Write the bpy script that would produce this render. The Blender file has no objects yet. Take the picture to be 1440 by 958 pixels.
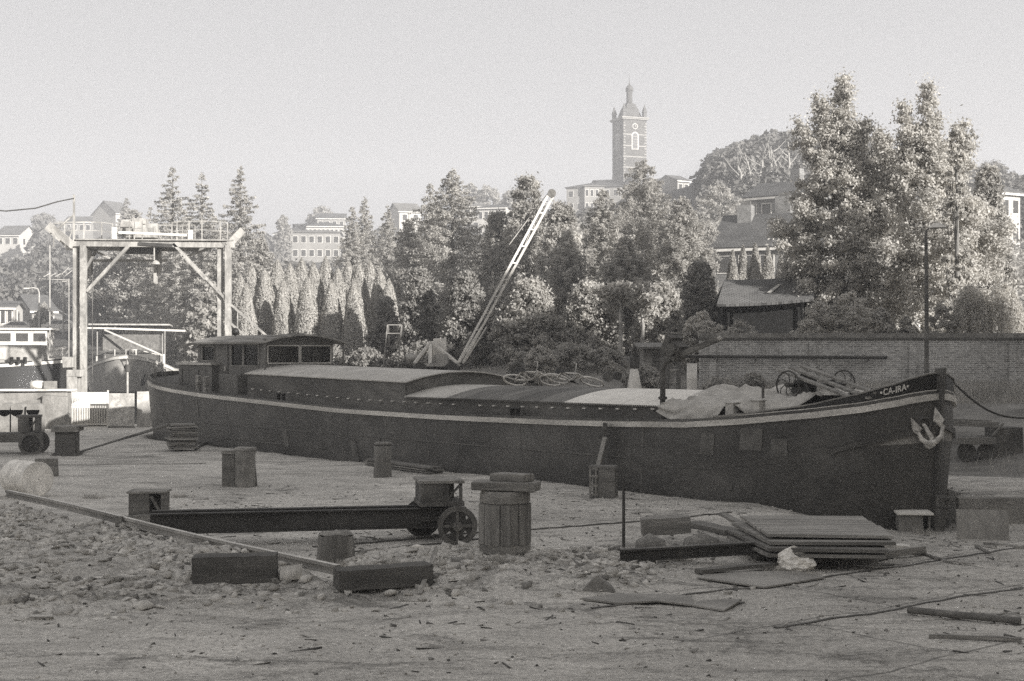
import bpy, bmesh, math, random
import numpy as np
from mathutils import Vector, Matrix
R = math.radians
random.seed(7)
sc = bpy.context.scene
col = sc.collection
# ------------------------------------------------------------------ camera, sky, sun, exposure
F = 1950.0          # focal length in photo pixels (1440 wide)
HC = 3.0            # eye height
HY = 498.0          # horizon row
cam_d = bpy.data.cameras.new('camera'); cam = bpy.data.objects.new('camera', cam_d); col.objects.link(cam)
cam.location = (0, 0, HC); cam.rotation_euler = (R(90), 0, 0)
cam_d.sensor_width = 36; cam_d.lens = 36 * F / 1440; cam_d.shift_y = 19 / 1440
cam_d.clip_start = 0.1; cam_d.clip_end = 6000
sc.camera = cam
SUN_EL, SUN_AZ = 18.0, 47.0      # azimuth to the right of straight behind the camera
sv = Vector((math.sin(R(SUN_AZ)) * math.cos(R(SUN_EL)), -math.cos(R(SUN_AZ)) * math.cos(R(SUN_EL)), math.sin(R(SUN_EL))))
world = bpy.data.worlds.new('World'); sc.world = world; world.use_nodes = True
wn, wl = world.node_tree.nodes, world.node_tree.links
wn.clear()
wo = wn.new('ShaderNodeOutputWorld'); bg = wn.new('ShaderNodeBackground'); sky = wn.new('ShaderNodeTexSky')
sky.sky_type = 'NISHITA'; sky.sun_disc = False; sky.sun_elevation = R(SUN_EL)
sky.sun_rotation = math.atan2(sv.x, sv.y); sky.air_density = 1.0; sky.dust_density = 3.0; sky.ozone_density = 1.0
bw = wn.new('ShaderNodeRGBToBW'); tint = wn.new('ShaderNodeMix'); tint.data_type = 'RGBA'; tint.blend_type = 'MULTIPLY'
tint.inputs[0].default_value = 1.0; tint.inputs[7].default_value = (0.985, 0.98, 1.0, 1)
pw_ = wn.new('ShaderNodeMath'); pw_.operation = 'POWER'; pw_.inputs[1].default_value = 0.15
ml_ = wn.new('ShaderNodeMath'); ml_.operation = 'MULTIPLY'; ml_.inputs[1].default_value = 1.86
wl.new(sky.outputs[0], bw.inputs[0]); wl.new(bw.outputs[0], pw_.inputs[0]); wl.new(pw_.outputs[0], ml_.inputs[0]); wl.new(ml_.outputs[0], tint.inputs[6])
wl.new(tint.outputs[2], bg.inputs[0]); bg.inputs[1].default_value = 0.09
wl.new(bg.outputs[0], wo.inputs[0])
sd = bpy.data.lights.new('sun', 'SUN'); sd.energy = 5.0; sd.angle = R(0.6); sd.color = (1.0, 0.975, 0.95)
so = bpy.data.objects.new('sun', sd); col.objects.link(so)
so.rotation_euler = sv.to_track_quat('Z', 'Y').to_euler(); so.location = (0, -20, 60)
sc.view_settings.view_transform = 'Standard'; sc.view_settings.look = 'None'
sc.view_settings.exposure = 1.42; sc.view_settings.gamma = 1.0; sc.view_settings.use_curve_mapping = False
sc.cycles.max_bounces = 7; sc.cycles.volume_bounces = 1; sc.cycles.transparent_max_bounces = 12
sc.cycles.diffuse_bounces = 5; sc.cycles.transmission_bounces = 5; sc.cycles.glossy_bounces = 2
sc.cycles.use_denoising = False; sc.cycles.caustics_reflective = False; sc.cycles.caustics_refractive = False
# ------------------------------------------------------------------ pixel helpers (photo pixels 1440x958)
def W(px, py, d): return Vector(((px - 720) * d / F, d, HC - (py - HY) * d / F))
def G(px, py, z=0.0):
    d = (HC - z) * F / (py - HY); return Vector(((px - 720) * d / F, d, z))
# ------------------------------------------------------------------ materials
MATS = {}

def ramp(nt, fac, stops):
    r = nt.nodes.new('ShaderNodeValToRGB'); el = r.color_ramp.elements
    while len(el) < len(stops): el.new(0.5)
    neutral = max(g for p, g in stops) >= 0.99
    for e, (p, g) in zip(el, stops):
        e.position = p; e.color = (g, g, g, 1) if neutral else (g * 1.04, g, g * 0.92, 1)
    nt.links.new(fac, r.inputs[0]); return r
def noise(nt, vec, scale, detail=5, rough=0.6, dist=0.0):
    n = nt.nodes.new('ShaderNodeTexNoise'); n.inputs['Scale'].default_value = scale
    n.inputs['Detail'].default_value = detail; n.inputs['Roughness'].default_value = rough; n.inputs['Distortion'].default_value = dist
    nt.links.new(vec, n.inputs['Vector']); return n
def mapped(nt, scale, rot=(0, 0, 0), coord='Object'):
    tc = nt.nodes.new('ShaderNodeTexCoord'); mp = nt.nodes.new('ShaderNodeMapping')
    mp.inputs['Scale'].default_value = scale; mp.inputs['Rotation'].default_value = rot
    nt.links.new(tc.outputs[coord], mp.inputs['Vector']); return mp.outputs[0]
def mult(nt, a, b, f=1.0, mode='MULTIPLY'):
    m = nt.nodes.new('ShaderNodeMix'); m.data_type = 'RGBA'; m.blend_type = mode
    if isinstance(f, float): m.inputs[0].default_value = f
    else: nt.links.new(f, m.inputs[0])
    nt.links.new(a, m.inputs[6]); nt.links.new(b, m.inputs[7]); return m.outputs[2]
def base(name, rough=0.85, metallic=0.0, spec=0.3):
    m = bpy.data.materials.new(name); m.use_nodes = True; nt = m.node_tree
    b = nt.nodes['Principled BSDF']; b.inputs['Roughness'].default_value = rough
    b.inputs['Metallic'].default_value = metallic; b.inputs['Specular IOR Level'].default_value = spec
    MATS[name] = m; return m, nt, b
def bumpit(nt, b, h, strength, dist):
    bp = nt.nodes.new('ShaderNodeBump'); bp.inputs['Strength'].default_value = strength; bp.inputs['Distance'].default_value = dist
    nt.links.new(h, bp.inputs['Height']); nt.links.new(bp.outputs[0], b.inputs['Normal'])
def mat(name, g, var=0.35, scale=2.0, fine=30.0, rough=0.85, bump=0.3, bdist=0.01, stretch=(1, 1, 1), spec=0.3, metallic=0.0, stain=0.0, coord='Object'):
    """mottled grey surface: broad variation, fine speckle, optional dark stains with a shape of their own"""
    m, nt, b = base(name, rough, metallic, spec)
    v = mapped(nt, stretch, coord=coord)
    n1 = noise(nt, v, scale, 6, 0.65, 0.3); n2 = noise(nt, v, fine, 4, 0.7)
    r1 = ramp(nt, n1.outputs[0], [(0.3, g * (1 - var)), (0.5, g), (0.72, g * (1 + var))])
    r2 = ramp(nt, n2.outputs[0], [(0.25, 0.72), (0.75, 1.25)])
    c = mult(nt, r1.outputs[0], r2.outputs[0], 1.0)
    if stain:
        n3 = noise(nt, v, scale * 0.7, 8, 0.7, 1.0)
        r3 = ramp(nt, n3.outputs[0], [(0.42, 1.0), (0.56, 1.0 - stain)])
        c = mult(nt, c, r3.outputs[0], 1.0)
    nt.links.new(c, b.inputs['Base Color'])
    bumpit(nt, b, n2.outputs[0], bump, bdist)
    return m
def leafmat(name, g, var=0.4, trans=0.25):
    m, nt, b = base(name, 0.7, 0, 0.25)
    v = mapped(nt, (1, 1, 1)); n1 = noise(nt, v, 0.9, 3, 0.6); n2 = noise(nt, v, 9.0, 2, 0.6)
    r1 = ramp(nt, n1.outputs[0], [(0.3, g * (1 - var)), (0.7, g * (1 + var))])
    r2 = ramp(nt, n2.outputs[0], [(0.3, 0.8), (0.7, 1.2)])
    c = mult(nt, r1.outputs[0], r2.outputs[0], 1.0)
    nt.links.new(c, b.inputs['Base Color'])
    t = nt.nodes.new('ShaderNodeBsdfTranslucent'); nt.links.new(c, t.inputs[0])
    mx = nt.nodes.new('ShaderNodeMixShader'); mx.inputs[0].default_value = trans
    out = nt.nodes['Material Output']; nt.links.new(b.outputs[0], mx.inputs[1]); nt.links.new(t.outputs[0], mx.inputs[2])
    nt.links.new(mx.outputs[0], out.inputs['Surface']); return m
def brickmat(name, g, mortar, bwid=0.24, bh=0.075, axes='XZ'):
    m, nt, b = base(name, 0.9)
    tc = nt.nodes.new('ShaderNodeTexCoord'); sp = nt.nodes.new('ShaderNodeSeparateXYZ'); cb = nt.nodes.new('ShaderNodeCombineXYZ')
    nt.links.new(tc.outputs['Object'], sp.inputs[0]); nt.links.new(sp.outputs[axes[0]], cb.inputs[0]); nt.links.new(sp.outputs['Z'], cb.inputs[1])
    br = nt.nodes.new('ShaderNodeTexBrick'); br.inputs['Scale'].default_value = 1.0
    br.inputs['Brick Width'].default_value = bwid; br.inputs['Row Height'].default_value = bh; br.inputs['Mortar Size'].default_value = 0.012
    br.inputs['Color1'].default_value = (g * .75, g * .73, g * .69, 1); br.inputs['Color2'].default_value = (g * 1.3, g * 1.27, g * 1.2, 1)
    br.inputs['Mortar'].default_value = (mortar, mortar * .98, mortar * .93, 1)
    nt.links.new(cb.outputs[0], br.inputs['Vector'])
    n1 = noise(nt, tc.outputs['Object'], 0.5, 6, 0.7, 0.5); r1 = ramp(nt, n1.outputs[0], [(0.3, 0.6), (0.7, 1.25)])
    n2 = noise(nt, tc.outputs['Object'], 7.0, 5, 0.7); r2 = ramp(nt, n2.outputs[0], [(0.3, 0.75), (0.7, 1.2)])
    c = mult(nt, mult(nt, br.outputs[0], r1.outputs[0]), r2.outputs[0])
    nt.links.new(c, b.inputs['Base Color']); bumpit(nt, b, n2.outputs[0], 0.4, 0.02); return m
def tilemat(name, g, row=0.3, wid=0.25):
    m, nt, b = base(name, 0.85)
    tc = nt.nodes.new('ShaderNodeTexCoord')
    br = nt.nodes.new('ShaderNodeTexBrick'); br.inputs['Scale'].default_value = 1.0
    br.inputs['Brick Width'].default_value = wid; br.inputs['Row Height'].default_value = row; br.inputs['Mortar Size'].default_value = 0.02
    br.inputs['Color1'].default_value = (g * .85, g * .83, g * .8, 1); br.inputs['Color2'].default_value = (g * 1.15, g * 1.13, g * 1.08, 1)
    br.inputs['Mortar'].default_value = (g * .45, g * .44, g * .42, 1)
    nt.links.new(tc.outputs['UV'], br.inputs['Vector'])
    n1 = noise(nt, tc.outputs['Object'], 0.6, 6, 0.7, 0.4); r1 = ramp(nt, n1.outputs[0], [(0.3, 0.7), (0.7, 1.25)])
    nt.links.new(mult(nt, br.outputs[0], r1.outputs[0]), b.inputs['Base Color']); return m
def glassmat(name, opac=0.35):
    m = bpy.data.materials.new(name); m.use_nodes = True; nt = m.node_tree; nt.nodes.clear()
    o = nt.nodes.new('ShaderNodeOutputMaterial'); t = nt.nodes.new('ShaderNodeBsdfTransparent'); g = nt.nodes.new('ShaderNodeBsdfGlossy')
    g.inputs['Roughness'].default_value = 0.05; g.inputs[0].default_value = (.8, .8, .78, 1); t.inputs[0].default_value = (.75, .74, .72, 1)
    mx = nt.nodes.new('ShaderNodeMixShader'); fr_ = nt.nodes.new('ShaderNodeFresnel'); fr_.inputs[0].default_value = 1.4; nt.links.new(fr_.outputs[0], mx.inputs[0])
    nt.links.new(t.outputs[0], mx.inputs[1]); nt.links.new(g.outputs[0], mx.inputs[2]); nt.links.new(mx.outputs[0], o.inputs[0]); MATS[name] = m; return m

mat('timber', 0.175, 0.35, 1.2, 22, 0.9, 0.5, 0.01, (0.5, 6, 6), stain=0.3)
mat('timber_old', 0.26, 0.4, 1.5, 20, 0.9, 0.6, 0.012, (0.5, 5, 5), stain=0.35)
mat('timber_pale', 0.32, 0.3, 1.5, 20, 0.9, 0.5, 0.01, (0.5, 5, 5), stain=0.3)
mat('timber_dark', 0.095, 0.4, 1.5, 20, 0.9, 0.5, 0.01, (0.6, 5, 5))
mat('post_wood', 0.21, 0.35, 1.2, 22, 0.9, 0.5, 0.01, (6, 6, 0.5), stain=0.3)
mat('rust', 0.135, 0.45, 1.6, 26, 0.85, 0.4, 0.01, stain=0.4)
mat('rust_dark', 0.055, 0.4, 1.6, 26, 0.8, 0.4, 0.01)
mat('rail_top', 0.5, 0.25, 3, 40, 0.6, 0.2, 0.005)
mat('steel_plate', 0.30, 0.25, 1.0, 30, 0.8, 0.3, 0.006, stain=0.25)
mat('block', 0.25, 0.4, 2.2, 24, 0.95, 0.7, 0.02, stain=0.3)
mat('block_top', 0.28, 0.35, 4.0, 30, 0.95, 0.8, 0.02, stain=0.3)
mat('concrete', 0.24, 0.3, 1.0, 18, 0.95, 0.5, 0.02, stain=0.3)
mat('concrete_pale', 0.62, 0.25, 1.0, 18, 0.95, 0.5, 0.02, stain=0.25)
mat('stone', 0.46, 0.35, 3.0, 20, 0.95, 0.8, 0.02)
mat('hull_pale', 0.36, 0.15, 1.0, 20, 0.5, 0.15, 0.006, stain=0.25)  # light grey hull paint
mat('hull_patch', 0.125, 0.3, 1.5, 22, 0.6, 0.25, 0.01, stain=0.3)
mat('hull_black', 0.09, 0.4, 0.9, 16, 0.5, 0.3, 0.012, (0.6, 0.6, 0.9), spec=0.35, stain=0.35)
mat('bulwark_black', 0.016, 0.25, 1.5, 25, 0.45, 0.12, 0.006, spec=0.4)
mat('hull_grey', 0.26, 0.25, 1.5, 25, 0.7, 0.2, 0.01, stain=0.3)
mat('stripe_white', 0.62, 0.12, 2.5, 25, 0.6, 0.15, 0.006, (0.4, 1, 1), stain=0.3)
mat('stripe_grey', 0.58, 0.2, 1.5, 25, 0.7, 0.15, 0.006, (0.3, 1, 1), stain=0.25)
mat('deck_grey', 0.11, 0.3, 1.2, 25, 0.8, 0.3, 0.008, stain=0.3)
mat('coaming_grey', 0.135, 0.3, 1.0, 25, 0.75, 0.3, 0.008, (0.5, 1, 1.5), stain=0.35)
mat('hatch_pale', 0.48, 0.15, 1.0, 25, 0.75, 0.2, 0.006, stain=0.15)
mat('hatch_white', 0.72, 0.1, 1.0, 25, 0.75, 0.15, 0.006, stain=0.1)
mat('hatch_grey', 0.17, 0.35, 0.9, 25, 0.8, 0.25, 0.008, (2.5, 0.4, 1), stain=0.35)
mat('cabin_wood', 0.12, 0.3, 2.0, 22, 0.6, 0.25, 0.008, (3, 3, 0.5), spec=0.35)
mat('cabin_roof', 0.28, 0.35, 1.5, 22, 0.8, 0.3, 0.01, (0.5, 3, 1), stain=0.4)
mat('white_paint', 0.68, 0.1, 2.0, 22, 0.6, 0.15, 0.005, stain=0.2)
mat('grey_paint', 0.36, 0.2, 2.0, 22, 0.65, 0.2, 0.006, stain=0.3)
mat('gantry_paint', 0.40, 0.2, 1.4, 18, 0.7, 0.25, 0.01, (1, 1, 0.5), stain=0.45)
mat('canvas', 0.46, 0.25, 3.0, 60, 0.95, 0.4, 0.006, stain=0.15)
mat('anchor_paint', 0.60, 0.2, 5.0, 40, 0.6, 0.3, 0.01, stain=0.4)
mat('drum_paint', 0.8, 0.15, 3.0, 25, 0.75, 0.2, 0.006, stain=0.2)
mat('drum_lid', 0.85, 0.12, 3.0, 25, 0.75, 0.2, 0.006, stain=0.15)
mat('tin', 0.45, 0.25, 4.0, 22, 0.5, 0.2, 0.006, stain=0.3)
mat('rope', 0.25, 0.3, 10, 60, 0.95, 0.5, 0.005)
mat('cloth_white', 0.75, 0.1, 6, 30, 0.9, 0.3, 0.005)
mat('black_iron', 0.022, 0.3, 3, 30, 0.5, 0.3, 0.006, spec=0.4)
mat('bark', 0.16, 0.35, 2, 16, 0.95, 0.7, 0.03, (3, 3, 0.6))
mat('bark_pale', 0.34, 0.3, 2, 10, 0.9, 0.5, 0.02, (3, 3, 0.8), stain=0.4)
mat('slate', 0.14, 0.25, 0.5, 6, 0.7, 0.3, 0.02)
mat('render_pale', 0.42, 0.12, 0.4, 6, 0.9, 0.2, 0.01)
mat('render_grey', 0.24, 0.2, 0.4, 6, 0.9, 0.2, 0.01)
mat('window_dark', 0.05, 0.2, 1, 6, 0.15, 0.0, 0.001, spec=0.5)
mat('lead', 0.055, 0.25, 0.5, 5, 0.6, 0.2, 0.02)
mat('tower_stone', 0.085, 0.2, 0.35, 3, 0.9, 0.3, 0.02)
mat('shed_shade', 0.008, 0.3, 1, 12, 0.95, 0.4, 0.02, (3, 3, 0.4))  # near-black: shade under the eaves put into the wall colour
mat('grass_soil', 0.20, 0.4, 0.6, 12, 0.95, 0.6, 0.03, stain=0.3)
mat('hill_green', 0.075, 0.4, 0.05, 1.5, 0.95, 0.5, 0.3)
brickmat('brick_wall', 0.34, 0.56); brickmat('brick_house', 0.16, 0.24, 0.3, 0.1); 
tilemat('roof_tile', 0.13, 0.16, 0.22); tilemat('roof_slate', 0.08, 0.3, 0.3)
leafmat('leaf_broad', 0.38, .35, .4); leafmat('leaf_light', 0.49, 0.2, .42); leafmat('leaf_dark', 0.25, 0.4, .3); leafmat('leaf_conifer', 0.38, 0.3, 0.3)
leafmat('leaf_column', 0.40, 0.12, 0.25); leafmat('grass_blade', 0.36, 0.35, 0.3); leafmat('leaf_wood', 0.14, 0.3, 0.15)
glassmat('glass', 0.12)
# yard ground
m, nt, b = base('yard_ground', 0.95, 0, 0.2)
v = mapped(nt, (1, 1, 1)); vs = mapped(nt, (0.35, 1.0, 1.0), (0, 0, R(-28)))
a1 = noise(nt, v, 0.22, 7, 0.62, 0.6); a2 = noise(nt, vs, 1.3, 7, 0.7, 0.8); a3 = noise(nt, v, 14, 6, 0.75); a4 = noise(nt, v, 75, 3, 0.7)
c = mult(nt, ramp(nt, a1.outputs[0], [(0.30, 0.40), (0.5, 0.53), (0.70, 0.62)]).outputs[0], ramp(nt, a2.outputs[0], [(0.28, 0.55), (0.48, 1.0), (0.72, 1.25)]).outputs[0])
c = mult(nt, c, ramp(nt, a3.outputs[0], [(0.32, 0.62), (0.5, 1.0), (0.72, 1.42)]).outputs[0])
c = mult(nt, c, ramp(nt, a4.outputs[0], [(0.3, 0.7), (0.7, 1.3)]).outputs[0])
vo = nt.nodes.new('ShaderNodeTexVoronoi'); vo.inputs['Scale'].default_value = 22; nt.links.new(v, vo.inputs['Vector'])
sp_ = ramp(nt, vo.outputs['Distance'], [(0.05, 0.45), (0.13, 1.0)])
n5 = noise(nt, v, 1.7, 4, 0.7); msk = ramp(nt, n5.outputs[0], [(0.52, 0.0), (0.62, 1.0)])
c = mult(nt, c, sp_.outputs[0], msk.outputs[0])
a6 = noise(nt, vs, 0.55, 9, 0.75, 1.6)
c = mult(nt, c, ramp(nt, a6.outputs[0], [(0.36, 0.55), (0.44, 1.0)]).outputs[0])
vc = nt.nodes.new('ShaderNodeTexVoronoi'); vc.feature = 'DISTANCE_TO_EDGE'; vc.inputs['Scale'].default_value = 0.45
wp = noise(nt, v, 2.0, 5, 0.7); wm = nt.nodes.new('ShaderNodeMix'); wm.data_type = 'RGBA'; wm.blend_type = 'LINEAR_LIGHT'; wm.inputs[0].default_value = 0.35; nt.links.new(vs, wm.inputs[6]); nt.links.new(wp.outputs['Color'], wm.inputs[7]); nt.links.new(wm.outputs[2], vc.inputs['Vector'])
c = mult(nt, c, ramp(nt, vc.outputs['Distance'], [(0.0, 0.5), (0.022, 1.0)]).outputs[0], 0.8)
bj = nt.nodes.new('ShaderNodeTexBrick'); bj.inputs['Scale'].default_value = 1.0; bj.inputs['Brick Width'].default_value = 3.4; bj.inputs['Row Height'].default_value = 2.1; bj.inputs['Mortar Size'].default_value = 0.028; bj.inputs['Mortar Smooth'].default_value = 0.6
bj.inputs['Color1'].default_value = (1, 1, 1, 1); bj.inputs['Color2'].default_value = (.86, .86, .86, 1); bj.inputs['Mortar'].default_value = (.5, .5, .5, 1)
jv = mapped(nt, (1, 1, 1), (0, 0, R(-37))); jn = noise(nt, v, 1.2, 4, 0.6); jm = nt.nodes.new('ShaderNodeMix'); jm.data_type = 'RGBA'; jm.blend_type = 'LINEAR_LIGHT'; jm.inputs[0].default_value = 0.03; nt.links.new(jv, jm.inputs[6]); nt.links.new(jn.outputs['Color'], jm.inputs[7]); nt.links.new(jm.outputs[2], bj.inputs['Vector'])
sx_ = nt.nodes.new('ShaderNodeSeparateXYZ'); nt.links.new(v, sx_.inputs[0]); mr_ = nt.nodes.new('ShaderNodeMapRange'); mr_.inputs[1].default_value = 0.5; mr_.inputs[2].default_value = 2.5; nt.links.new(sx_.outputs[0], mr_.inputs[0])
c = mult(nt, c, bj.outputs[0], mr_.outputs[0])
a7 = noise(nt, vs, 3.2, 8, 0.8, 0.8); c = mult(nt, c, ramp(nt, a7.outputs[0], [(0.40, 0.72), (0.45, 1.0), (0.60, 1.0), (0.66, 1.3)]).outputs[0])
nt.links.new(c, b.inputs['Base Color'])
ad = nt.nodes.new('ShaderNodeMath'); ad.operation = 'ADD'; nt.links.new(a3.outputs[0], ad.inputs[0]); nt.links.new(a4.outputs[0], ad.inputs[1])
ad2 = nt.nodes.new('ShaderNodeMath'); ad2.operation = 'ADD'; nt.links.new(ad.outputs[0], ad2.inputs[0]); nt.links.new(a2.outputs[0], ad2.inputs[1])
bumpit(nt, b, ad2.outputs[0], 0.7, 0.035)
# water
m, nt, b = base('water', 0.12, 0, 0.5); b.inputs['Base Color'].default_value = (.06, .06, .055, 1)
wv = noise(nt, mapped(nt, (1, 0.4, 1)), 2.5, 4, 0.6); bumpit(nt, b, wv.outputs[0], 0.5, 0.1)
# ------------------------------------------------------------------ mesh builder
class MB:
    def __init__(s): s.v = []; s.f = []; s.smooth = []
    def add(s, vs, fs, sm=False):
        o = len(s.v); s.v += [tuple(v) for v in vs]; s.f += [tuple(i + o for i in f) for f in fs]; s.smooth += [sm] * len(fs); return s
    def box(s, c, size, rz=0.0, rx=0.0, ry=0.0, taper=1.0):
        M = Matrix.Translation(Vector(c)) @ Matrix.Rotation(rz, 4, 'Z') @ Matrix.Rotation(ry, 4, 'Y') @ Matrix.Rotation(rx, 4, 'X')
        x, y, z = size[0] / 2, size[1] / 2, size[2] / 2; t = taper
        P = [(-x, -y, -z), (x, -y, -z), (x, y, -z), (-x, y, -z), (-x * t, -y * t, z), (x * t, -y * t, z), (x * t, y * t, z), (-x * t, y * t, z)]
        return s.add([M @ Vector(p) for p in P], [(0, 3, 2, 1), (4, 5, 6, 7), (0, 1, 5, 4), (1, 2, 6, 5), (2, 3, 7, 6), (3, 0, 4, 7)])
    def bx(s, x0, x1, y0, y1, z0, z1): return s.box(((x0 + x1) / 2, (y0 + y1) / 2, (z0 + z1) / 2), (abs(x1 - x0), abs(y1 - y0), abs(z1 - z0)))
    def bar(s, p, q, w, h=None, up=(0, 0, 1)):
        p, q = Vector(p), Vector(q); h = h or w; d = (q - p).normalized(); u = Vector(up)
        if abs(d.dot(u)) > 0.98: u = Vector((1, 0, 0))
        a = d.cross(u).normalized(); c = a.cross(d).normalized()
        P = [e + a * i * w / 2 + c * j * h / 2 for e in (p, q) for i, j in ((-1, -1), (1, -1), (1, 1), (-1, 1))]
        return s.add(P, [(3, 2, 1, 0), (4, 5, 6, 7), (0, 1, 5, 4), (1, 2, 6, 5), (2, 3, 7, 6), (3, 0, 4, 7)])
    def tube(s, pts, rad, n=8, closed=False, caps=True):
        pts = [Vector(p) for p in pts]; m_ = len(pts)
        if not hasattr(rad, '__len__'): rad = [rad] * m_
        vs = []; pa = None
        for i, p in enumerate(pts):
            if closed: d = (pts[(i + 1) % m_] - pts[i - 1]).normalized()
            else: d = (pts[min(i + 1, m_ - 1)] - pts[max(i - 1, 0)]).normalized()
            if pa is None: a = d.cross(Vector((0, 0, 1)) if abs(d.z) < 0.9 else Vector((1, 0, 0))).normalized()
            else: a = (pa - d * pa.dot(d)).normalized()
            pa = a; c = d.cross(a)
            vs += [p + (a * math.cos(2 * math.pi * k / n) + c * math.sin(2 * math.pi * k / n)) * rad[i] for k in range(n)]
        fs = []
        for i in range(m_ if closed else m_ - 1):
            j = (i + 1) % m_
            for k in range(n): fs.append((i * n + k, i * n + (k + 1) % n, j * n + (k + 1) % n, j * n + k))
        s.add(vs, fs, True)
        if caps and not closed: s.add([vs[k] for k in range(n)][::-1] , [tuple(range(n))]); s.add(vs[-n:], [tuple(range(n))])
        return s
    def lathe(s, prof, n=24, c=(0, 0, 0), axis='Z', sm=True, caps=True):
        vs = []; fs = []; c = Vector(c)
        for r, z in prof:
            for k in range(n):
                a = 2 * math.pi * k / n; p = (r * math.cos(a), r * math.sin(a), z)
                if axis == 'X': p = (z, p[0], p[1])
                if axis == 'Y': p = (p[0], z, p[1])
                vs.append(c + Vector(p))
        for i in range(len(prof) - 1):
            for k in range(n): fs.append((i * n + k, i * n + (k + 1) % n, (i + 1) * n + (k + 1) % n, (i + 1) * n + k))
        s.add(vs, fs, sm)
        if caps and prof[0][0] > 1e-4: s.add(vs[:n][::-1], [tuple(range(n))])
        if caps and prof[-1][0] > 1e-4: s.add(vs[-n:], [tuple(range(n))])
        return s
    def prism(s, poly, y0, y1):
        """poly in the XZ plane, pushed from y0 to y1"""
        n = len(poly); vs = [(x, y0, z) for x, z in poly] + [(x, y1, z) for x, z in poly]
        return s.add(vs, [tuple(range(n))[::-1], tuple(range(n, 2 * n))] + [(i, (i + 1) % n, n + (i + 1) % n, n + i) for i in range(n)])
    def slab(s, poly, z0, z1):
        n = len(poly); vs = [(x, y, z0) for x, y in poly] + [(x, y, z1) for x, y in poly]
        return s.add(vs, [tuple(range(n))[::-1], tuple(range(n, 2 * n))] + [(i, (i + 1) % n, n + (i + 1) % n, n + i) for i in range(n)])
    def grid(s, rows, sm=True, closed=False):
        n = len(rows[0]); vs = [p for r in rows for p in r]
        fs = [(i * n + k, i * n + (k + 1) % n, (i + 1) * n + (k + 1) % n, (i + 1) * n + k) for i in range(len(rows) - 1) for k in range(n if closed else n - 1)]
        return s.add(vs, fs, sm)
    def move(s, off):
        s.v = [(x + off[0], y + off[1], z + off[2]) for x, y, z in s.v]; return s
    def jitter(s, a, rng=random):
        s.v = [(x + rng.uniform(-a, a), y + rng.uniform(-a, a), z + rng.uniform(-a, a)) for x, y, z in s.v]; return s
    def build(s, name, m, parent=None, bevel=0.0, loc=None, rz=0.0, recalc=True):
        me = bpy.data.meshes.new(name); me.from_pydata(s.v, [], s.f)
        me.polygons.foreach_set('use_smooth', s.smooth)
        if recalc:
            bm = bmesh.new(); bm.from_mesh(me); bmesh.ops.recalc_face_normals(bm, faces=bm.faces); bm.to_mesh(me); bm.free()
        me.materials.append(MATS[m] if isinstance(m, str) else m); me.update()
        o = bpy.data.objects.new(name, me); col.objects.link(o)
        if parent is not None: o.parent = parent
        if loc is not None: o.location = loc
        o.rotation_euler = (0, 0, rz)
        if bevel:
            b = o.modifiers.new('bevel', 'BEVEL'); b.width = bevel; b.segments = 2; b.limit_method = 'ANGLE'; b.angle_limit = R(40)
        return o
def tag(o, label, cat, group=None, kind=None):
    if label: o['label'] = label
    if cat: o['category'] = cat
    if group: o['group'] = group
    if kind: o['kind'] = kind
    return o
def thing(name, label, cat, loc=(0, 0, 0), rz=0.0, group=None, rot=None):
    o = bpy.data.objects.new(name, None); col.objects.link(o); o.empty_display_size = 0.3
    o.location = loc; o.rotation_euler = rot or (0, 0, rz); return tag(o, label, cat, group)
def copy_tree(o, parent=None):
    c = o.copy(); col.objects.link(c)
    if parent is not None: c.parent = parent
    for ch in list(o.children):
        copy_tree(ch, c)
    return c
def single(mb, name, m, label, cat, group=None, kind=None, **k):
    return tag(mb.build(name, m, **k), label, cat, group, kind)
def uv_planar(o):
    me = o.data; uv = me.uv_layers.new(name='UVMap')
    for p in me.polygons:
        n = p.normal; h = Vector((-n.y, n.x, 0)); h = h.normalized() if h.length > 1e-3 else Vector((1, 0, 0)); u = n.cross(h)
        for li in p.loop_indices:
            co = me.vertices[me.loops[li].vertex_index].co; uv.data[li].uv = (co.dot(h), co.dot(u))
    return o
# ------------------------------------------------------------------ terrain
AX, AY = 0.6392, -0.7690       # barge axis towards the bow
BX, BY = 0.7690, 0.6392        # across, away from the camera
def sv_of(x, y): return ((x - 2.08) * AX + (y - 31.2) * AY, (x - 2.08) * BX + (y - 31.2) * BY)
def sm(t): t = np.clip(t, 0, 1); return t * t * (3 - 2 * t)
_rn = np.random.RandomState(3); _tab = _rn.rand(256, 256)
def vnoise(x, y):
    xi = np.floor(x).astype(int); yi = np.floor(y).astype(int); fx = x - xi; fy = y - yi; fx = fx * fx * (3 - 2 * fx); fy = fy * fy * (3 - 2 * fy)
    g = lambda i, j: _tab[i & 255, j & 255]
    return (g(xi, yi) * (1 - fx) + g(xi + 1, yi) * fx) * (1 - fy) + (g(xi, yi + 1) * (1 - fx) + g(xi + 1, yi + 1) * fx) * fy
RA, RB = G(10, 692, .44), G(475, 800, .32)        # ends of the long loose rail
def rubble_w(x, y):
    """how thick the rubble lies: 1 on the heap on the camera side of the rail"""
    t = (x - RA.x) / (RB.x - RA.x); yl = RA.y + t * (RB.y - RA.y)
    side = sm((yl - y + 0.40) / 0.6)
    front = sm((y - 15.6 - 0.25 * (x + 3)) / 2.6)
    right = sm((1.6 - x) / 3.2)
    tail = sm((21.0 - y) / 0.8) * sm((y - 16.8) / 1.2) * sm((3.6 - x) / 3.0) * sm((x + 2.6) / 0.8) * 0.75
    return np.maximum(side * front * right * (x < RB.x + 0.3), tail)
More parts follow.
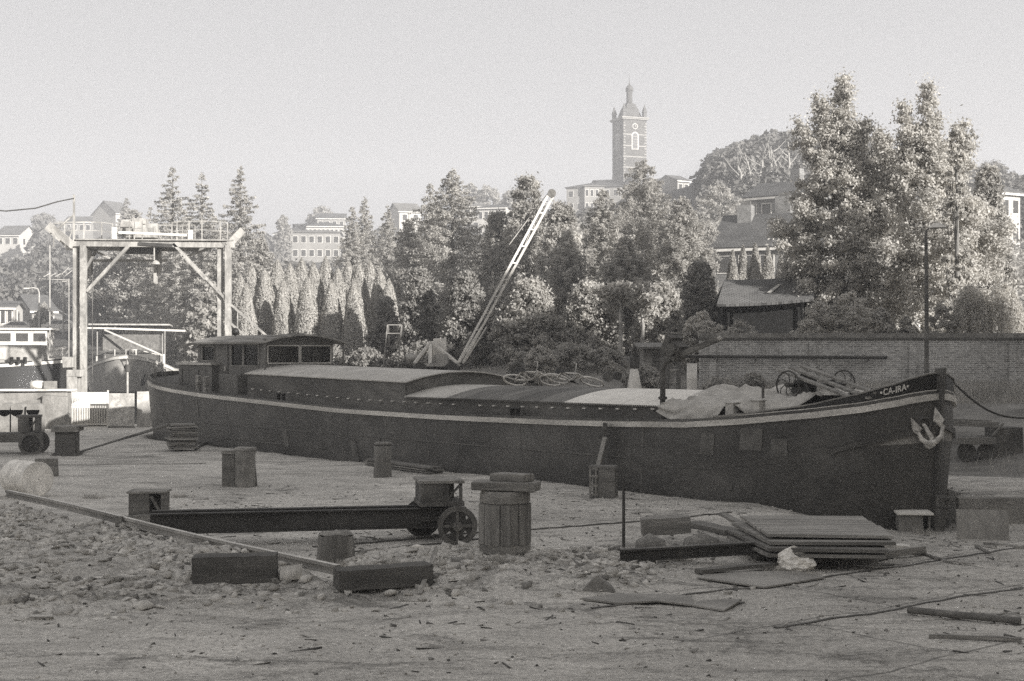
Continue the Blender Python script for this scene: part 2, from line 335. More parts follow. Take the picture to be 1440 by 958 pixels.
HBX = [-26.2, -26.0, -25.4, -23.8, -21.6, -18.5, 2.5, 4.0, 5.0, 5.7, 6.2, 6.5, 6.75, 6.88, 6.98]
HBB = [0.0, .6, 1.5, 2.2, 2.45, 2.5, 2.48, 2.36, 2.16, 1.88, 1.55, 1.22, .78, .35, .0]
def terrain(x, y):
    x = np.asarray(x, float); y = np.asarray(y, float)
    s, v = sv_of(x, y)
    z = 0.05 * (vnoise(x * 0.35 + 9, y * 0.35) - 0.5) + 0.035 * (vnoise(x * 1.4, y * 1.4 + 5) - 0.5)
    near = sm((60 - y) / 20)
    z = z * near + 0.02 * (vnoise(x * 5, y * 5) - 0.5) * sm((40 - y) / 10)
    rw = rubble_w(x, y)
    z = z + rw * (0.21 + 0.16 * (vnoise(x * 1.1 + 4, y * 1.1) - 0.3) + 0.13 * (vnoise(x * 3.3, y * 3.3) - 0.5) + 0.05 * (vnoise(x * 7, y * 7) - 0.5))
    # sunken ground round the bow
    dip = sm((x - 4.6) / 3.0) * sm((y - 21.2) / 3.6) * (y < 27.75 + 0.02 * x)
    z = z - 0.42 * dip
    z = z + 0.1 * ((v > 5.35) | ((y > 27.75 + 0.02 * x) & (s > 5.5)))
    # far bank
    t = v - 5.3
    z = z + (2.05 - .75 * sm((x - 4) / 5) * sm((62 - y) / 10)) * sm((t - 3.5) / 8.5) * sm((y - 30) / 6)
    r = sm((x / np.maximum(y, 1) + 0.10) / 0.16)
    zr = np.interp(y, [60, 100, 140, 200, 260, 350, 450, 3000], [0, 2.5, 8, 20, 28, 38, 37, 25])
    zl = np.interp(y, [60, 128, 140, 200, 300, 400, 520, 3000], [0, 0.5, 3, 6, 20, 33, 34, 25])
    z = z + r * zr + (1 - r) * zl
    z = z + 9 * np.exp(-((x - 50) / 22) ** 2 - ((y - 235) / 45) ** 2)
    z = z + sm((y - 90) / 60) * 2.5 * (vnoise(x * 0.03, y * 0.03) - 0.5)
    # canal
    w = sm((-15.0 - 0.12 * (y - 60) - x) / 0.6) * sm((y - 59.5) / 0.5) * sm((131 - y) / 3.0)
    z = z * (1 - w) - 2.6 * w
    # pit the barge stands in
    p = (np.abs(v - 2.5) < np.interp(s, HBX, HBB) + .10) & (s > -26.3) & (s < 7.05)
    fill = (s > 4.5)
    z = np.where(p > 0.5, np.minimum(z, -1.25), z)
    return z
def tz(x, y): return float(terrain(np.array([x]), np.array([y]))[0])
def lines(parts):
    out = []
    for a, b_, st in parts: out += list(np.arange(a, b_ - 1e-6, st))
    return np.array(out)
xs = lines([(-2500, -400, 210), (-400, -100, 20), (-100, -40, 3), (-40, -17, 0.8), (-17, 14, 0.14), (14, 40, 0.7), (40, 130, 4), (130, 400, 20), (400, 2600, 200)])
ys = lines([(-400, -20, 38), (-20, 8, 3.5), (8, 13, 0.5), (13, 34, 0.12), (34, 62, 0.2), (62, 132, 1.0), (132, 300, 4), (300, 600, 15), (600, 3100, 250)])
X, Y = np.meshgrid(xs, ys); Z = terrain(X, Y)
nx, ny = len(xs), len(ys)
def grid_mesh(name, X, Y, Z, mats, midx=None):
    ny_, nx_ = X.shape; me = bpy.data.meshes.new(name)
    me.vertices.add(nx_ * ny_); me.vertices.foreach_set('co', np.stack([X, Y, Z], -1).astype('f4').ravel())
    i = np.arange((ny_ - 1) * nx_).reshape(ny_ - 1, nx_)[:, :-1].ravel()
    q = np.stack([i, i + 1, i + nx_ + 1, i + nx_], -1)
    me.loops.add(q.size); me.loops.foreach_set('vertex_index', q.ravel().astype('i4'))
    me.polygons.add(len(q)); me.polygons.foreach_set('loop_start', np.arange(0, q.size, 4, dtype='i4'))
    me.polygons.foreach_set('use_smooth', np.ones(len(q), bool))
    for k in mats: me.materials.append(MATS[k])
    if midx is not None: me.polygons.foreach_set('material_index', midx.astype('i4'))
    me.update(calc_edges=True); me.validate(); o = bpy.data.objects.new(name, me); col.objects.link(o); return o
XC, YC = X[:-1, :-1], Y[:-1, :-1]; S_, V_ = sv_of(XC, YC)
mi = np.zeros(XC.shape, int)
grassy = (V_ > 8.2 + 1.5 * (vnoise(XC * .6, YC * .6) - .5)) & (XC > -19) | (YC > 62)
mi[grassy] = 1; mi[YC > 100] = 2
ground = grid_mesh('ground', X, Y, Z, ['yard_ground', 'grass_soil', 'hill_green'], mi.ravel())
tag(ground, 'bare yard ground with dust and rubble rising to the town hill', None, kind='structure')
wmb = MB(); wmb.add([(-400, 58, -0.6), (-14.5, 58, -0.6), (-14.5, 135, -0.6), (-400, 135, -0.6)], [(0, 1, 2, 3)])
single(wmb, 'canal_water', 'water', 'canal water beyond the yard', None, kind='structure')
# distant ridge on the right
mb = MB(); rows = []
for i, d in enumerate([460, 500, 560, 640]):
    zt = [25, 54, 62, 58][i]; rows.append([(x, d + 0.05 * x, 20 + (zt - 20) * max(0, math.exp(-((x - 195) / 75) ** 2)) + 3 * math.sin(x * .11)) for x in range(20, 420, 10)])
mb.grid(rows); single(mb, 'far_hill', 'hill_green', 'far hill on the right horizon', None, kind='structure')
# ------------------------------------------------------------------ the black barge
BL = Vector((2.08 + 2.5 * BX, 31.2 + 2.5 * BY, 0)); BRZ = math.atan2(AY, AX)
barge = thing('barge', 'long black cargo barge with pale rubbing stripe, hauled out across the yard', 'barge', BL, BRZ)
def bw2l(p):      # world point -> barge local
    p = Vector(p) - BL; return Vector((p.x * AX + p.y * AY, p.x * BX + p.y * BY, p.z))
def bl2w(p): p = Vector(p); return Vector((BL.x + p.x * AX + p.y * BX, BL.y + p.x * AY + p.y * BY, p.z))
def bray(px, py, axis, val):
    """barge-local point seen at a photo pixel on the barge plane x=val, y=val or z=val"""
    o = bw2l((0, 0, HC)); d = bw2l(W(px, py, 10.0)) - o
    k = (val - o[axis]) / d[axis]; return o + d * k
bX = [-26.1, -26.0, -25.8, -25.4, -24.8, -23.8, -21.6, -18.5, 0, 2.5, 4.0, 5.0, 5.7, 6.2, 6.5, 6.75, 6.88, 6.92]
bB = [0.02, .45, .95, 1.45, 1.85, 2.18, 2.42, 2.5, 2.5, 2.48, 2.36, 2.16, 1.88, 1.55, 1.22, .78, .35, .05]
kX = [-25.95, -25.8, -25.5, -25.0, -24.2, -22.8, -20.5, -17, 0, 2.0, 3.4, 4.5, 5.3, 5.9, 6.3, 6.55, 6.68, 6.72]
kB = [0.02, .35, .8, 1.25, 1.65, 2.05, 2.35, 2.44, 2.45, 2.38, 2.15, 1.85, 1.5, 1.15, .8, .5, .22, .05]
shX = [-26.2, -25, -23, -19.8, -17.4, -13.7, -10.9, -6, -1.7, .3, 2.56, 3.87, 5.38, 6.22, 6.64, 6.92, 7.2]
shZ = [2.22, 2.08, 1.86, 1.70, 1.63, 1.52, 1.44, 1.42, 1.46, 1.50, 1.57, 1.68, 1.85, 1.98, 2.10, 2.22, 2.27]
def sheer(x): return float(np.interp(x, shX, shZ))
def hull_at(t, z):
    """t = station number along the half outline (stern to bow), z height -> local (x, half breadth)"""
    f = min(max((z + 1.1) / 2.6, 0), 1); f = f ** 0.55
    n = np.arange(len(bX)); xb, bb = np.interp(t, n, bX), np.interp(t, n, bB); xk, kb = np.interp(t, n, kX), np.interp(t, n, kB)
    return float(xk + (xb - xk) * f), float(kb + (bb - kb) * f)
TS = []
for i in range(len(bX) - 1):
    k = 12 if i == 7 else 3
    TS += [i + j / k for j in range(k)]
TS.append(len(bX) - 1)
def t_of_x(x): return float(np.interp(x, bX, np.arange(len(bX))))
def top_z(t): return sheer(float(np.interp(t, np.arange(len(bX)), bX)))
def hull_rows(zf0, zf1, n, off=0.0, ts=TS, side=None):
    rows = []
    for j in range(n + 1):
        row = []
        for sgn, seq in ((-1, ts), (1, ts[::-1])):
            if side is not None and sgn != side: continue
            for t in seq:
                z0, z1 = zf0(t), zf1(t); z = z0 + (z1 - z0) * j / n; x, b_ = hull_at(t, z)
                x2, b2 = hull_at(min(t + .05, len(bX) - 1), z); x1, b1 = hull_at(max(t - .05, 0), z)
                tx, ty = x2 - x1, b2 - b1; l = math.hypot(tx, ty) or 1; nx_, ny_ = -ty / l, tx / l
                if b_ < 0.06: nx_, ny_ = (1 if x > 0 else -1), 0
                row.append((x + nx_ * off, sgn * (b_ + ny_ * off), z))
        rows.append(row)
    return rows
mb = MB(); mb.grid(hull_rows(lambda t: -1.1, lambda t: top_z(t) - .12, 10), closed=True)
kr = hull_rows(lambda t: -1.1, lambda t: -1.1 + .001, 1)[0]; mb.add(kr, [tuple(range(len(kr)))])
hull = mb.build('hull', 'hull_black', barge)
def band(name, zf0, zf1, off, m, parent=hull, ts=TS, side=None, closed=True):
    mb = MB()
    for s_ in ((-1, 1) if side is None else (side,)):
        outer = hull_rows(zf0, zf1, 1, off, ts, s_); inner = hull_rows(zf0, zf1, 1, -0.015, ts, s_)
        mb.grid([inner[0], outer[0], outer[1], inner[1]], sm=False)
    return mb.build(name, m, parent)
Tb = t_of_x(5.4)
ts_main = [t for t in TS if t <= Tb] + [Tb]; ts_bow = [Tb] + [t for t in TS if t > Tb]
band('rubbing_stripe', lambda t: top_z(t) - .12, lambda t: top_z(t), .06, 'stripe_grey', ts=ts_main)
band('rubbing_stripe', lambda t: top_z(t) - .125, lambda t: top_z(t) + .0, .07, 'stripe_white', ts=ts_bow)['label'] = 'white painted rubbing stripe round the bow'
band('gunwale', lambda t: top_z(t) + .002, lambda t: top_z(t) + .055, .035, 'hull_black')
# bulwark at the bow rising to the stem
def bul(t):
    x = float(np.interp(t, np.arange(len(bX)), bX)); return sheer(x) + .055 + float(np.interp(x, [3.4, 4.2, 5.4, 6.2, 6.64, 6.92], [0.01, .03, .08, .18, .25, .34]))
ts_bul = [t_of_x(3.2)] + [t for t in TS if t > t_of_x(3.2)]
bulwark = band('bulwark', lambda t: top_z(t) + .056, bul, .02, 'bulwark_black', barge, ts_bul)
band('rail_cap', lambda t: bul(t) + .001, lambda t: bul(t) + .03, .04, 'hull_grey', bulwark, ts_bul)
band('moulding', lambda t: top_z(t) + .06, lambda t: top_z(t) + .078, .032, 'stripe_grey', bulwark, ts_bul)
# stern bulwark low toe rail
ts_st = [t for t in TS if t < t_of_x(-20)]
band('toe_rail', lambda t: top_z(t) + .056, lambda t: top_z(t) + .16, .01, 'hull_black', barge, ts_st)
# stem post
sp = [(6.72, -1.1), (6.80, -.3), (6.9, .5), (6.98, 1.4), (7.02, 2.2), (7.06, 2.72)]
mb = MB(); 
rows = [[(x - .16, -.05, z), (x + .04, -.045, z), (x + .04, .045, z), (x - .16, .05, z)] for x, z in sp]
mb.grid(rows, sm=False, closed=True); mb.add(rows[-1], [(0, 1, 2, 3)]); mb.build('stem_post', 'hull_black', hull)
# lower guard plate and half round rail toward the bow
def zg(t):
    x = float(np.interp(t, np.arange(len(bX)), bX)); return float(np.interp(x, [-2, 2, 3.21, 3.92, 5.72, 5.88, 6.49, 6.82, 6.91], [.62, .68, .72, .82, 1.04, 1.145, 1.336, 1.48, 1.57]))
tsg = [t_of_x(5.75)] + [t for t in TS if t > t_of_x(5.75)]
band('guard_rail', lambda t: zg(t) - .05, lambda t: zg(t) + .05, .06, 'hull_black', ts=tsg)
tsg2 = [t_of_x(q_) for q_ in (1.0, 2.5, 3.2, 3.92, 4.5, 5.0, 5.4, 5.7)]
band('guard_plate', lambda t: zg(t) - .12, lambda t: zg(t) + .14, .012, 'hull_black', ts=tsg2, side=-1)
tsg3 = [t_of_x(6.1)] + [t for t in TS if t > t_of_x(6.1)]
band('waterline_patch', lambda t: 1.19 + (t - tsg3[0]) * .02, lambda t: max(zg(t) - .052, 1.195 + (t - tsg3[0]) * .02), .006, 'hull_grey', ts=tsg3)
for zz, xa, xb2 in ((.70, -19.5, 1.0), (-.25, -20, 6.2), (.25, -24.6, -12), (.62, -25, -20)):
    tt = [t_of_x(xa)] + [t for t in TS if t_of_x(xa) < t < t_of_x(xb2)] + [t_of_x(xb2)]
    band('plate_seam', lambda t: zz, lambda t: zz + .03, .022, 'hull_patch', ts=tt, side=-1)
for xx in (-21.6, -17.9, -14.2, -10.4, -6.9, -3.0, 1.2, 4.2):
    tt = [t_of_x(xx), t_of_x(xx + .05)]
    band('plate_seam', lambda t: -.9, lambda t: top_z(t) - .13, .008, 'hull_patch', ts=tt, side=-1)
for xx, z0, z1, w in ((-22.4, .9, 1.45, 2.6), (3.9, 1.05, 1.5, .5), (4.6, .95, 1.3, .35), (-14.4, .2, .75, .28), (-10.6, -.2, .55, .3), (-9.3, 0, .7, .22), (2.9, .9, 1.35, .35), (3.6, .2, .3, .2)):
    band('doubler_plate', lambda t: z0, lambda t: z1, .014, 'hull_patch', ts=[t_of_x(xx), t_of_x(xx + w)], side=-1)
# deck
mb = MB(); rw = []
for t in TS:
    x = float(np.interp(t, np.arange(len(bX)), bX)); z = sheer(x) - .015; x_, b_ = hull_at(t, z)
    rw.append([(x_, -b_ + .02, z), (x_, -b_ * .5, z + .03), (x_, 0, z + .05), (x_, b_ * .5, z + .03), (x_, b_ - .02, z)])
mb.grid(rw); mb.build('deck', 'deck_grey', barge)
# hatch coaming with curved hatch covers
CW = 1.95
def arch(y, hw=CW): return 1 - (y / hw) ** 2
def coam_z(x): return float(np.interp(x, [-17.3, -8.5, 4], [1.98, 1.84, 1.87]))
mb = MB()
for sg in (-1, 1):
    for x0, x1 in [(-17.3 + i * 2.1, -17.3 + (i + 1) * 2.1) for i in range(10)]:
        mb.add([(x0, sg * CW, sheer(x0) - .05), (x1, sg * CW, sheer(x1) - .05), (x1, sg * CW, coam_z(x1)), (x0, sg * CW, coam_z(x0)),
                (x0, sg * (CW - .05), sheer(x0) - .05), (x1, sg * (CW - .05), sheer(x1) - .05), (x1, sg * (CW - .05), coam_z(x1)), (x0, sg * (CW - .05), coam_z(x0))],
               [(0, 1, 2, 3), (4, 7, 6, 5), (3, 2, 6, 7)])
    mb.bx(-17.3, 3.6, sg * CW - .03, sg * CW + .03, 1.60, 1.62) if False else None
mb.add([(3.65, -CW, 1.5), (3.65, CW, 1.5), (3.65, CW, 1.87), (3.65, -CW, 1.87)], [(0, 1, 2, 3)])
coam = mb.build('hatch_coaming', 'coaming_grey', barge, recalc=False)
# raised cover aft
def cover(name, xa, xb, zside, crown, m, thick=.03, n=14, label=None, corr=0.0, parent=barge, ov=.05):
    mb = MB(); hw = CW + ov; rows = []
    nxs = max(2, int((xb - xa) / (.07 if corr else .6)))
    for i in range(nxs + 1):
        x = xa + (xb - xa) * i / nxs; zc = corr * (i % 2)
        rows.append([(x, y, zside(x) + crown * arch(y, hw) + zc) for y in np.linspace(-hw, hw, n + 1)])
    mb.grid(rows, sm=not corr)
    low = [[(p[0], p[1], p[2] - thick) for p in r] for r in rows]; mb.grid([[p for p in r][::-1] for r in low])
    mb.add([r[0] for r in rows] + [r[0] for r in low], [(i, i + 1, len(rows) + i + 1, len(rows) + i) for i in range(len(rows) - 1)])
    mb.add([r[-1] for r in rows] + [r[-1] for r in low], [(i, i + 1, len(rows) + i + 1, len(rows) + i) for i in range(len(rows) - 1)])
    for r, l in ((rows[0], low[0]), (rows[-1], low[-1])): mb.add(list(r) + list(l), [(i, i + 1, len(r) + i + 1, len(r) + i) for i in range(len(r) - 1)])
    o = mb.build(name, m, parent, recalc=True)
    if label: o['label'] = label
    return o
rz = lambda x: coam_z(x) + .40
hb = MB()
for sg in (-1, 1):
    hb.add([(-17.3, sg * CW, coam_z(-17.3) + .002), (-8.5, sg * CW, coam_z(-8.5) + .002), (-8.5, sg * CW, rz(-8.5)), (-17.3, sg * CW, rz(-17.3)),
            (-17.3, sg * (CW - .05), coam_z(-17.3) + .002), (-8.5, sg * (CW - .05), coam_z(-8.5) + .002), (-8.5, sg * (CW - .05), rz(-8.5)), (-17.3, sg * (CW - .05), rz(-17.3))], [(0, 1, 2, 3), (4, 7, 6, 5), (3, 2, 6, 7), (1, 5, 6, 2)])
ys_ = np.linspace(-CW + .01, CW - .01, 17)
for xe in (-8.5, -17.28):
    hb.add([(xe, y, coam_z(xe) - .2) for y in ys_] + [(xe, y, rz(xe) + .28 * arch(y)) for y in ys_], [(i, i + 1, 17 + i + 1, 17 + i) for i in range(16)])
rais = hb.build('raised_hatch', 'coaming_grey', barge)
for xa, xb in ((-17.4, -15.3), (-15.28, -13.0), (-12.98, -10.8), (-10.78, -8.38)):
    cover('hatch_cover', xa, xb, rz, .28, 'hatch_pale', parent=rais)
segs = [(-8.48, -6.6, 'hatch_pale', 'pale hatch board next to the raised hold'), (-6.58, -4.9, 'hatch_grey', None), (-4.88, -3.3, 'hatch_grey', None), (-3.28, -1.95, 'hatch_grey', None), (-1.93, .0, 'hatch_white', 'white painted hatch board'), (.02, 1.9, 'hatch_white', 'white painted hatch board'), (1.92, 3.6, 'canvas', None)]
for xa, xb, m_, lb in segs: cover('hatch_cover', xa, xb, coam_z, .30, m_, label=lb)
# toothed lower edge strip of the hatch boards, cleats and scuppers
mb = MB()
for i in range(150):
    x = -8.4 + i * .07
    mb.box((x, -CW - .055, coam_z(x) - .03), (.035, .02, .05))
tag(mb.build('hatch_teeth', 'coaming_grey', coam), None, None)
for i in range(36):
    x = -16.9 + i * .56
    if i in (20,): continue
    MB().box((x, -CW - .03, sheer(x) + .26), (.10, .06, .028)).build('cleat', 'white_paint', coam)
for x in (-17.1, -12.2, -6.9, -1.5):
    pass
for xb_ in (-14.9, -14.6, -3.6, -3.4):
    mb = MB(); z = sheer(xb_)
    mb.lathe([(.055, z - .01), (.055, z + .2), (.075, z + .2), (.075, z + .24), (0, z + .245)], 12, (xb_, -2.2, 0)); mb.build('bollard', 'black_iron', barge)
for xb_ in (3.95, 4.15):
    pass
# fenders / short timbers standing aft
for xx in (-20.35, -19.8):
    mb = MB(); z = sheer(xx)
    for k in range(9): mb.box((xx, -2.12, z + .04 + k * .06), (.2, .16, .045), ry=.1)
    mb.build('fender', 'timber_pale', barge)
# ---- aft cabin
zc = 1.85
aft = MB(); aft.slab([(-24.0, -.9), (-23.2, -1.45), (-20.4, -1.6), (-20.4, 1.6), (-23.2, 1.45), (-24.0, .9)], 1.7, 2.62)
aftc = aft.build('aft_cabin', 'cabin_wood', barge)
MB().slab([(-24.12, -.95), (-23.25, -1.55), (-20.3, -1.7), (-20.3, 1.7), (-23.25, 1.55), (-24.12, .95)], 2.622, 2.70).build('cabin_roof', 'hatch_pale', aftc)
for xx in (-22.9, -21.5):
    y = -1.46 - .15 * (xx + 23.2) / 2.8 - .012
    mb = MB(); [mb.bx(xx + a, xx + b_, y - .02, y + .005, c_, d_) for a, b_, c_, d_ in ((0, .6, 1.95, 1.99), (0, .6, 2.46, 2.5), (0, .04, 1.99, 2.46), (.56, .6, 1.99, 2.46))]
    mb.build('door_panel', 'cabin_wood', aftc)
# chest on the cabin and box in front of the wheelhouse
MB().box((-20.9, -1.0, 2.86), (.85, .5, .31)).build('roof_locker', 'grey_paint', aftc, bevel=.02)
# ---- wheelhouse
WX0, WX1, WY = -22.0, -17.35, 1.3
wh = MB()
zt = 3.42
def wall_y(mb, y, x0, x1, openings, z0, z1, th=.05):
    """wall in the XZ plane at y with rectangular openings"""
    xs_ = sorted({x0, x1} | {o for op in openings for o in op[:2]})
    for a, b_ in zip(xs_[:-1], xs_[1:]):
        op = [o for o in openings if o[0] <= a + 1e-6 and o[1] >= b_ - 1e-6]
        if op: mb.bx(a, b_, y - th / 2, y + th / 2, z0, op[0][2]); mb.bx(a, b_, y - th / 2, y + th / 2, op[0][3], z1)
        else: mb.bx(a, b_, y - th / 2, y + th / 2, z0, z1)
def wall_x(mb, x, y0, y1, openings, z0, z1, th=.05):
    ys2 = sorted({y0, y1} | {o for op in openings for o in op[:2]})
    for a, b_ in zip(ys2[:-1], ys2[1:]):
        op = [o for o in openings if o[0] <= a + 1e-6 and o[1] >= b_ - 1e-6]
        if op: mb.bx(x - th / 2, x + th / 2, a, b_, z0, op[0][2]); mb.bx(x - th / 2, x + th / 2, a, b_, op[0][3], z1)
        else: mb.bx(x - th / 2, x + th / 2, a, b_, z0, z1)
side_op = [(-21.6, -20.75, 2.78, 3.25), (-19.5, -18.75, 2.62, 3.3), (-18.65, -17.7, 2.62, 3.3)]
for sg in (-1, 1): wall_y(wh, sg * WY, WX0, WX1, side_op, 1.6, zt)
fr_op = [(-1.18, -.04, 2.72, 3.26), (.06, 1.2, 2.72, 3.26)]
wall_x(wh, WX1, -WY + .03, WY - .03, fr_op, 1.6, zt + .0)
wall_x(wh, WX0, -WY + .03, WY - .03, [(-1.15, -.05, 2.65, 3.32), (.05, 1.15, 2.65, 3.32)], 1.6, zt)
wheel = wh.build('wheelhouse', 'cabin_wood', barge, bevel=0)
for sg in (-1, 1):
    for (a, b_, c_, d_) in side_op:
        mb = MB(); y = sg * (WY + .03)
        mb.bx(a - .03, b_ + .03, y - .02, y + .02, c_ - .04, c_); mb.bx(a - .03, b_ + .03, y - .02, y + .02, d_, d_ + .04)
        mb.bx(a - .04, a, y - .02, y + .02, c_, d_); mb.bx(b_, b_ + .04, y - .02, y + .02, c_, d_)
        f = mb.build('window_frame', 'hull_grey', wheel); MB().bx(a, b_, sg * WY - .004, sg * WY + .004, c_, d_).build('pane', 'glass', f)
for (a, b_, c_, d_) in fr_op:
    mb = MB(); x = WX1 + .03
    mb.bx(x - .02, x + .02, a - .03, b_ + .03, c_ - .04, c_); mb.bx(x - .02, x + .02, a - .03, b_ + .03, d_, d_ + .04)
    mb.bx(x - .02, x + .02, a - .04, a, c_, d_); mb.bx(x - .02, x + .02, b_, b_ + .04, c_, d_)
    f = mb.build('window_frame', 'hatch_pale', wheel); MB().bx(WX1 - .004, WX1 + .004, a, b_, c_, d_).build('pane', 'glass', f)
# curtains inside
for a, b_ in ((-21.6, -20.75), (-19.45, -18.8)):
    mb = MB(); n = 14; mb.grid([[(a + (b_ - a) * i / n, -WY + .03 + .012 * (i % 2), z) for i in range(n + 1)] for z in (2.7, 3.3)]); mb.build('curtain', 'cloth_white', wheel)
mb = MB(); mb.lathe([(.3, -.02), (.3, .02)], 20, (WX1 - .8, .2, 2.55), 'X'); mb.build('steering_wheel', 'timber', wheel)
# arched boarded roof with overhang
mb = MB(); rows = []
hw = WY + .3
for x in np.linspace(WX0 - 1.1, WX1 + .45, 12):
    f_ = .0 if x > WX0 else (WX0 - x) * .16
    rows.append([(x, y, zt - .02 + .26 * arch(y, hw) - f_) for y in np.linspace(-hw, hw, 13)])
mb.grid(rows); low = [[(p[0], p[1], p[2] - .06) for p in r] for r in rows]; mb.grid(low)
for r, l in ((rows[0], low[0]), (rows[-1], low[-1])): mb.add(list(r) + list(l), [(i, i + 1, 13 + i + 1, 13 + i) for i in range(12)])
for k in (0, -1): mb.add([r[k] for r in rows] + [r[k] for r in low], [(i, i + 1, 12 + i + 1, 12 + i) for i in range(11)])
roof = mb.build('roof', 'cabin_roof', wheel)
mb = MB()
for y in np.linspace(-hw + .2, hw - .2, 7): mb.bar((WX0 - 1.05, y, zt + .26 * arch(y, hw) - .165), (WX1 + .44, y, zt + .26 * arch(y, hw) + .005), .03, .03)
mb.build('roof_batten', 'cabin_roof', roof)
ys_ = np.linspace(-WY + .02, WY - .02, 13)
mb = MB(); mb.add([(WX1 + .02, y, zt) for y in ys_] + [(WX1 + .02, y, zt - .1 + .26 * arch(y, hw)) for y in ys_], [(i, i + 1, 14 + i, 13 + i) for i in range(12)]); mb.build('gable_board', 'cabin_wood', wheel)
for y in (-WY - .2, WY + .2): MB().bar((WX1 + .38, y, 2.2), (WX1 + .38, y, 3.5), .05).build('roof_post', 'cabin_wood', wheel)
mb = MB(); mb.lathe([(0, -.14), (.1, -.1), (.14, 0), (.1, .1), (0, .14)], 14, (-20.6, -.6, 3.78)); mb.bar((-20.6, -.6, 3.5), (-20.6, -.6, 3.7), .05); mb.build('roof_lamp', 'black_iron', roof)
# door panel and low box beside the wheelhouse
mb = MB(); mb.bx(-20.55, -19.75, -WY - .06, -WY - .03, 1.78, 3.3); mb.bx(-20.45, -19.85, -WY - .075, -WY - .06, 1.9, 2.5); dr = mb.build('door', 'cabin_wood', wheel)
MB().box((-19.86, -WY - .09, 2.5), (.04, .05, .16)).build('handle', 'tin', dr)
MB().bx(-19.6, -18.3, -1.78, -1.36, 1.62, 2.32).build('deck_locker', 'cabin_wood', barge, bevel=.02)
# stanchions and rope rail round the stern
prev = None
for t in np.linspace(2.2, 5.4, 5):
    x, b_ = hull_at(t, 1.9); p = Vector((x + .1, -b_ + .12, sheer(x)))
    MB().tube([p, p + Vector((0, 0, .62))], .018, 6).build('stanchion', 'hull_grey', barge)
    if prev: 
        q = p + Vector((0, 0, .6)); r0 = prev + Vector((0, 0, .6)); mid = (q + r0) / 2 - Vector((0, 0, .08))
        MB().tube([r0, mid, q], .014, 6).build('rail_rope', 'rope', barge)
    prev = p
# bent pipe davit with head box and derrick arm
davit_l = bray(932, 588, 1, -2.0); dx = davit_l.x
dz = sheer(dx)
top = bray(946, 508, 1, -2.0)
mast = MB(); mast.tube([(dx, -2.0, dz - .02), (dx, -2.0, top.z - .25), (dx + .03, -2.0, top.z - .12), (dx + .12, -2.0, top.z), (dx + .26, -2.0, top.z + .02)], .062, 10)
mast.lathe([(.1, -.03), (.1, .03)], 12, (dx, -2.0, dz + .5)); md = mast.build('davit_pipe', 'rust', barge)
hp = bray(950, 492, 1, -2.0)
mb = MB(); mb.box((hp.x, -2.0, hp.z), (.42, .34, .36), ry=.5); mb.box((hp.x - .12, -2.0, hp.z + .12), (.16, .4, .4), ry=.5); mb.lathe([(.14, -.24), (.14, .24)], 14, (hp.x + .05, -2.0, hp.z), 'Y'); mb.build('davit_head', 'timber_dark', md)
ae = bray(1012, 476, 1, -2.0)
mb = MB(); mb.bar((hp.x + .1, -2.0, hp.z - .12), (ae.x, -2.0, ae.z), .09, .11); arm = mb.build('davit_arm', 'timber', md)
mb = MB(); mb.lathe([(0, -.06), (.05, -.03), (.06, 0), (.05, .03), (0, .06)], 10, (ae.x, -2.0, ae.z)); mb.build('arm_tip', 'tin', arm)
# deck posts
p = bray(1073, 575, 1, -1.5); MB().tube([(p.x, -1.5, p.z - .4), (p.x, -1.5, 2.45)], .03, 8).build('deck_post', 'rust', barge)
# fore hold end: dark timber hatch frame forward of the canvas
MB().bx(3.68, 4.2, -1.9, 1.9, 1.52, 1.95).build('fore_locker', 'timber_dark', barge, bevel=.02)
# two tin boxes on the side deck
for px_ in (1030, 1066):
    p = bray(px_, 584, 1, -2.15); mb = MB(); z = sheer(p.x)
    mb.box((p.x, -2.15, z + .16), (.22, .2, .34)); mb.box((p.x, -2.15, z + .345), (.26, .24, .03)); mb.box((p.x, -2.15, z + .12), (.23, .21, .015))
    bx_ = single(mb, 'tin_box', 'tin', 'pale tin canister on the barge side deck, ' + ('left one under the hanging canvas' if px_ == 1030 else 'right one beside the iron deck post'), 'canister', 'canisters on the barge side deck', loc=None, bevel=.01)
    bx_.location = BL; bx_.rotation_euler = (0, 0, BRZ)
# ---- windlass
wl_o = bl2w((5.0, 0, 0))
wc = bray(1108, 542, 1, -.95)
WZ = wc.z; WXc = wc.x
wd = sheer(WXc) + .03
wind = thing('windlass', 'black iron anchor windlass with two big spoked hand wheels on the foredeck', 'windlass', bl2w((WXc, 0, wd)), BRZ)
zc = WZ - wd
mb = MB()
for y in (-.55, .45):
    mb.add([(-.4, y - .03, 0), (.4, y - .03, 0), (.14, y - .03, zc + .1), (-.14, y - .03, zc + .1), (-.4, y + .03, 0), (.4, y + .03, 0), (.14, y + .03, zc + .1), (-.14, y + .03, zc + .1)],
           [(3, 2, 1, 0), (4, 5, 6, 7), (0, 1, 5, 4), (1, 2, 6, 5), (2, 3, 7, 6), (3, 0, 4, 7)])
mb.box((0, -.05, .05), (.8, 1.1, .08)); mb.build('frame', 'black_iron', wind)
mb = MB(); mb.lathe([(.2, -.5), (.2, -.42), (.13, -.38), (.13, .28), (.2, .32), (.2, .4)], 20, (-.05, 0, zc * .55), 'Y'); mb.lathe([(.045, -.95), (.045, .95)], 10, (0, 0, zc), 'Y')
mb.lathe([(.26, -.36), (.26, -.30)], 24, (.0, 0, zc), 'Y'); mb.build('chain_drum', 'black_iron', wind)
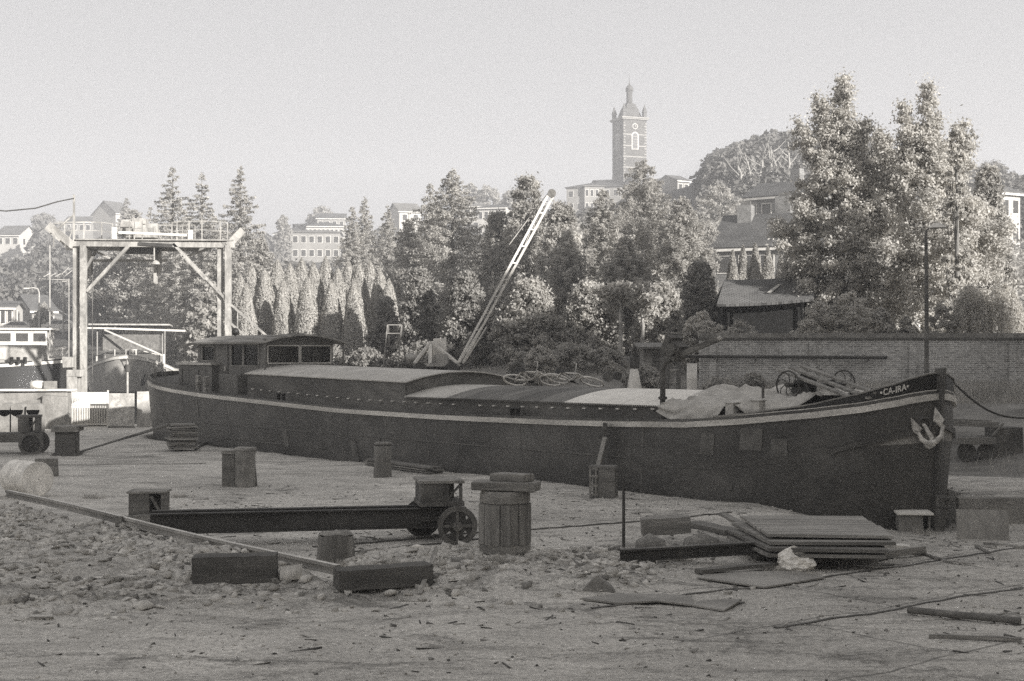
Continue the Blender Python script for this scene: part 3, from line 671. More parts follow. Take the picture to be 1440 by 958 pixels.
for yy in (-.95, .95):
    mb = MB(); r_ = .30; mb.tube([(r_ * math.cos(a), yy, zc + r_ * math.sin(a)) for a in np.linspace(0, 2 * math.pi, 33)[:-1]], .018, 6, closed=True)
    for k in range(6):
        a0 = k * math.pi / 3; mb.tube([(r_ * f * math.cos(a0 + .9 * f * f), yy, zc + r_ * f * math.sin(a0 + .9 * f * f)) for f in (.1, .35, .6, .8, 1.0)], .011, 5)
    mb.lathe([(.05, yy - .04), (.05, yy + .04)], 10, (0, 0, zc), 'Y'); mb.build('hand_wheel', 'rust_dark', wind)
mb = MB(); a = np.linspace(.2, 2.7, 10); mb.grid([[(.34 * math.cos(q), y, zc + .30 * math.sin(q)) for q in a] for y in (-.25, -.1)]); mb.build('brake_guard', 'grey_paint', wind)
MB().tube([(.1, -.3, zc + .25), (.35, -.35, zc + .1), (.48, -.4, .02)], .016, 6).build('brake_lever', 'tin', wind)
# round hatted vent
vp = bray(1175, 552, 1, -.6); vz = sheer(vp.x)
vent = thing('deck_vent', 'flat white conical cap on a short pipe beside the windlass', 'vent', bl2w((vp.x, -.6, vz)), BRZ)
MB().lathe([(.05, 0), (.05, vp.z - vz - .04)], 12).build('pipe', 'black_iron', vent)
MB().lathe([(.27, vp.z - vz - .05), (.24, vp.z - vz - .02), (.05, vp.z - vz + .09), (0, vp.z - vz + .1)], 24).build('cap', 'white_paint', vent)
# planks leaning over the windlass to the bulwark
for i, (a, b_, w_) in enumerate((((1112, 517), (1222, 560), .0), ((1128, 515), (1232, 553), .12), ((1098, 521), (1200, 560), -.14))):
    p0 = bray(a[0], a[1], 1, -.2 + w_ * 2); p1 = bray(b_[0], b_[1], 1, -1.45 + w_)
    single(MB().bar(bl2w(p0), bl2w(p1), .13, .05), 'plank', 'timber_old', 'grey plank leaning over the windlass onto the bow rail, ' + ['middle of three', 'topmost and thickest of three', 'lowest of three'][i], 'plank', 'planks leaning over the windlass', bevel=.006)
# rope coil and sack on the foredeck
def coil(c, r, n, rr, name, lab, seed=0, flat=1.0):
    pts = []
    for i in range(n * 20):
        a = i * math.pi / 10; k = r * (1 - .35 * (i / (n * 20))); pts.append(Vector(c) + Vector((k * math.cos(a), k * math.sin(a), rr + 2.0 * rr * (i // 20) * .8 * flat)))
    return single(MB().tube(pts, rr, 6), name, 'rope', lab, 'rope')
cp = bray(1192, 566, 1, -1.0); coil(bl2w((cp.x, -1.0, sheer(cp.x) + .04)), .28, 5, .025, 'rope_coil', 'coiled pale rope lying inside the bow bulwark')
sk = bray(1258, 543, 1, .3)
mb = MB(); mb.lathe([(0, 0), (.45, 0), (.5, .12), (.4, .3), (.2, .42), (0, .44)], 16); mb.jitter(.03)
sk_o = single(mb, 'canvas_heap', 'canvas', 'rumpled canvas heap at the far side of the bow deck', 'tarpaulin', loc=bl2w((4.9, .7, sheer(4.9) + .03)))
# mooring rope from the bow
e0 = bl2w((6.2, 1.6, 2.45)); e1 = W(1445, 588, 30)
pts = [e0.lerp(e1, t) + Vector((0, 0, -.25 * math.sin(math.pi * t))) for t in np.linspace(0, 1, 14)]
pts += [Vector((e1.x + 3, e1.y + 1.5, tz(e1.x + 3, e1.y + 1.5)))]
single(MB().tube(pts, .022, 6), 'mooring_rope', 'rust_dark', 'taut dark mooring rope running from the bow to the right', 'rope')
# ---- anchor
def on_hull(px, py, off=.05):
    """point on the near hull side seen at a photo pixel"""
    best = None
    o = bw2l((0, 0, HC)); d = bw2l(W(px, py, 10.0)) - o
    for k in np.linspace(2.0, 5.5, 3501):
        p = o + d * k
        t = float(np.interp(p.x, bX, np.arange(len(bX)))); f = hull_b(p.x, p.z)
        if p.y > -f - off: return p
    return p
def hull_b(x, z):
    n = len(bX); ts = np.linspace(0, n - 1, 400); best = 0
    xsb = [hull_at(t, z) for t in (hull_b.ts if False else ts)]
    return float(np.interp(x, [q[0] for q in xsb], [q[1] for q in xsb], left=0, right=0))
_cache = {}
def hull_b(x, z):
    key = round(z, 2)
    if key not in _cache:
        q = [hull_at(t, key) for t in np.linspace(0, len(bX) - 1, 400)]; _cache[key] = ([a[0] for a in q], [a[1] for a in q])
    return float(np.interp(x, _cache[key][0], _cache[key][1], left=-9, right=-9))
A0 = on_hull(1300, 598, .06)
anchor = thing('anchor', 'pale painted two fluked anchor hanging at the bow hawse', 'anchor', bl2w(A0), BRZ)
def al(px, py, off=.14):
    o = bw2l((0, 0, HC)); d = bw2l(W(px, py, 10.0)) - o
    # plane through the hawse tangent to the bow
    n = Vector((.80, -.60, 0)); P = A0 + n * off; k = (P - o).dot(n) / d.dot(n); return o + d * k - A0
nrm = Vector((.80, -.60, 0))
mb = MB(); mb.tube([al(1297, 596, -.05), al(1301, 600, .1), al(1311, 618, .18)], [.035, .04, .05], 10); mb.build('shank', 'anchor_paint', anchor)
cr = [al(1290, 606), al(1296, 618, .18), al(1305, 624, .22), al(1316, 621, .2), al(1324, 613, .18), al(1326, 598, .14)]
mb = MB(); mb.tube(cr, [.035, .048, .062, .06, .048, .034], 10); mb.tube([al(1300, 626, .2), al(1306, 629, .2), al(1315, 625, .2)], [.03, .05, .03], 8); crn = mb.build('crown', 'anchor_paint', anchor)
def fluke(pts, ridge):
    P = [al(*p) for p in pts]; q = [al(*r) + nrm * .07 for r in ridge]; bk = [p - nrm * .03 for p in P]
    mb = MB(); n = len(P); c = len(q)
    vs = P + q + bk
    fs = []
    tip, left, bot, right = 0, 1, 2, 3
    fs += [(0, 1, 4), (1, 2, 5), (1, 5, 4), (2, 3, 5), (3, 0, 4), (3, 4, 5)]
    fs += [(6, 7, 8, 9), (0, 1, 7, 6), (1, 2, 8, 7), (2, 3, 9, 8), (3, 0, 6, 9)]
    mb.add(vs, fs); mb.build('fluke', 'anchor_paint', anchor)
fluke([(1281, 587), (1283, 607), (1291, 612), (1297, 603)], [(1284, 592), (1290, 606)])
fluke([(1315, 573), (1313, 592), (1323, 601), (1328, 590)], [(1317, 580), (1323, 595)])
mb = MB(); hc = A0 + nrm * .0
mb.tube([Vector((0, 0, .03)) + Vector((-.6, -.8, 0)).normalized() * .12 * math.cos(a) + Vector((0, 0, .12 * math.sin(a))) + nrm * .02 for a in np.linspace(0, 2 * math.pi, 17)[:-1]], .035, 8, closed=True)
hw_ = mb.build('hawse_ring', 'hull_black', barge); hw_.location = A0
# ---- name lettering on the bow bulwark
ARCT = list(np.linspace(6, len(bX) - 1, 900)); _q = [hull_at(t, 2.3) for t in ARCT]; ARC = [0.0]
for _a, _b in zip(_q[:-1], _q[1:]): ARC.append(ARC[-1] + math.hypot(_b[0] - _a[0], _b[1] - _a[1]))
def lettering(txt, s_end, side, zmid, size, wx=.8):
    s0 = ARC[-1] - s_end
    cu = bpy.data.curves.new('t', 'FONT'); cu.body = txt; cu.size = size; cu.extrude = .004; cu.align_x = 'CENTER'; cu.align_y = 'CENTER'; cu.offset = .004; cu.space_character = 1.05
    ob = bpy.data.objects.new('t', cu); col.objects.link(ob); bpy.context.view_layer.update()
    me = bpy.data.meshes.new_from_object(ob.evaluated_get(bpy.context.evaluated_depsgraph_get())); bpy.data.objects.remove(ob)
    for v_ in me.vertices:
        tx, ty, tzz = v_.co; t = float(np.interp(s0 + (tx if side < 0 else -tx) * wx, ARC, ARCT)); x = float(np.interp(t, np.arange(len(bX)), bX))
        z = sheer(x) + .085 + zmid(x) + ty
        xa, b_ = hull_at(t, z); x2, b2 = hull_at(t + .03, z); l = math.hypot(x2 - xa, b2 - b_); o_ = .032 + tzz
        v_.co = (xa - (b2 - b_) / l * o_, side * (b_ + (x2 - xa) / l * o_), z)
    me.materials.clear(); me.materials.append(MATS['white_paint'])
    o = bpy.data.objects.new('name_lettering', me); col.objects.link(o); o.parent = bulwark; return o
zm = lambda x: .5 * (bul(t_of_x(x)) - sheer(x) - .075)
lettering('\u2022CA-IRA\u2022', 1.02, -1, zm, .17, .85)
lettering('\u2022CA-IRA\u2022', 1.15, 1, zm, .17, .85)
# ---- canvas tarpaulin hanging over the coaming
mb = MB(); rows = []
rng = np.random.RandomState(5)
xa, xb = 1.35, 4.75
NX = 60
for j in range(46):
    f = j / 45; row = []
    for i in range(NX + 1):
        u = i / NX; x = xa + (xb - xa) * u
        y = CW * .75 - f * (CW * .75 + CW + .12)
        if f < .72:
            ff = f / .72; y = 1.4 - ff * (1.4 + CW + .08); z = coam_z(min(x, 3.6)) + .30 * arch(min(max(y, -CW - .05), CW + .05), CW + .05) + .035
            rn = float(vnoise(np.array([u * 7 + ff * 4]), np.array([ff * 5 - u * 3]))[0]); rn2 = float(vnoise(np.array([u * 19 + ff * 9]), np.array([ff * 8 - u * 6 + 3]))[0]); z += .08 * (1 - abs(2 * rn - 1)) ** 3 + .045 * (1 - abs(2 * rn2 - 1)) ** 3 - .03
            z += .05 * math.sin(6 * ff + 3 * u) * ff + .035 * math.sin(14 * (u * .8 + ff)) + .02 * math.sin(31 * (u - .4 * ff))
            if x > 3.6: z -= (x - 3.6) * .05
        else:
            ff = (f - .72) / .28; drop = .56 * math.sin(math.pi * min(1, max(0, (u + .04) / .62))) ** .7 if u < .58 else .10 + .10 * math.sin(9 * u)
            drop = max(drop, .06)
            y = -CW - .08 - .12 * math.sin(ff * 2.2) - .07 * ff ** .5 * abs(math.sin(13 * (u - .3) * (1.3 - ff) + 4 * ff)) - .03 * math.sin(34 * (u - .3) * (1.2 - .7 * ff) + 9 * ff); z0 = coam_z(min(x, 3.6)) + .035 + .05 * math.sin(6 + 3 * u) + .035 * math.sin(14 * (u * .8 + 1)) + .02 * math.sin(31 * (u - .4)) - (max(x - 3.6, 0)) * .05
            z = z0 - drop * ff + .02 * math.sin(25 * u + 5 * ff)
        row.append((x, y, z))
    rows.append(row)
mb.grid(rows)
tp = single(mb, 'tarpaulin', 'canvas', 'crumpled grey canvas draped over the fore hatch, sagging down the side', 'tarpaulin', loc=BL, rz=BRZ)
so_ = tp.modifiers.new('solid', 'SOLIDIFY'); so_.thickness = .012
# ---- bicycles lying on the hatch boards
def bicycle(loc, rot, lab):
    t = thing('bicycle', lab, 'bicycle', loc, 0, 'bicycles lying on the barge hatch', rot)
    r_ = .32
    for cx in (-.52, .52):
        mb = MB(); mb.tube([(cx + r_ * math.cos(a), 0, r_ + r_ * math.sin(a)) for a in np.linspace(0, 2 * math.pi, 31)[:-1]], .026, 6, closed=True)
        w = mb.build('wheel', 'white_paint', t)
        mb = MB()
        for k in range(12): a = k * math.pi / 6; mb.tube([(cx, 0, r_), (cx + r_ * math.cos(a), 0, r_ + r_ * math.sin(a))], .003, 4)
        mb.lathe([(.03, -.04), (.03, .04)], 8, (cx, 0, r_), 'Y'); mb.build('spokes', 'tin', w)
    mb = MB(); sb, hd, bb, ra = (-.17, 0, .82), (.33, 0, .80), (-.05, 0, .30), (-.52, 0, r_)
    for a, b_ in ((sb, hd), (sb, bb), (hd, bb), (bb, ra), (sb, ra), ((.36, 0, .72), bb)): mb.tube([a, b_], .023, 6)
    mb.tube([(.3, 0, .9), (.36, 0, .72), (.52, 0, r_)], .015, 6); mb.build('frame', 'white_paint', t)
    mb = MB(); mb.tube([(.18, -.26, .92), (.3, -.22, .98), (.3, 0, .95), (.3, .22, .98), (.18, .26, .92)], .014, 6); mb.build('handlebar', 'tin', t)
    mb = MB(); mb.add([(-.32, -.08, .90), (-.32, .08, .90), (.0, .015, .9), (.0, -.015, .9), (-.3, -.05, .85), (-.3, .05, .85), (-.02, 0, .86)], [(0, 1, 2, 3), (0, 4, 5, 1), (3, 2, 6), (0, 3, 6, 4), (1, 5, 6, 2)]); mb.bar((-.19, 0, .8), (-.2, 0, .88), .025); mb.build('saddle', 'black_iron', t)
    mb = MB(); mb.lathe([(.09, -.045), (.09, -.04)], 16, (-.05, 0, .3), 'Y'); mb.bar((-.05, -.06, .3), (.1, -.06, .22), .02); mb.bar((-.05, .06, .3), (-.2, .06, .38), .02); mb.build('crank', 'rust_dark', t)
    return t
p1 = bl2w((-6.35, .95, coam_z(-6.35) + .30 * arch(.95) + .06)); p2 = bl2w((-5.1, 1.0, coam_z(-5.1) + .30 * arch(1.0) + .05))
bicycle(p1, (R(62), R(0), R(-20)), 'pale bicycle lying on the hatch boards, the nearer to the raised hold')
bicycle(p2 + Vector((0.3, 0, .05)), (R(66), R(4), R(-30)), 'pale bicycle lying on the hatch boards, the one farther from the raised hold')
# ------------------------------------------------------------------ yard objects
def gz(p, dz=0.0): return Vector((p[0], p[1], tz(p[0], p[1]) + dz))
def GP(px, py):
    """first ground point under a photo pixel, marching away from the eye"""
    d = np.arange(8, 90, .02); x = (px - 720) * d / F; z = HC - (py - HY) * d / F; t = terrain(x, d); i = int(np.argmax(z <= t)); return Vector((x[i], d[i], t[i]))
def timber_beam(p, q, w, h, name, m, lab, cat, group=None, bevel=.012, lift=0.0):
    p, q = Vector(p), Vector(q); c = (p + q) / 2; d = q - p; L = d.length
    mb = MB(); n = 8; rows = []
    rs = random.Random(hash(lab) & 255)
    for i in range(n + 1):
        x = -L / 2 + L * i / n; j = [rs.uniform(-.006, .006) for _ in range(4)]
        rows.append([(x, -w / 2 + j[0], -h / 2 + j[1]), (x, w / 2 + j[2], -h / 2 + j[0]), (x, w / 2 + j[3], h / 2 + j[1]), (x, -w / 2 + j[1], h / 2 + j[2])])
    mb.grid(rows, sm=False, closed=True); mb.add(rows[0], [(3, 2, 1, 0)]); mb.add(rows[-1], [(0, 1, 2, 3)])
    bm_ = mb; o = single(mb, name, m, lab, cat, group, bevel=0)
    o.location = c + Vector((0, 0, lift)); o.rotation_euler = (0, -math.asin(d.z / L), math.atan2(d.y, d.x)); return o
# --- long loose rail in front
a, b_ = RA.copy(), RB.copy(); mb = MB(); n = 16
prof = [(u_ * .85, w_ * .75) for u_, w_ in [(-.07, 0), (.07, 0), (.07, .02), (.02, .035), (.02, .09), (.05, .105), (.045, .155), (-.045, .155), (-.05, .105), (-.02, .09), (-.02, .035), (-.07, .02)]]
def rail(a, b_, prof, n, sag, bump_=.0):
    a, b_ = Vector(a), Vector(b_); d = (b_ - a).normalized(); s_ = Vector((-d.y, d.x, 0)).normalized(); rows = []
    for i in range(n + 1):
        t = i / n; p = a.lerp(b_, t); zz = p.z + sag * math.sin(t * 7) * .5
        rows.append([(p.x + s_.x * u, p.y + s_.y * u, zz + w) for u, w in prof])
    return rows
a2 = a - Vector((0, 0, .08)); b2 = b_ - Vector((0, 0, .08))
rows = rail(a2, b2, prof, 20, .03)
mb.grid(rows, sm=False, closed=True); mb.add(rows[0], [tuple(range(12))]); mb.add(rows[-1], [tuple(range(12))])
lr = thing('loose_rail', 'long worn steel rail lying along the rubble heap in the foreground', 'rail', (0, 0, 0))
mb.build('rail_body', 'steel_plate', lr)
mb = MB(); tp_ = [[(q[0], q[1], q[2] + .0025) for q in (r[7], r[6])] for r in rows]; mb.grid(tp_); mb.build('worn_lit_top', 'rail_top', lr, recalc=False)  # head strip paler than the body: wear plus the lit top put into colour
# --- rubble
rng = np.random.RandomState(11)
ico = None
def ico_pts():
    bm = bmesh.new(); bmesh.ops.create_icosphere(bm, subdivisions=1, radius=1.0); v = np.array([q.co[:] for q in bm.verts]); f = np.array([[x.index for x in g.verts] for g in bm.faces]); bm.free(); return v, f
IV0, IF0 = ico_pts()
IV1 = np.array([(x, y, z) for x in (-1, 1) for y in (-1, 1) for z in (-1, 1)], float) * .72; IF1 = np.array([(0, 1, 3), (0, 3, 2), (4, 6, 7), (4, 7, 5), (0, 4, 5), (0, 5, 1), (2, 3, 7), (2, 7, 6), (0, 2, 6), (0, 6, 4), (1, 5, 7), (1, 7, 3)])
def stones(name, pts, sizes, m, flat=.6, seed=1, parent=None, rough=.28):
    IV, IF = (IV1, IF1) if seed % 3 else (IV0, IF0); rough = rough * 2.0 if seed % 3 else rough
    r = np.random.RandomState(seed); n = len(pts); nv = len(IV)
    V = np.repeat(IV[None], n, 0) * (1 + rough * r.uniform(-1, 1, (n, nv, 1)))
    V[..., 2] *= np.where(r.rand(n) < .35, .45, 1.0)[:, None]
    V *= r.uniform(.6, 1.25, (n, 1, 3)) * np.array([1, .9, flat])
    a = r.uniform(0, 6.28, n); b_ = r.uniform(-.5, .5, n); ca, sa = np.cos(a)[:, None], np.sin(a)[:, None]; cb, sb = np.cos(b_)[:, None], np.sin(b_)[:, None]
    x, y, z = V[..., 0], V[..., 1], V[..., 2]; x, z = x * cb - z * sb, x * sb + z * cb; x, y = x * ca - y * sa, x * sa + y * ca
    V = np.stack([x, y, z], -1) * np.array(sizes)[:, None, None] + np.array(pts)[:, None, :]
    Fa = (IF[None] + (np.arange(n) * nv)[:, None, None]).reshape(-1, 3)
    me = bpy.data.meshes.new(name); me.vertices.add(n * nv); me.vertices.foreach_set('co', V.astype('f4').ravel())
    me.loops.add(Fa.size); me.loops.foreach_set('vertex_index', Fa.astype('i4').ravel()); me.polygons.add(len(Fa)); me.polygons.foreach_set('loop_start', np.arange(0, Fa.size, 3, dtype='i4'))
    me.materials.append(MATS[m]); me.update(calc_edges=True); o = bpy.data.objects.new(name, me); col.objects.link(o); return o
def scatter(n, x0, x1, y0, y1, wfun, seed):
    r = np.random.RandomState(seed); x = r.uniform(x0, x1, n); y = r.uniform(y0, y1, n); k = r.rand(n) < wfun(x, y); return x[k], y[k]
for nm, lab, m_, n, smin, smax, sd in (('rubble', 'broken brick and stone rubble heaped along the loose rail', 'stone', 14000, .012, .12, 1), ('rubble', 'grey rubble fragments between the paler stones', 'block', 3500, .012, .09, 2), ('rubble', 'pale mortar crumbs in the rubble', 'concrete_pale', 9000, .012, .11, 3)):
    x, y = scatter(n * 3, -12.5, 4, 15.5, 30.5, lambda x, y: rubble_w(x, y) * (.2 + 1.2 * sm((vnoise(x * 1.3, y * 1.3) - .2) / .6)), sd)
    r = np.random.RandomState(sd + 20); s_ = smin + (smax - smin) * r.rand(len(x)) ** 4.5; z = terrain(x, y) - s_ * .05
    tag(stones('rubble', np.stack([x, y, z], -1), s_, m_, seed=sd), lab, 'rubble', kind='stuff')
x, y = scatter(16000, -7, 9, 12.5, 30, lambda x, y: .35 + .65 * sm((vnoise(x * .8 + 3, y * .8) - .45) / .3), 8)
r = np.random.RandomState(31); s_ = .005 + .026 * r.rand(len(x)) ** 6
tag(stones('gravel', np.stack([x, y, terrain(x, y) + s_ * .2], -1), s_, 'stone', seed=9), 'loose gravel specks scattered over the yard', 'gravel', kind='stuff')
x, y = scatter(7000, -7, 10, 12.5, 32, lambda x, y: .4 + 0 * x, 18)
r = np.random.RandomState(33); s_ = .006 + .02 * r.rand(len(x)) ** 4
tag(stones('gravel', np.stack([x, y, terrain(x, y) + s_ * .2], -1), s_, 'timber_dark', seed=19), 'dark splinters and crumbs scattered over the yard', 'gravel', kind='stuff')
r = np.random.RandomState(61); n_ = 1500; sx = r.uniform(-7, 9, n_); sy = 13 + 17 * r.rand(n_) ** .9; kk = r.rand(n_) < .25 + .75 * sm((vnoise(sx * .7 + 8, sy * .7) - .5) / .2); sx, sy = sx[kk], sy[kk]; n_ = len(sx)
L_s = .03 + .16 * r.rand(n_) ** 3; a_s = r.uniform(0, 6.28, n_); w_s = .006 + .012 * r.rand(n_); z_s = terrain(sx, sy) + .008
d1 = np.stack([np.cos(a_s) * L_s, np.sin(a_s) * L_s, r.uniform(-.01, .02, n_)], -1); d2 = np.stack([-np.sin(a_s) * w_s, np.cos(a_s) * w_s, .006 + 0 * w_s], -1); cc_ = np.stack([sx, sy, z_s], -1)
V_s = np.stack([cc_ - d1 - d2, cc_ + d1 - d2 * .6, cc_ + d1 + d2 * .6, cc_ - d1 + d2], 1)
me = bpy.data.meshes.new('litter'); V_t = V_s.copy(); V_t[..., 2] -= .012; VV = np.concatenate([V_s, V_t], 1); me.vertices.add(8 * n_); me.vertices.foreach_set('co', VV.astype('f4').ravel())
fq = np.array([(0, 1, 2, 3), (4, 7, 6, 5), (0, 4, 5, 1), (1, 5, 6, 2), (2, 6, 7, 3), (3, 7, 4, 0)]); FQ = (fq[None] + (np.arange(n_) * 8)[:, None, None]).reshape(-1, 4)
me.loops.add(FQ.size); me.loops.foreach_set('vertex_index', FQ.astype('i4').ravel()); me.polygons.add(len(FQ)); me.polygons.foreach_set('loop_start', np.arange(0, FQ.size, 4, dtype='i4')); me.materials.append(MATS['timber_pale']); me.materials.append(MATS['timber_dark'])
me.polygons.foreach_set('material_index', np.repeat(r.randint(0, 2, n_), 6).astype('i4')); me.update(calc_edges=True); lo = bpy.data.objects.new('litter', me); col.objects.link(lo); tag(lo, 'wood splinters and chips strewn over the yard', 'litter', kind='stuff')
# larger stones, each its own thing
big = [(405, 812, .20, 'c'), (430, 818, .14, 'c'), (345, 808, .10, 's'), (385, 832, .11, 's'), (200, 855, .13, 'c'), (170, 862, .09, 's'), (290, 852, .075, 's'), (215, 800, .12, 's'), (235, 812, .10, 's'), (60, 790, .08, 's'), (20, 846, .11, 's'), (150, 812, .08, 's'), (120, 780, .07, 's'), (255, 790, .06, 's'),
       (548, 838, .13, 'c'), (575, 838, .07, 'c'), (595, 845, .08, 's'), (640, 838, .09, 'c'), (632, 852, .08, 's'), (505, 845, .07, 'c'), (495, 855, .06, 's'), (655, 856, .06, 'c'), (528, 860, .06, 'c'), (690, 855, .06, 's'), (715, 850, .07, 's'), (760, 855, .055, 'd'), (740, 862, .05, 's'), (790, 860, .05, 's'), (840, 868, .05, 's'), (845, 832, .05, 's'), (450, 842, .07, 'c'), (470, 860, .06, 's'), (330, 840, .07, 'c'), (300, 870, .05, 's'), (365, 856, .06, 'c'), (85, 740, .06, 's'), (40, 720, .07, 's'), (65, 735, .05, 's'), (190, 780, .05, 's'), (100, 830, .07, 's'), (45, 800, .06, 's'), (425, 838, .06, 'd'), (580, 925, .03, 'c'), (606, 928, .04, 'd'), (1195, 847, .04, 'd'), (1246, 888, .03, 'd')]
mm = {'c': 'concrete_pale', 's': 'stone', 'd': 'block'}
for i, (px, py, s_, k) in enumerate(big):
    p = GP(px, py); o = stones('rubble_chunk', [(0, 0, s_ * .25)], [s_ * .85], mm[k], flat=.75, seed=40 + i, rough=.22); o.location = p
    if i == 0: lb = 'largest pale boulder between the square timber and the loose rail'
    elif i == 14: lb = 'pale round stone against the right end of the tilted timber'
    elif i == 4: lb = 'flat faced pale chunk alone on the near edge of the rubble heap'
    else: lb = {'c': 'pale fist to head sized chunk of broken masonry in the foreground rubble', 's': 'mid grey broken chunk in the foreground rubble', 'd': 'dark brick chunk in the foreground'}[k]
    tag(o, lb, 'stone', 'broken chunks in the foreground' if i not in (0, 14, 4) else None)
# --- square timbers
timber_beam(GP(268, 822) + Vector((0, 0.18, .15)), GP(386, 820) + Vector((0, .18, .17)), .36, .33, 'timber_block', 'timber_dark', 'dark square timber lying on the rubble in front of the loose rail', 'timber')
timber_beam(GP(470, 838) + Vector((0, .2, .16)), GP(602, 826) + Vector((0, .2, .15)), .34, .25, 'timber_block', 'timber_dark', 'dark tilted timber at the end of the loose rail', 'timber')
# --- bollards and blocks ------------------------------------------------------
def px_size(p, n): return n * p.y / F
# big keel block with banded head, right of the trolley
p = GP(710, 782); k = px_size(p, 1)
t = thing('keel_block', 'large round planked keel block with loose beams on top, right of the trolley wheels', 'keel block', p + Vector((0, 0.4, 0)), .2)
rr = 37 * k
mb = MB(); n = 12
ns = 8
mb.lathe([(rr * 1.0, 0), (rr * 1.0, .10), (rr * .965, .13), (rr * .94, .80)], ns, sm=False); mb.build('body', 'post_wood', t)
mb = MB(); mb.lathe([(rr * 1.015, .0), (rr * 1.02, .12)], ns, sm=False); mb.build('base_hoop', 'block', t)
mb = MB()
mb.lathe([(rr * .96, .69), (rr * 1.0, .70), (rr * 1.0, .80), (rr * .95, .86)], ns, sm=False); mb.build('head_band', 'block_top', t)
mb = MB()
for a in np.linspace(0, 2 * math.pi, 9)[:-1]:
    for e_ in (-.075, .075):
        a_ = a + math.pi / 8; mb.box((rr * .895 * math.cos(a_) - e_ * math.sin(a_), rr * .895 * math.sin(a_) + e_ * math.cos(a_), .40), (.05, .135, .56), rz=a_)
mb.build('stave', 'post_wood', t, bevel=.006)
for c, sz, rz_, lb in (((0.02, -.06, .93), (.92, .42, .12), -.2, 'thick weathered plank across the round keel block, the lower one'), ((.10, -.04, 1.05), (.56, .3, .11), -.55, 'short thick plank lying skewed on top of the round keel block')):
    o = single(MB().box((0, 0, 0), sz).jitter(.008), 'plank', 'timber_old', lb, 'plank', 'planks on the round keel block', bevel=.015); o.location = t.location + Vector(c); o.rotation_euler = (0, 0, rz_)
# box with cylinder bollard, centre left (310-355)
p = GP(333, 686); k = px_size(p, 1)
t = thing('keel_block', 'keel block made of a square box beside a round post, left middle of the yard', 'keel block', p + Vector((0, .25, 0)), 0)
MB().bx(-23 * k, -5 * k, -.1, .45, 0, 46 * k).build('box_body', 'timber', t, bevel=.01)
mb = MB(); mb.lathe([(14.5 * k, 0), (14.5 * k, 52 * k)], 20, (9 * k, -.02, 0)); mb.build('round_post', 'block', t)
mb = MB(); mb.lathe([(15.5 * k, 52 * k), (15.5 * k, 54.5 * k), (13 * k, 56 * k)], 18, (9 * k, -.02, 0)); mb.box((-2 * k, .15, 49 * k), (44 * k, .55, 5 * k)); mb.jitter(.006); mb.build('cap', 'block_top', t)
MB().bar((22 * k, .2, 0), (19 * k, .1, 50 * k), .05).build('side_prop', 'timber', t)
# capped dark block far left (70-110)
p = GP(90, 641); k = px_size(p, 1)
t = thing('keel_block', 'dark square keel block with a wide crumbling wooden cap, far left of the yard', 'keel block', p + Vector((0, .3, 0)), .1)
MB().box((0, 0, 17.5 * k), (28 * k, .62, 33 * k)).build('body', 'timber_dark', t, bevel=.01)
MB().box((0, 0, .03), (36 * k, .75, .06)).build('foot_plate', 'timber_dark', t)
mb = MB(); mb.box((0, 0, 37 * k), (37 * k, .8, 7 * k)); mb.box((4 * k, .1, 40.5 * k), (44 * k, .5, 2.5 * k)); mb.jitter(.012); mb.build('cap', 'block_top', t, bevel=.012)
MB().bar((17 * k, -.2, 0), (13 * k, -.2, 33 * k), .05).build('side_prop', 'timber', t)
# low box keel block near the beam (177-228)
p = GP(203, 733); k = px_size(p, 1)
t = thing('keel_block', 'low wooden box block with diagonal brace at the left end of the trolley beam', 'keel block', p + Vector((0, .3, 0)), .05)
mb = MB(); mb.bx(-25 * k, 4 * k, -.2, .3, 0, 38 * k); mb.bx(20 * k, 25 * k, -.2, .3, 0, 38 * k); mb.bx(4 * k, 20 * k, .2, .3, 0, 38 * k); mb.build('body', 'timber', t, bevel=.008)
MB().bar((6 * k, -.15, 34 * k), (20 * k, -.15, 10 * k), .05, .1, up=(0, 1, 0)).build('brace', 'timber', t)
mb = MB(); mb.box((0, .05, 39.5 * k), (54 * k, .58, 3 * k)); mb.jitter(.008); mb.build('top_board', 'block_top', t)
timber_beam(GP(165, 741) + Vector((0, .05, .08)), GP(216, 738) + Vector((0, .0, .1)), .1, .16, 'board', 'timber_old', 'short board lying against the low box block', 'board')
# round wooden post (525-550) with plank bundle
p = GP(537, 672); k = px_size(p, 1)
t = thing('mooring_post', 'short thick wooden post in front of a low bundle of planks', 'post', p + Vector((0, .2, 0)))
mb = MB(); mb.lathe([(13 * k, 0), (12.2 * k, 24 * k), (12.6 * k, 48 * k), (11 * k, 49.5 * k), (0, 50 * k)], 16); mb.jitter(.004); mb.build('shaft', 'post_wood', t)
MB().lathe([(12.9 * k, 45 * k), (12.9 * k, 46.5 * k)], 16).build('hoop', 'rust_dark', t)
q0, q1 = GP(516, 655), GP(606, 668)
for i in range(9):
    c, r_ = i % 3, i // 3; off = Vector((.10, .16, 0)) * c + Vector((0, .12, .035 + .055 * r_)); e = random.uniform(-.15, .15); d = (q1 - q0).normalized() * e
    timber_beam(q0 + off + d, q1 + off + d * 1.3, .13, .035, 'plank', 'timber_old' if i % 2 else 'timber', 'weathered plank in the low bundle behind the short wooden post', 'plank', 'planks in the low bundle')
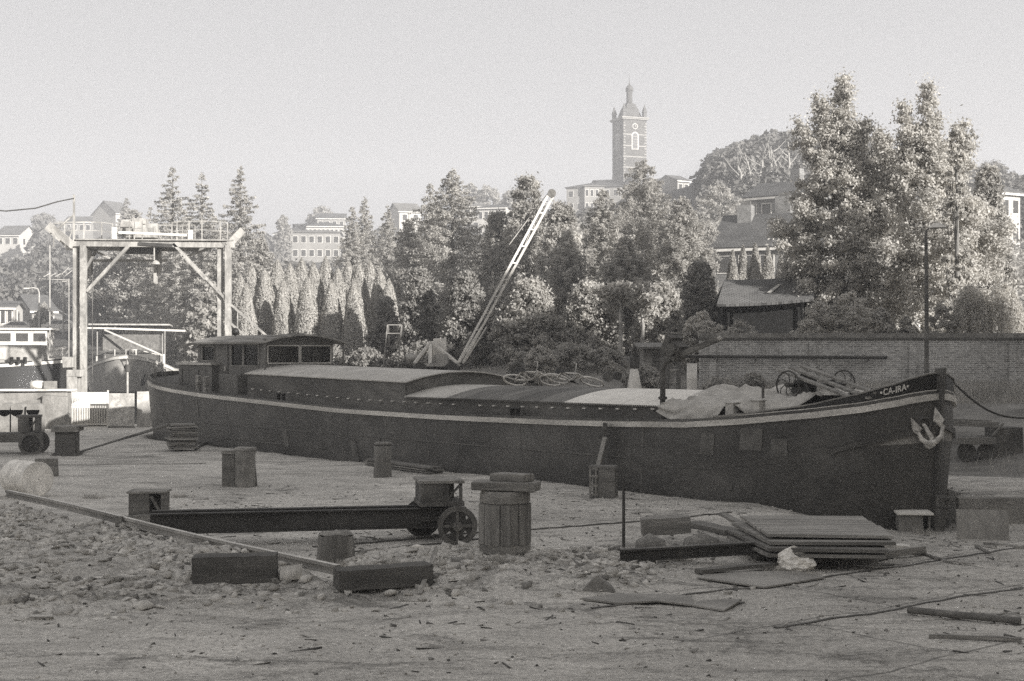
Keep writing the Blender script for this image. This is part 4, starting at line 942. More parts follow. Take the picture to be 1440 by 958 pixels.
# stump (442-495)
p = GP(469, 795); k = px_size(p, 1)
t = thing('stump', 'weathered square topped wooden stump beside the end of the loose rail', 'stump', p + Vector((0, .25, 0)), .25)
mb = MB(); mb.grid([[(r_ * math.cos(a), r_ * .8 * math.sin(a), z + (.02 * math.sin(3 * a) if z > .3 else 0)) for a in np.linspace(0, 2 * math.pi, 13)[:-1]] for r_, z in ((28 * k, -.05), (26.5 * k, 20 * k), (24.5 * k, 40 * k))], closed=True); mb.jitter(.008); mb.build('trunk_body', 'post_wood', t)
mb = MB(); mb.lathe([(24.6 * k, 39.5 * k), (20 * k, 44 * k), (0, 46 * k)], 12); mb.v = [(x, y * .8, z + random.uniform(-.015, .015)) for x, y, z in mb.v]; mb.build('worn_head', 'block_top', t)
# --- plank stack (230-272, 597-636)
p = GP(252, 635); k = px_size(p, 1)
st = 0
for i in range(13):
    w = (34 + (i * 7 % 9)) * k; o = single(MB().box((0, 0, 0), (w, .8, 2.3 * k)).jitter(.01), 'short_plank', ['timber_old', 'timber', 'timber_pale'][i % 3], 'short plank in the tall untidy stack near the barge stern', 'plank', 'planks in the tall stack', bevel=.006)
    o.location = p + Vector((random.uniform(-.06, .06) - .0, .4 + random.uniform(-.06, .06), .05 + (i + .5) * 2.75 * k)); o.rotation_euler = (random.uniform(-.02, .02), random.uniform(-.03, .03), .35 + random.uniform(-.15, .15))
o = single(MB().tube([GP(112, 638) + Vector((0, 0, .05)), G(190, 612, .3), G(238, 597, .97)], [.035, .045, .05], 8), 'long_pole', 'timber', 'long thin pole leaning from the ground up onto the tall plank stack', 'pole')
o = single(MB().tube([GP(275, 633) + Vector((0, 0, .04)), GP(320, 628) + Vector((0, 0, .06)), GP(372, 626) + Vector((0, 0, .04))], .04, 8), 'pole', 'rust_dark', 'dark bar lying on the ground right of the tall plank stack', 'bar')
# --- trolley --------------------------------------------------------------
TA, TB = Vector((-5.6, 21.45, .0)), Vector((-1.09, 22.33, 0))
dr = (TB - TA).normalized(); TL = (TB - TA).length
tro = thing('boat_trolley', 'low steel beam boat trolley with spoked wheels, centre of the yard', 'trolley', (TB.x, TB.y, 0), math.atan2(-dr.y, -dr.x) + math.pi)
def ibeam(mb, x0, x1, y, z0, z1, w=.16, th=.02):
    mb.bx(x0, x1, y - w / 2, y + w / 2, z0, z0 + th); mb.bx(x0, x1, y - w / 2, y + w / 2, z1 - th, z1); mb.bx(x0, x1, y - .008, y + .008, z0 + th + .001, z1 - th - .001)
for y in (.0, .42):
    mb = MB(); ibeam(mb, -TL - .0, .35, y, .21, .53, .15); mb.build('beam', 'rust_dark', tro)
mb = MB(); [mb.bx(x - .04, x + .04, .01, .51, .28, .5) for x in (-4.1, -2.9, -1.7, -.45, .3)]; mb.build('cross_member', 'rust_dark', tro)
mb = MB(); mb.lathe([(.05, -.62), (.05, .3)], 10, (.12, 0, .30), 'Y'); mb.lathe([(.05, .2), (.05, .72)], 10, (-.28, 0, .30), 'Y'); mb.bx(-.4, .22, -.1, .5, .32, .40); mb.build('axle', 'rust_dark', tro)
for y, x in ((-.58, .12), (.66, -.28)):
    mb = MB(); mb.lathe([(.315, y - .05), (.315, y - .02), (.285, y - .02), (.285, y + .05), (.235, y + .05), (.235, y - .05), (.315, y - .05)], 32, (x, 0, .3), 'Y', sm=False, caps=False); tr = mb.build('wheel', 'rust', tro)
    mb = MB(); wr = .245
    # web disc with four round holes
    N = 64; vs = []; fs = []
    import itertools
    bm2 = bmesh.new()
    def disc(yy):
        rings = []
        for r_ in (0.06, .11, .145, .18, .215, wr): rings.append([(x + r_ * math.cos(2 * math.pi * q / N), yy, .3 + r_ * math.sin(2 * math.pi * q / N)) for q in range(N)])
        return rings
    for yy in (y - .012, y + .012):
        rg = disc(yy); o0 = len(mb.v); mb.v += [q for r_ in rg for q in r_]
        for a in range(5):
            for q in range(N):
                ang = (q + .5) / N * 360 % 90
                if a in (2, 3) and abs(ang - 45) < 9: continue
                mb.f.append((o0 + a * N + q, o0 + a * N + (q + 1) % N, o0 + (a + 1) * N + (q + 1) % N, o0 + (a + 1) * N + q)); mb.smooth.append(False)
    mb.build('wheel_web', 'rust_dark', tr)
    mb = MB(); mb.lathe([(.075, y - .075), (.075, y + .06)], 16, (x, 0, .3), 'Y'); mb.lathe([(.035, y - .10), (.035, y - .07)], 8, (x, 0, .3), 'Y')
    for q in range(4): mb.bar((x, y - .02, .3), (x + .24 * math.cos(q * math.pi / 2), y - .02, .3 + .24 * math.sin(q * math.pi / 2)), .045, .03, up=(0, 1, 0))
    mb.build('hub', 'rust', tr)
mb = MB(); mb.bx(-.42, .30, -.2, .6, .565, .64); mb.bx(-.40, .05, -.17, .57, .64, .93); mb.bx(.22, .27, -.17, -.12, .64, .93); mb.bx(.05, .22, .4, .55, .64, .93); blk = mb.build('end_block', 'rust', tro, bevel=.006)
mb = MB(); mb.bx(-.43, .30, -.2, .6, .932, .98); mb.jitter(.004); mb.build('block_top', 'block_top', blk)
MB().bar((.02, -.14, .67), (.24, -.14, .91), .03, .05, up=(0, 1, 0)).build('brace', 'rust', blk)
# second trolley, far left, cut by the frame
p = GP(36, 640); k = px_size(p, 1)
t2 = thing('boat_trolley', 'rusty wheeled trolley with block, cut off by the left edge of the photo', 'trolley', p + Vector((0, .3, 0)), .15)
mb = MB(); mb.lathe([(17 * k, -.2), (17 * k, -.17), (15 * k, -.17), (15 * k, -.08), (12.5 * k, -.08), (12.5 * k, -.2), (17 * k, -.2)], 28, (4 * k, 0, 15 * k), 'Y', sm=False, caps=False); w = mb.build('wheel', 'rust', t2)
mb = MB(); mb.lathe([(4 * k, -.22), (4 * k, -.05)], 12, (4 * k, 0, 15 * k), 'Y'); mb.lathe([(12.6 * k, -.15), (12.6 * k, -.12)], 24, (4 * k, 0, 15 * k), 'Y'); mb.build('hub', 'rust_dark', w)
mb = MB(); mb.lathe([(17 * k, .8), (17 * k, .9)], 24, (4 * k, 0, 15 * k), 'Y'); mb.build('wheel', 'rust', t2)
mb = MB(); mb.bx(-2.6, 13 * k, -.04, .7, 17 * k, 30 * k); mb.build('chassis', 'rust', t2)
mb = MB(); mb.bx(-15 * k, 0, -.04, .6, 31 * k, 52 * k); mb.bx(8 * k, 12 * k, -.04, .6, 31 * k, 52 * k); mb.bx(-17 * k, 13 * k, -.06, .62, 52 * k, 55 * k); mb.build('end_block', 'rust', t2)
MB().bar((0, -.03, 33 * k), (10 * k, -.03, 50 * k), .04, .08, up=(0, 1, 0)).build('brace', 'rust', t2)
# drum
p = GP(48, 697); k = px_size(p, 1); r_ = 24 * k
t = thing('oil_drum', 'dented grey oil drum lying on its side at the left edge', 'oil drum', W(53, 674, 28.9) - Vector((.74, -.67, 0)) * .45, R(-42))
mb = MB(); L = .92; mb.lathe([(r_ * .93, 0), (r_, 0), (r_, -.02), (r_ * .965, -.04), (r_ * .965, -.29), (r_ * 1.0, -.31), (r_ * .965, -.33), (r_ * .965, -.58), (r_ * 1.0, -.60), (r_ * .965, -.62), (r_ * .965, -L + .03), (r_, -L)], 36, (.45, 0, 0), 'X'); mb.jitter(.0015); mb.build('shell', 'drum_paint', t)
mb = MB(); mb.lathe([(r_ * .95, -.025), (0, -.025)], 36, (.45, 0, 0), 'X', sm=False); mb.build('lid', 'drum_lid', t)
mb = MB(); mb.lathe([(.035, -.02), (.035, .0), (0, .001)], 12, (.45, .02, 0), 'X'); mb.build('bung', 'tin', t)
# pale board propped behind drum, beside it
o = single(MB().box((0, 0, 0), (.55, .05, .5)), 'board', 'concrete', 'pale square slab standing behind the oil drum', 'slab', bevel=.01); q = GP(60, 672); o.location = q + Vector((0, .3, .2)); o.rotation_euler = (.15, 0, .1)
# small crate with prop against hull (828-868, 655-700)
p = GP(850, 701); k = px_size(p, 1)
t = thing('wooden_crate', 'small slatted wooden crate standing by the props against the barge side', 'crate', p + Vector((0, .2, 0)), -.25)
mb = MB(); mb.bx(-18 * k, 18 * k, -.16, .2, 0, .02); mb.bx(-4 * k, 18 * k, -.18, -.16, 0, 42 * k); mb.bx(15 * k, 18 * k, -.16, .2, .02, 42 * k); mb.bx(-18 * k, 18 * k, .18, .2, .02, 42 * k); mb.bx(-20 * k, 18 * k, -.18, .2, 42 * k, 45 * k); mb.bx(-6 * k, -4 * k, -.16, .18, .02, 42 * k); mb.build('case', 'timber', t, bevel=.004)
mb = MB(); [mb.bx(-18 * k, -6 * k, -.18, -.15, z * k, (z + 3) * k) for z in (3, 16, 29, 39)]; mb.bx(-18.5 * k, -16 * k, -.19, -.15, 0, 42 * k); mb.bx(-10 * k, -8 * k, -.19, -.155, 0, 42 * k); mb.build('rack', 'timber_old', t)
hp_ = lambda px, py, off: bl2w(on_hull(px, py, off))
pt = hp_(851, 595, .20); bt = GP(845, 688)
single(MB().bar(bt, pt, .16, .09), 'prop_post', 'timber_dark', 'dark upright shore post against the barge side', 'prop', 'props against the barge side', bevel=.006)
pt2 = hp_(851, 615, .36); single(MB().bar(GP(832, 692), pt2, .10, .05), 'prop_board', 'timber_pale', 'pale slanting board propped against the dark shore post', 'prop', 'props against the barge side', bevel=.004)
single(MB().tube([GP(788, 677) + Vector((0, .1, 0)), hp_(846, 612, .3)], .014, 6), 'prop_rod', 'rust_dark', 'thin rod slanting up to the dark shore post from the left', 'rod', 'props against the barge side')
single(MB().tube([GP(877, 770), GP(877, 770) + Vector((0, 0, 1.12))], .024, 8), 'steel_stake', 'rust_dark', 'thin upright steel stake at the scrap pile', 'stake')
# embedded slipway rails
def slip(a, b_, lab, w=.06, h=.02, n=40):
    A, B = GP(*a), GP(*b_); rows = []; d = (B - A).normalized(); s_ = Vector((-d.y, d.x, 0)).normalized()
    for i in range(n + 1):
        p = A.lerp(B, i / n); z = tz(p.x, p.y) + h; rows.append([tuple(p + s_ * w / 2 + Vector((0, 0, 0)))[:2] + (z - .05,), tuple(p + s_ * w / 2)[:2] + (z,), tuple(p - s_ * w / 2)[:2] + (z,), tuple(p - s_ * w / 2)[:2] + (z - .05,)])
    mb = MB(); mb.grid(rows, sm=False); return single(mb, 'slipway_rail', 'rust', lab, 'rail', 'rails let into the ground')
slip((480, 777), (690, 757), 'ground rail under the trolley wheels, the nearer of the pair'); slip((440, 770), (690, 748), 'ground rail under the trolley wheels, the farther of the pair')
slip((735, 746), (1028, 721), 'ground rail running from the round keel block to the barge'); slip((290, 652), (30, 655), 'ground rail crossing the far left of the yard', .05, .012)
slip((832, 856), (1425, 772), 'ground rail in front of the scrap pile', .05, .012); slip((1090, 884), (1437, 829), 'ground rail nearest the camera at the lower right', .045, .012)
# --- scrap pile ------------------------------------------------------------
def pt(px, py, dz=0.0, d=None):
    if d is None: q = GP(px, py); return q + Vector((0, 0, dz))
    return W(px, py, d)
# big I beam
A, B = W(872, 806, 19.2), W(1110, 793, 20.2)
A = Vector((A.x, A.y, .12)); B = Vector((B.x, B.y, .13)); d_ = (B - A); L = d_.length
t = thing('steel_beam', 'rusty I section steel beam lying along the front of the scrap pile', 'steel beam', A, math.atan2(d_.y, d_.x))
mb = MB(); ibeam(mb, 0, L + 1.3, 0, 0, .17, .13, .02); mb.build('web', 'rust_dark', t); MB().bx(.0, L + 1.3, -.065, .065, .171, .176).build('top_flange', 'rust', t)
timber_beam(W(968, 815, 19.0) * 1.0 + Vector((0, 0, .03)), GP(1300, 781) + Vector((0, .0, .08)), .09, .10, 'timber_strip', 'timber_old', 'long thin timber strip reaching from the scrap pile to the right', 'timber')
timber_beam(GP(985, 812) + Vector((0, .2, .05)), GP(1262, 790) + Vector((0, .35, .06)), .16, .05, 'board', 'timber', 'dark board beside the long thin timber strip', 'board')
timber_beam(W(902, 741, 21.6), W(970, 737, 21.6), .3, .26, 'timber_block', 'timber_old', 'square timber block on top of the scrap pile', 'timber')
timber_beam(GP(975, 742) + Vector((0, .2, .05)), GP(1040, 760) + Vector((0, .6, .05)), .34, .08, 'timber_board', 'timber', 'flat wide board behind the scrap pile running under the board stack', 'board')
timber_beam(W(830, 795, 19.9), W(905, 783, 20.1), .2, .1, 'split_log', 'timber_pale', 'pale split log end at the left of the scrap pile', 'log')
timber_beam(W(890, 792, 20.3), W(953, 786, 20.1), .3, .18, 'stone_block', 'block', 'rounded block behind the steel beam in the scrap pile', 'block')
def rock(c, sz, lab, m='block', seed=1, cat='stone', rot=0):
    o = stones('stone_block', [(0, 0, 0)], [1.0], m, flat=1, seed=seed, rough=.12); o.scale = sz; o.location = c; o.rotation_euler = (0, 0, rot); return tag(o, lab, cat, 'stones in the scrap pile')
rock(W(915, 768, 20.5), (.36, .25, .2), 'slanting dark slab stone in the middle of the scrap pile', 'block', 3)
rock(W(860, 775, 20.7), (.22, .2, .13), 'small rough stone at the foot of the steel stake', 'block', 5)
rock(W(985, 768, 20.9), (.33, .25, .17), 'rounded stone right of the slanting slab in the scrap pile', 'block', 6)
rock(W(952, 776, 20.9), (.3, .25, .12), 'low flat stone under the square timber block', 'rust', 9)
rock(W(1010, 780, 21.2), (.25, .2, .12), 'low stone tucked under the left end of the board stack', 'block', 12)
timber_beam(W(1000, 760, 21.6), W(1060, 772, 21.2), .26, .1, 'timber_board', 'timber_old', 'short plank end sticking out below the board stack', 'board')
mb = MB(); mb.add([(-.22, 0, 0), (.2, 0, 0), (.24, .3, 0), (-.2, .3, 0), (-.02, .05, .2), (.02, .25, .16)], [(0, 1, 2, 3), (0, 1, 4), (1, 2, 5, 4), (2, 3, 5), (3, 0, 4, 5)])
single(mb, 'broken_slab', 'block', 'wedge shaped stone lying alone left of the scrap pile', 'stone', loc=GP(842, 833))
# flat plates on the ground
def plate(pts, lab, m='steel_plate', th=.02, lift=.012, cat='plate'):
    P = [GP(*q[:2]) + Vector((0, 0, lift + (q[2] if len(q) > 2 else 0))) for q in pts]; n = len(P); mb = MB()
    mb.add(P + [p + Vector((0, 0, th)) for p in P], [tuple(range(n))[::-1], tuple(range(n, 2 * n))] + [(i, (i + 1) % n, n + (i + 1) % n, n + i) for i in range(n)])
    return single(mb, 'ground_plate', m, lab, cat, 'plates lying on the ground')
plate([(818, 845), (870, 852), (925, 851, .02), (975, 855), (972, 842), (930, 839), (870, 838)], 'thin buckled plate flat on the ground in front of the wedge stone')
plate([(975, 855), (1018, 862), (1043, 850, .03), (1040, 846), (985, 848)], 'small curled plate at the end of the buckled one')
plate([(980, 815), (1075, 829), (1160, 815), (1120, 806), (1000, 808)], 'pale sheet flat on the ground before the thin timber strip')
single(MB().tube([GP(1277, 864) + Vector((0, 0, .05)), GP(1435, 880) + Vector((0, 0, .05))], .04, 10), 'pole', 'timber', 'round pole lying on the ground at the lower right', 'pole')
timber_beam(GP(1306, 898) + Vector((0, 0, .025)), GP(1437, 904) + Vector((0, 0, .03)), .05, .04, 'batten', 'timber_old', 'thin batten on the ground nearest the lower right corner', 'batten')
# --- board stack (1020-1300, 725-785)
def board_quad(pts, z, th, name, m, lab, planks=4, tilt=0.0):
    """pts: four photo pixels of the top face's outline at height z -> planked panel"""
    a, b_, c, d_ = [G(px, py, z) for px, py in pts]; mb = MB()
    for i in range(planks):
        f0, f1 = i / planks + .006, (i + 1) / planks - .006
        q = [a.lerp(d_, f0), b_.lerp(c, f0), b_.lerp(c, f1), a.lerp(d_, f1)]; e = random.uniform(-.03, .06)
        q[1] = q[1] + (q[1] - q[0]).normalized() * e; q[2] = q[2] + (q[2] - q[3]).normalized() * e
        dz = random.uniform(-.004, .004); q = [v_ + Vector((0, 0, random.uniform(-.010, .012))) for v_ in q]
        mb.add([v + Vector((0, 0, dz - th)) for v in q] + [v + Vector((0, 0, dz)) for v in q], [(0, 3, 2, 1), (4, 5, 6, 7), (0, 1, 5, 4), (1, 2, 6, 5), (2, 3, 7, 6), (3, 0, 4, 7)])
    return single(mb, name, m, lab, 'hatch board', 'stacked hatch boards', bevel=.004)
board_quad([(1080, 752), (1255, 754), (1215, 725), (1040, 724)], .44, .045, 'hatch_board', 'timber_pale', 'topmost pale planked board of the big board stack', 4)
board_quad([(1084, 762), (1256, 763), (1212, 733), (1028, 734)], .375, .05, 'hatch_board', 'timber_old', 'second board from the top of the big board stack', 3)
board_quad([(1082, 772), (1250, 773), (1205, 744), (1022, 745)], .30, .05, 'hatch_board', 'timber', 'third board from the top of the big board stack', 3)
board_quad([(1080, 780), (1246, 781), (1200, 754), (1022, 753)], .22, .05, 'hatch_board', 'timber_old', 'lowest board of the big board stack', 3)
for px, py in ((1068, 790), (1225, 788)):
    q = GP(px, py); single(MB().box((0, 0, 0), (.16, .9, .17)), 'bearer', 'timber_dark', 'short dark bearer under the ' + ('left' if px < 1100 else 'right') + ' end of the board stack', 'timber', 'bearers under the board stack', loc=q + Vector((0, .5, .085)), rz=.1)
timber_beam(W(1016, 722, 23.0) * .995, W(1075, 750, 21.6) * .985, .14, .04, 'plank', 'timber_old', 'slanting plank against the left side of the board stack', 'plank')
timber_beam(GP(1240, 779) + Vector((0, .3, .1)), GP(1287, 781) + Vector((0, .3, .08)), .25, .05, 'board', 'white_paint', 'small white faced board at the right end of the stack', 'board')
timber_beam(GP(1268, 781) + Vector((0, .2, .05)), GP(1308, 783) + Vector((0, .2, .04)), .12, .03, 'board', 'timber_pale', 'pale sliver of board past the small white one', 'board')
# crumpled white sack
rng = np.random.RandomState(77); mb = MB(); rows = []
for i in range(9):
    f = i / 8; row = []
    for k_ in range(20):
        a = 2 * math.pi * k_ / 20; rr_ = (.25 + .06 * rng.rand()) * (1 - f ** 2.2) ** .5 * (1 + .18 * math.sin(3 * a + 4 * f)) * (.8 + .3 * rng.rand()); row.append((rr_ * math.cos(a), rr_ * .7 * math.sin(a), .26 * f * (1 + .3 * math.sin(2 * a)) + .03 * rng.rand()))
    rows.append(row)
mb.grid(rows, sm=False, closed=True); mb.add(rows[-1], [tuple(range(20))]); single(mb, 'crumpled_sack', 'cloth_white', 'crumpled white sack or paper in front of the board stack', 'sack', loc=GP(1120, 806) + Vector((0, .2, 0)))
# litter strips
for i, (a, b_) in enumerate((((1145, 800), (1172, 795)), ((1200, 797), (1238, 800)), ((1180, 802), (1262, 784)), ((1325, 790), (1368, 796)), ((1372, 770), (1392, 780)), ((1370, 768), (1400, 772)), ((1280, 774), (1322, 789)), ((590, 838), (614, 800)))):
    timber_beam(GP(*a) + Vector((0, 0, .02)), GP(*b_) + Vector((0, 0, .03 + (.22 if i == 7 else 0))), .05, .02, 'splinter', 'timber_pale' if i % 2 else 'timber', ['pale', 'dark'][i % 2 == 0] + ' wooden splinter ' + ['beside the crumpled sack', 'right of the crumpled sack, flat on the dirt', 'along the board in front of the stack', 'on the bare dirt at the right, lying alone', 'in front of the leaning panel, upright one', 'in front of the leaning panel, flat one', 'right of the small white board', 'leaning on the end of the tilted timber'][i], 'splinter', 'wood splinters on the ground')
# --- right side: box, pipe, leaning panel, edge of the raised slab
p = GP(1289, 748); k = px_size(p, 1)
t = thing('low_box', 'low pale box with an overhanging lid beside the bow', 'box', p + Vector((0, .3, 0)), -.12)
mb = MB(); mb.bx(-21 * k, 12 * k, -.26, .2, 0, 23 * k); mb.bx(20 * k, 23 * k, -.2, .2, 0, 23 * k); mb.bx(12 * k, 20 * k, .15, .2, 0, 23 * k); mb.build('body', 'concrete', t, bevel=.006)
MB().box((1 * k, -.03, 25 * k), (50 * k, .6, 3.4 * k)).build('lid', 'hatch_white', t, bevel=.008)
p = Vector((W(1323, 0, 26.7).x, 26.7, 0)); p.z = tz(p.x, p.y) - .01; k = px_size(p, 1)
t = thing('stove_pipe', 'short leaning rusty flared pipe beside the stem of the barge', 'pipe', p + Vector((0, .15, 0)), 0, None, (R(4), R(7), 0))
MB().lathe([(8 * k, 0), (8.5 * k, 30 * k), (9.5 * k, 48 * k), (11 * k, 50 * k), (9.5 * k, 49 * k), (8 * k, 30 * k)], 20).build('tube', 'rust', t)
MB().lathe([(9.4 * k, 34 * k), (9.9 * k, 35 * k), (9.6 * k, 36 * k)], 20).build('collar', 'rust_dark', t)
sl0, sl1 = 27.72, 27.9
mb = MB(); mb.slab([(8.95, 27.80), (13.6, 27.90), (13.6, 28.3), (8.95, 28.2)], -.6, .115); ke = single(mb, 'slab_edge', 'concrete', 'stone edge of the raised slab behind the bow', None, kind='structure', bevel=.02)
a_, b2_ = GP(1349, 756), GP(1418, 764)
o = thing('leaning_panel', 'flat grey panel leaning against the edge of the raised slab', 'panel', ((a_ + b2_) / 2) + Vector((0, .02, 0)), -.12, None, (R(-14), 0, R(-10)))
MB().bx(-.46, .46, -.02, .02, 0, .56).build('sheet', 'steel_plate', o); MB().bx(-.46, .46, -.03, .03, -.015, .0).build('lower_edge', 'rust_dark', o)
timber_beam(GP(1385, 766) + Vector((0, -.1, .03)), GP(1432, 772) + Vector((0, -.1, .03)), .12, .05, 'board', 'timber_old', 'short board on the ground right of the leaning panel', 'board')
# cart beyond the bow
p = GP(1385, 650); k = px_size(p, 1)
t = thing('flat_cart', 'old wooden flat cart with boards on it, behind the bow', 'cart', p + Vector((0, .5, 0)), -.05)
MB().bx(-35 * k, 20 * k, -.35, .5, 24 * k, 34 * k).build('platform', 'timber', t, bevel=.01)
mb = MB(); mb.bar((-40 * k, -.3, 54 * k), (24 * k, -.3, 52 * k), .06, .14); mb.bar((-40 * k, .2, 58 * k), (20 * k, .2, 56 * k), .3, .05); mb.build('side_board', 'timber_old', t)
MB().bar((14 * k, -.37, 36 * k), (30 * k, -.3, 54 * k), .05, .05).build('brace', 'timber_old', t)
for x in (-20, 8):
    mb = MB(); mb.lathe([(13 * k, -.28), (13 * k, -.18), (9 * k, -.18), (9 * k, -.28), (13 * k, -.28)], 24, (x * k, 0, 13 * k), 'Y', sm=False, caps=False); mb.lathe([(9.1 * k, -.25), (9.1 * k, -.22)], 20, (x * k, 0, 13 * k), 'Y'); mb.build('wheel', 'timber_dark', t)
mb = MB(); mb.bx(18 * k, 60 * k, -.2, .5, 3 * k, 48 * k); o = single(mb, 'hopper', 'rust', 'dark rusty box bin behind the cart at the right edge', 'bin', loc=p + Vector((0, .5, 0)), bevel=.02)
# --- left background yard end: concrete blocks, fence, panels ------------------
p = W(70, 600, 55); 
t = thing('concrete_wall', 'crumbling low concrete wall at the canal end of the yard', 'wall', (W(60, 0, 56.0).x, 56.0, 0))
k = 56 / F
mb = MB(); mb.bx(-62 * k, 34 * k, 0, .7, 0, 1.45); mb.bx(2 * k, 38 * k, -.35, 0, 0, 1.3); mb.bx(-62 * k, 8 * k, -.25, -.002, .75, 1.15); mb.v = [(x + random.uniform(-.03, .03), y, z + (random.uniform(-.05, .05) if z > .5 else 0)) for x, y, z in mb.v]
mb.build('wall_body', 'concrete', t, bevel=.04); MB().bx(-64 * k, 40 * k, -.1, .8, 1.5, 1.58).build('capping', 'concrete_pale', t, bevel=.02)
for px, lab in ((27, 'pale round topped concrete pier at the left end of the crumbling wall'), (50, 'pale concrete pier with a dark bolt beside the crumbling wall'), (10, 'concrete pier cut off by the left edge of the photo')):
    q = W(px, 0, 53.5); kk = 53.5 / F; mb = MB(); mb.box((0, 0, 16 * kk), (19 * kk, .6, 32 * kk)); mb.lathe([(9.5 * kk, -.3), (9.5 * kk, .3)], 16, (0, 0, 32 * kk), 'Y'); single(mb, 'pier', 'concrete', lab, 'pier', 'concrete piers', loc=(q.x, 53.5, -.02))
for px, w, hh, m_, lab in ((52, 18, 12, 'white_paint', 'white rounded sack lying on the crumbling wall'), (71, 15, 11, 'concrete', 'grey box standing on the crumbling wall')):
    q = W(px, 0, 56.3); mb = MB()
    if m_ == 'white_paint': mb.lathe([(0, -w * k / 2), (hh * k * .45, -w * k / 2 + .03), (hh * k * .5, 0), (hh * k * .45, w * k / 2 - .03), (0, w * k / 2)], 14, (0, 0, hh * k * .5), 'X')
    else: mb.box((0, 0, hh * k / 2), (w * k, .35, hh * k))
    single(mb, 'sack' if m_ == 'white_paint' else 'box', m_, lab, 'sack' if m_ == 'white_paint' else 'box', loc=(q.x, 56.3, 1.585))
# slatted white gate
q0 = W(98, 0, 57.5).x; q1 = W(151, 0, 57.5).x; kk = 57.5 / F
t = thing('slatted_gate', 'white slatted radiator like fence panel at the yard end', 'fence', ((q0 + q1) / 2, 57.5, 0)); hw_ = (q1 - q0) / 2
mb = MB()
for i in range(22): x = -hw_ + .04 + i * (2 * hw_ - .08) / 21; mb.bx(x - .014, x + .014, -.02, .02, .12, 1.15)
mb.build('slat', 'white_paint', t)
mb = MB(); mb.bx(-hw_, hw_, -.03, .03, .06, .12); mb.bx(-hw_, hw_, -.035, .035, .86, .93); mb.bx(-hw_, hw_, -.03, .03, 1.15, 1.42); mb.bx(-hw_ - .03, -hw_, -.03, .03, 0, 1.42); mb.bx(hw_, hw_ + .05, -.04, .04, 0, 1.5); mb.build('frame', 'white_paint', t)
MB().bx(-hw_, hw_, .25, .3, 0, .75).build('back_board', 'concrete', t)
# two sheets of pale metal
q0 = W(153, 0, 56.5).x; q1 = W(189, 0, 56.5).x; q2 = W(209, 0, 58.5).x
t = thing('sheet_panel', 'tall pale metal sheet panel standing between gate and barge stern', 'panel', ((q0 + q1) / 2, 56.5, 0))
mb = MB(); hw_ = (q1 - q0) / 2; mb.bx(-hw_, hw_, -.015, .015, .05, 1.4); mb.build('sheet', 'tin', t); MB().bx(-hw_ - .02, hw_ + .02, -.05, .05, 0, .05).build('foot_rail', 'rust_dark', t)
t = thing('sheet_panel', 'duller metal sheet panel half hidden behind the barge stern', 'panel', (q1 + .05, 56.7, 0), R(30))
MB().bx(0, 1.0, -.015, .015, .0, 1.42).build('sheet', 'grey_paint', t); MB().bx(0, 1.0, -.03, .03, 1.42, 1.46).build('top_edge', 'tin', t)
# loose shading of the wall between block and gate
# --- far bank things: crane, ladders, barrel, fence --------------------------
# mobile derrick crane
cd = 52.0; k = cd / F
c0 = W(615, 513, cd); cz = tz(c0.x, c0.y)
cr_ = thing('derrick_crane', 'pale painted derrick crane with a long lattice jib behind the barge', 'crane', (c0.x, cd, cz))
L_ = lambda px, py, dy=0.0: Vector(((px - 615) * k, dy, HC - (py - HY) * k - cz))
mb = MB(); mb.bar(L_(583, 513, -.5), L_(646, 513, -.5), .1, .12); mb.bar(L_(583, 513, .5), L_(646, 513, .5), .1, .12); mb.bar(L_(585, 513, -.5), L_(585, 513, .5), .1, .12); mb.bar(L_(644, 513, -.5), L_(644, 513, .5), .1, .12); mb.build('base_frame', 'gantry_paint', cr_)
mb = MB()
for y in (-.5, .5):
    mb.bar(L_(584, 511, y), L_(606, 481, y * .5), .13, .09); mb.bar(L_(608, 481, y * .5), L_(644, 511, y), .11, .09); mb.bar(L_(606, 511, y), L_(606, 482, y * .5), .13, .09)
mb.build('a_frame', 'white_paint', cr_)
MB().box(L_(618, 488, .3), (18 * k, .6, 24 * k)).build('engine_box', 'white_paint', cr_, bevel=.02)
mb = MB(); mb.box(L_(622, 505, -.1), (16 * k, .8, 14 * k)); mb.lathe([(.2, -.4), (.2, .4)], 16, L_(612, 506), 'Y'); mb.build('winch', 'grey_paint', cr_)
mb = MB(); mb.lathe([(0, -.2), (.12, -.18), (.15, 0), (.12, .2), (0, .22)], 12, L_(578, 503), 'X'); mb.box(L_(584, 503), (.25, .2, .15)); mb.build('motor', 'tin', cr_)
mb = MB(); [mb.lathe([(.28, y - .08), (.28, y + .08)], 20, L_(px, 520), 'Y') for px in (592, 636) for y in (-.5, .5)]; mb.bar(L_(592, 520, -.5), L_(592, 520, .5), .08); mb.bar(L_(636, 520, -.5), L_(636, 520, .5), .08); mb.bx(-23 * k, 23 * k, -.3, .3, 0.02, L_(0, 516).z); mb.build('undercarriage', 'rust_dark', cr_)
jib = MB()
ta = [L_(776, 273, y) for y in (-.12, .12)]
for px0, px1, y in ((644, 770, -.35), (650, 778, .35)):
    a = L_(px0, 511, y); b_ = L_(px1, 276, y * .3); jib.bar(a, b_, .085, .085)
    jib.bar(a + Vector((.05, 0, 0)), a.lerp(b_, .22) + Vector((.16, 0, .0)), .05, .05)
for f in (.2, .3, .4, .5, .6, .7, .8, .9):
    jib.bar(L_(644, 511, -.35).lerp(L_(770, 276, -.1), f), L_(650, 511, .35).lerp(L_(778, 276, .1), f), .05, .05)
for px0, px1, y in ((646, 773, -.35), (653, 781, .35)):
    pass
jb = jib.build('jib', 'white_paint', cr_)
mb = MB(); mb.lathe([(.16, -.05), (.16, .05)], 14, L_(776, 272), 'Y'); mb.build('sheave', 'rust', jb)
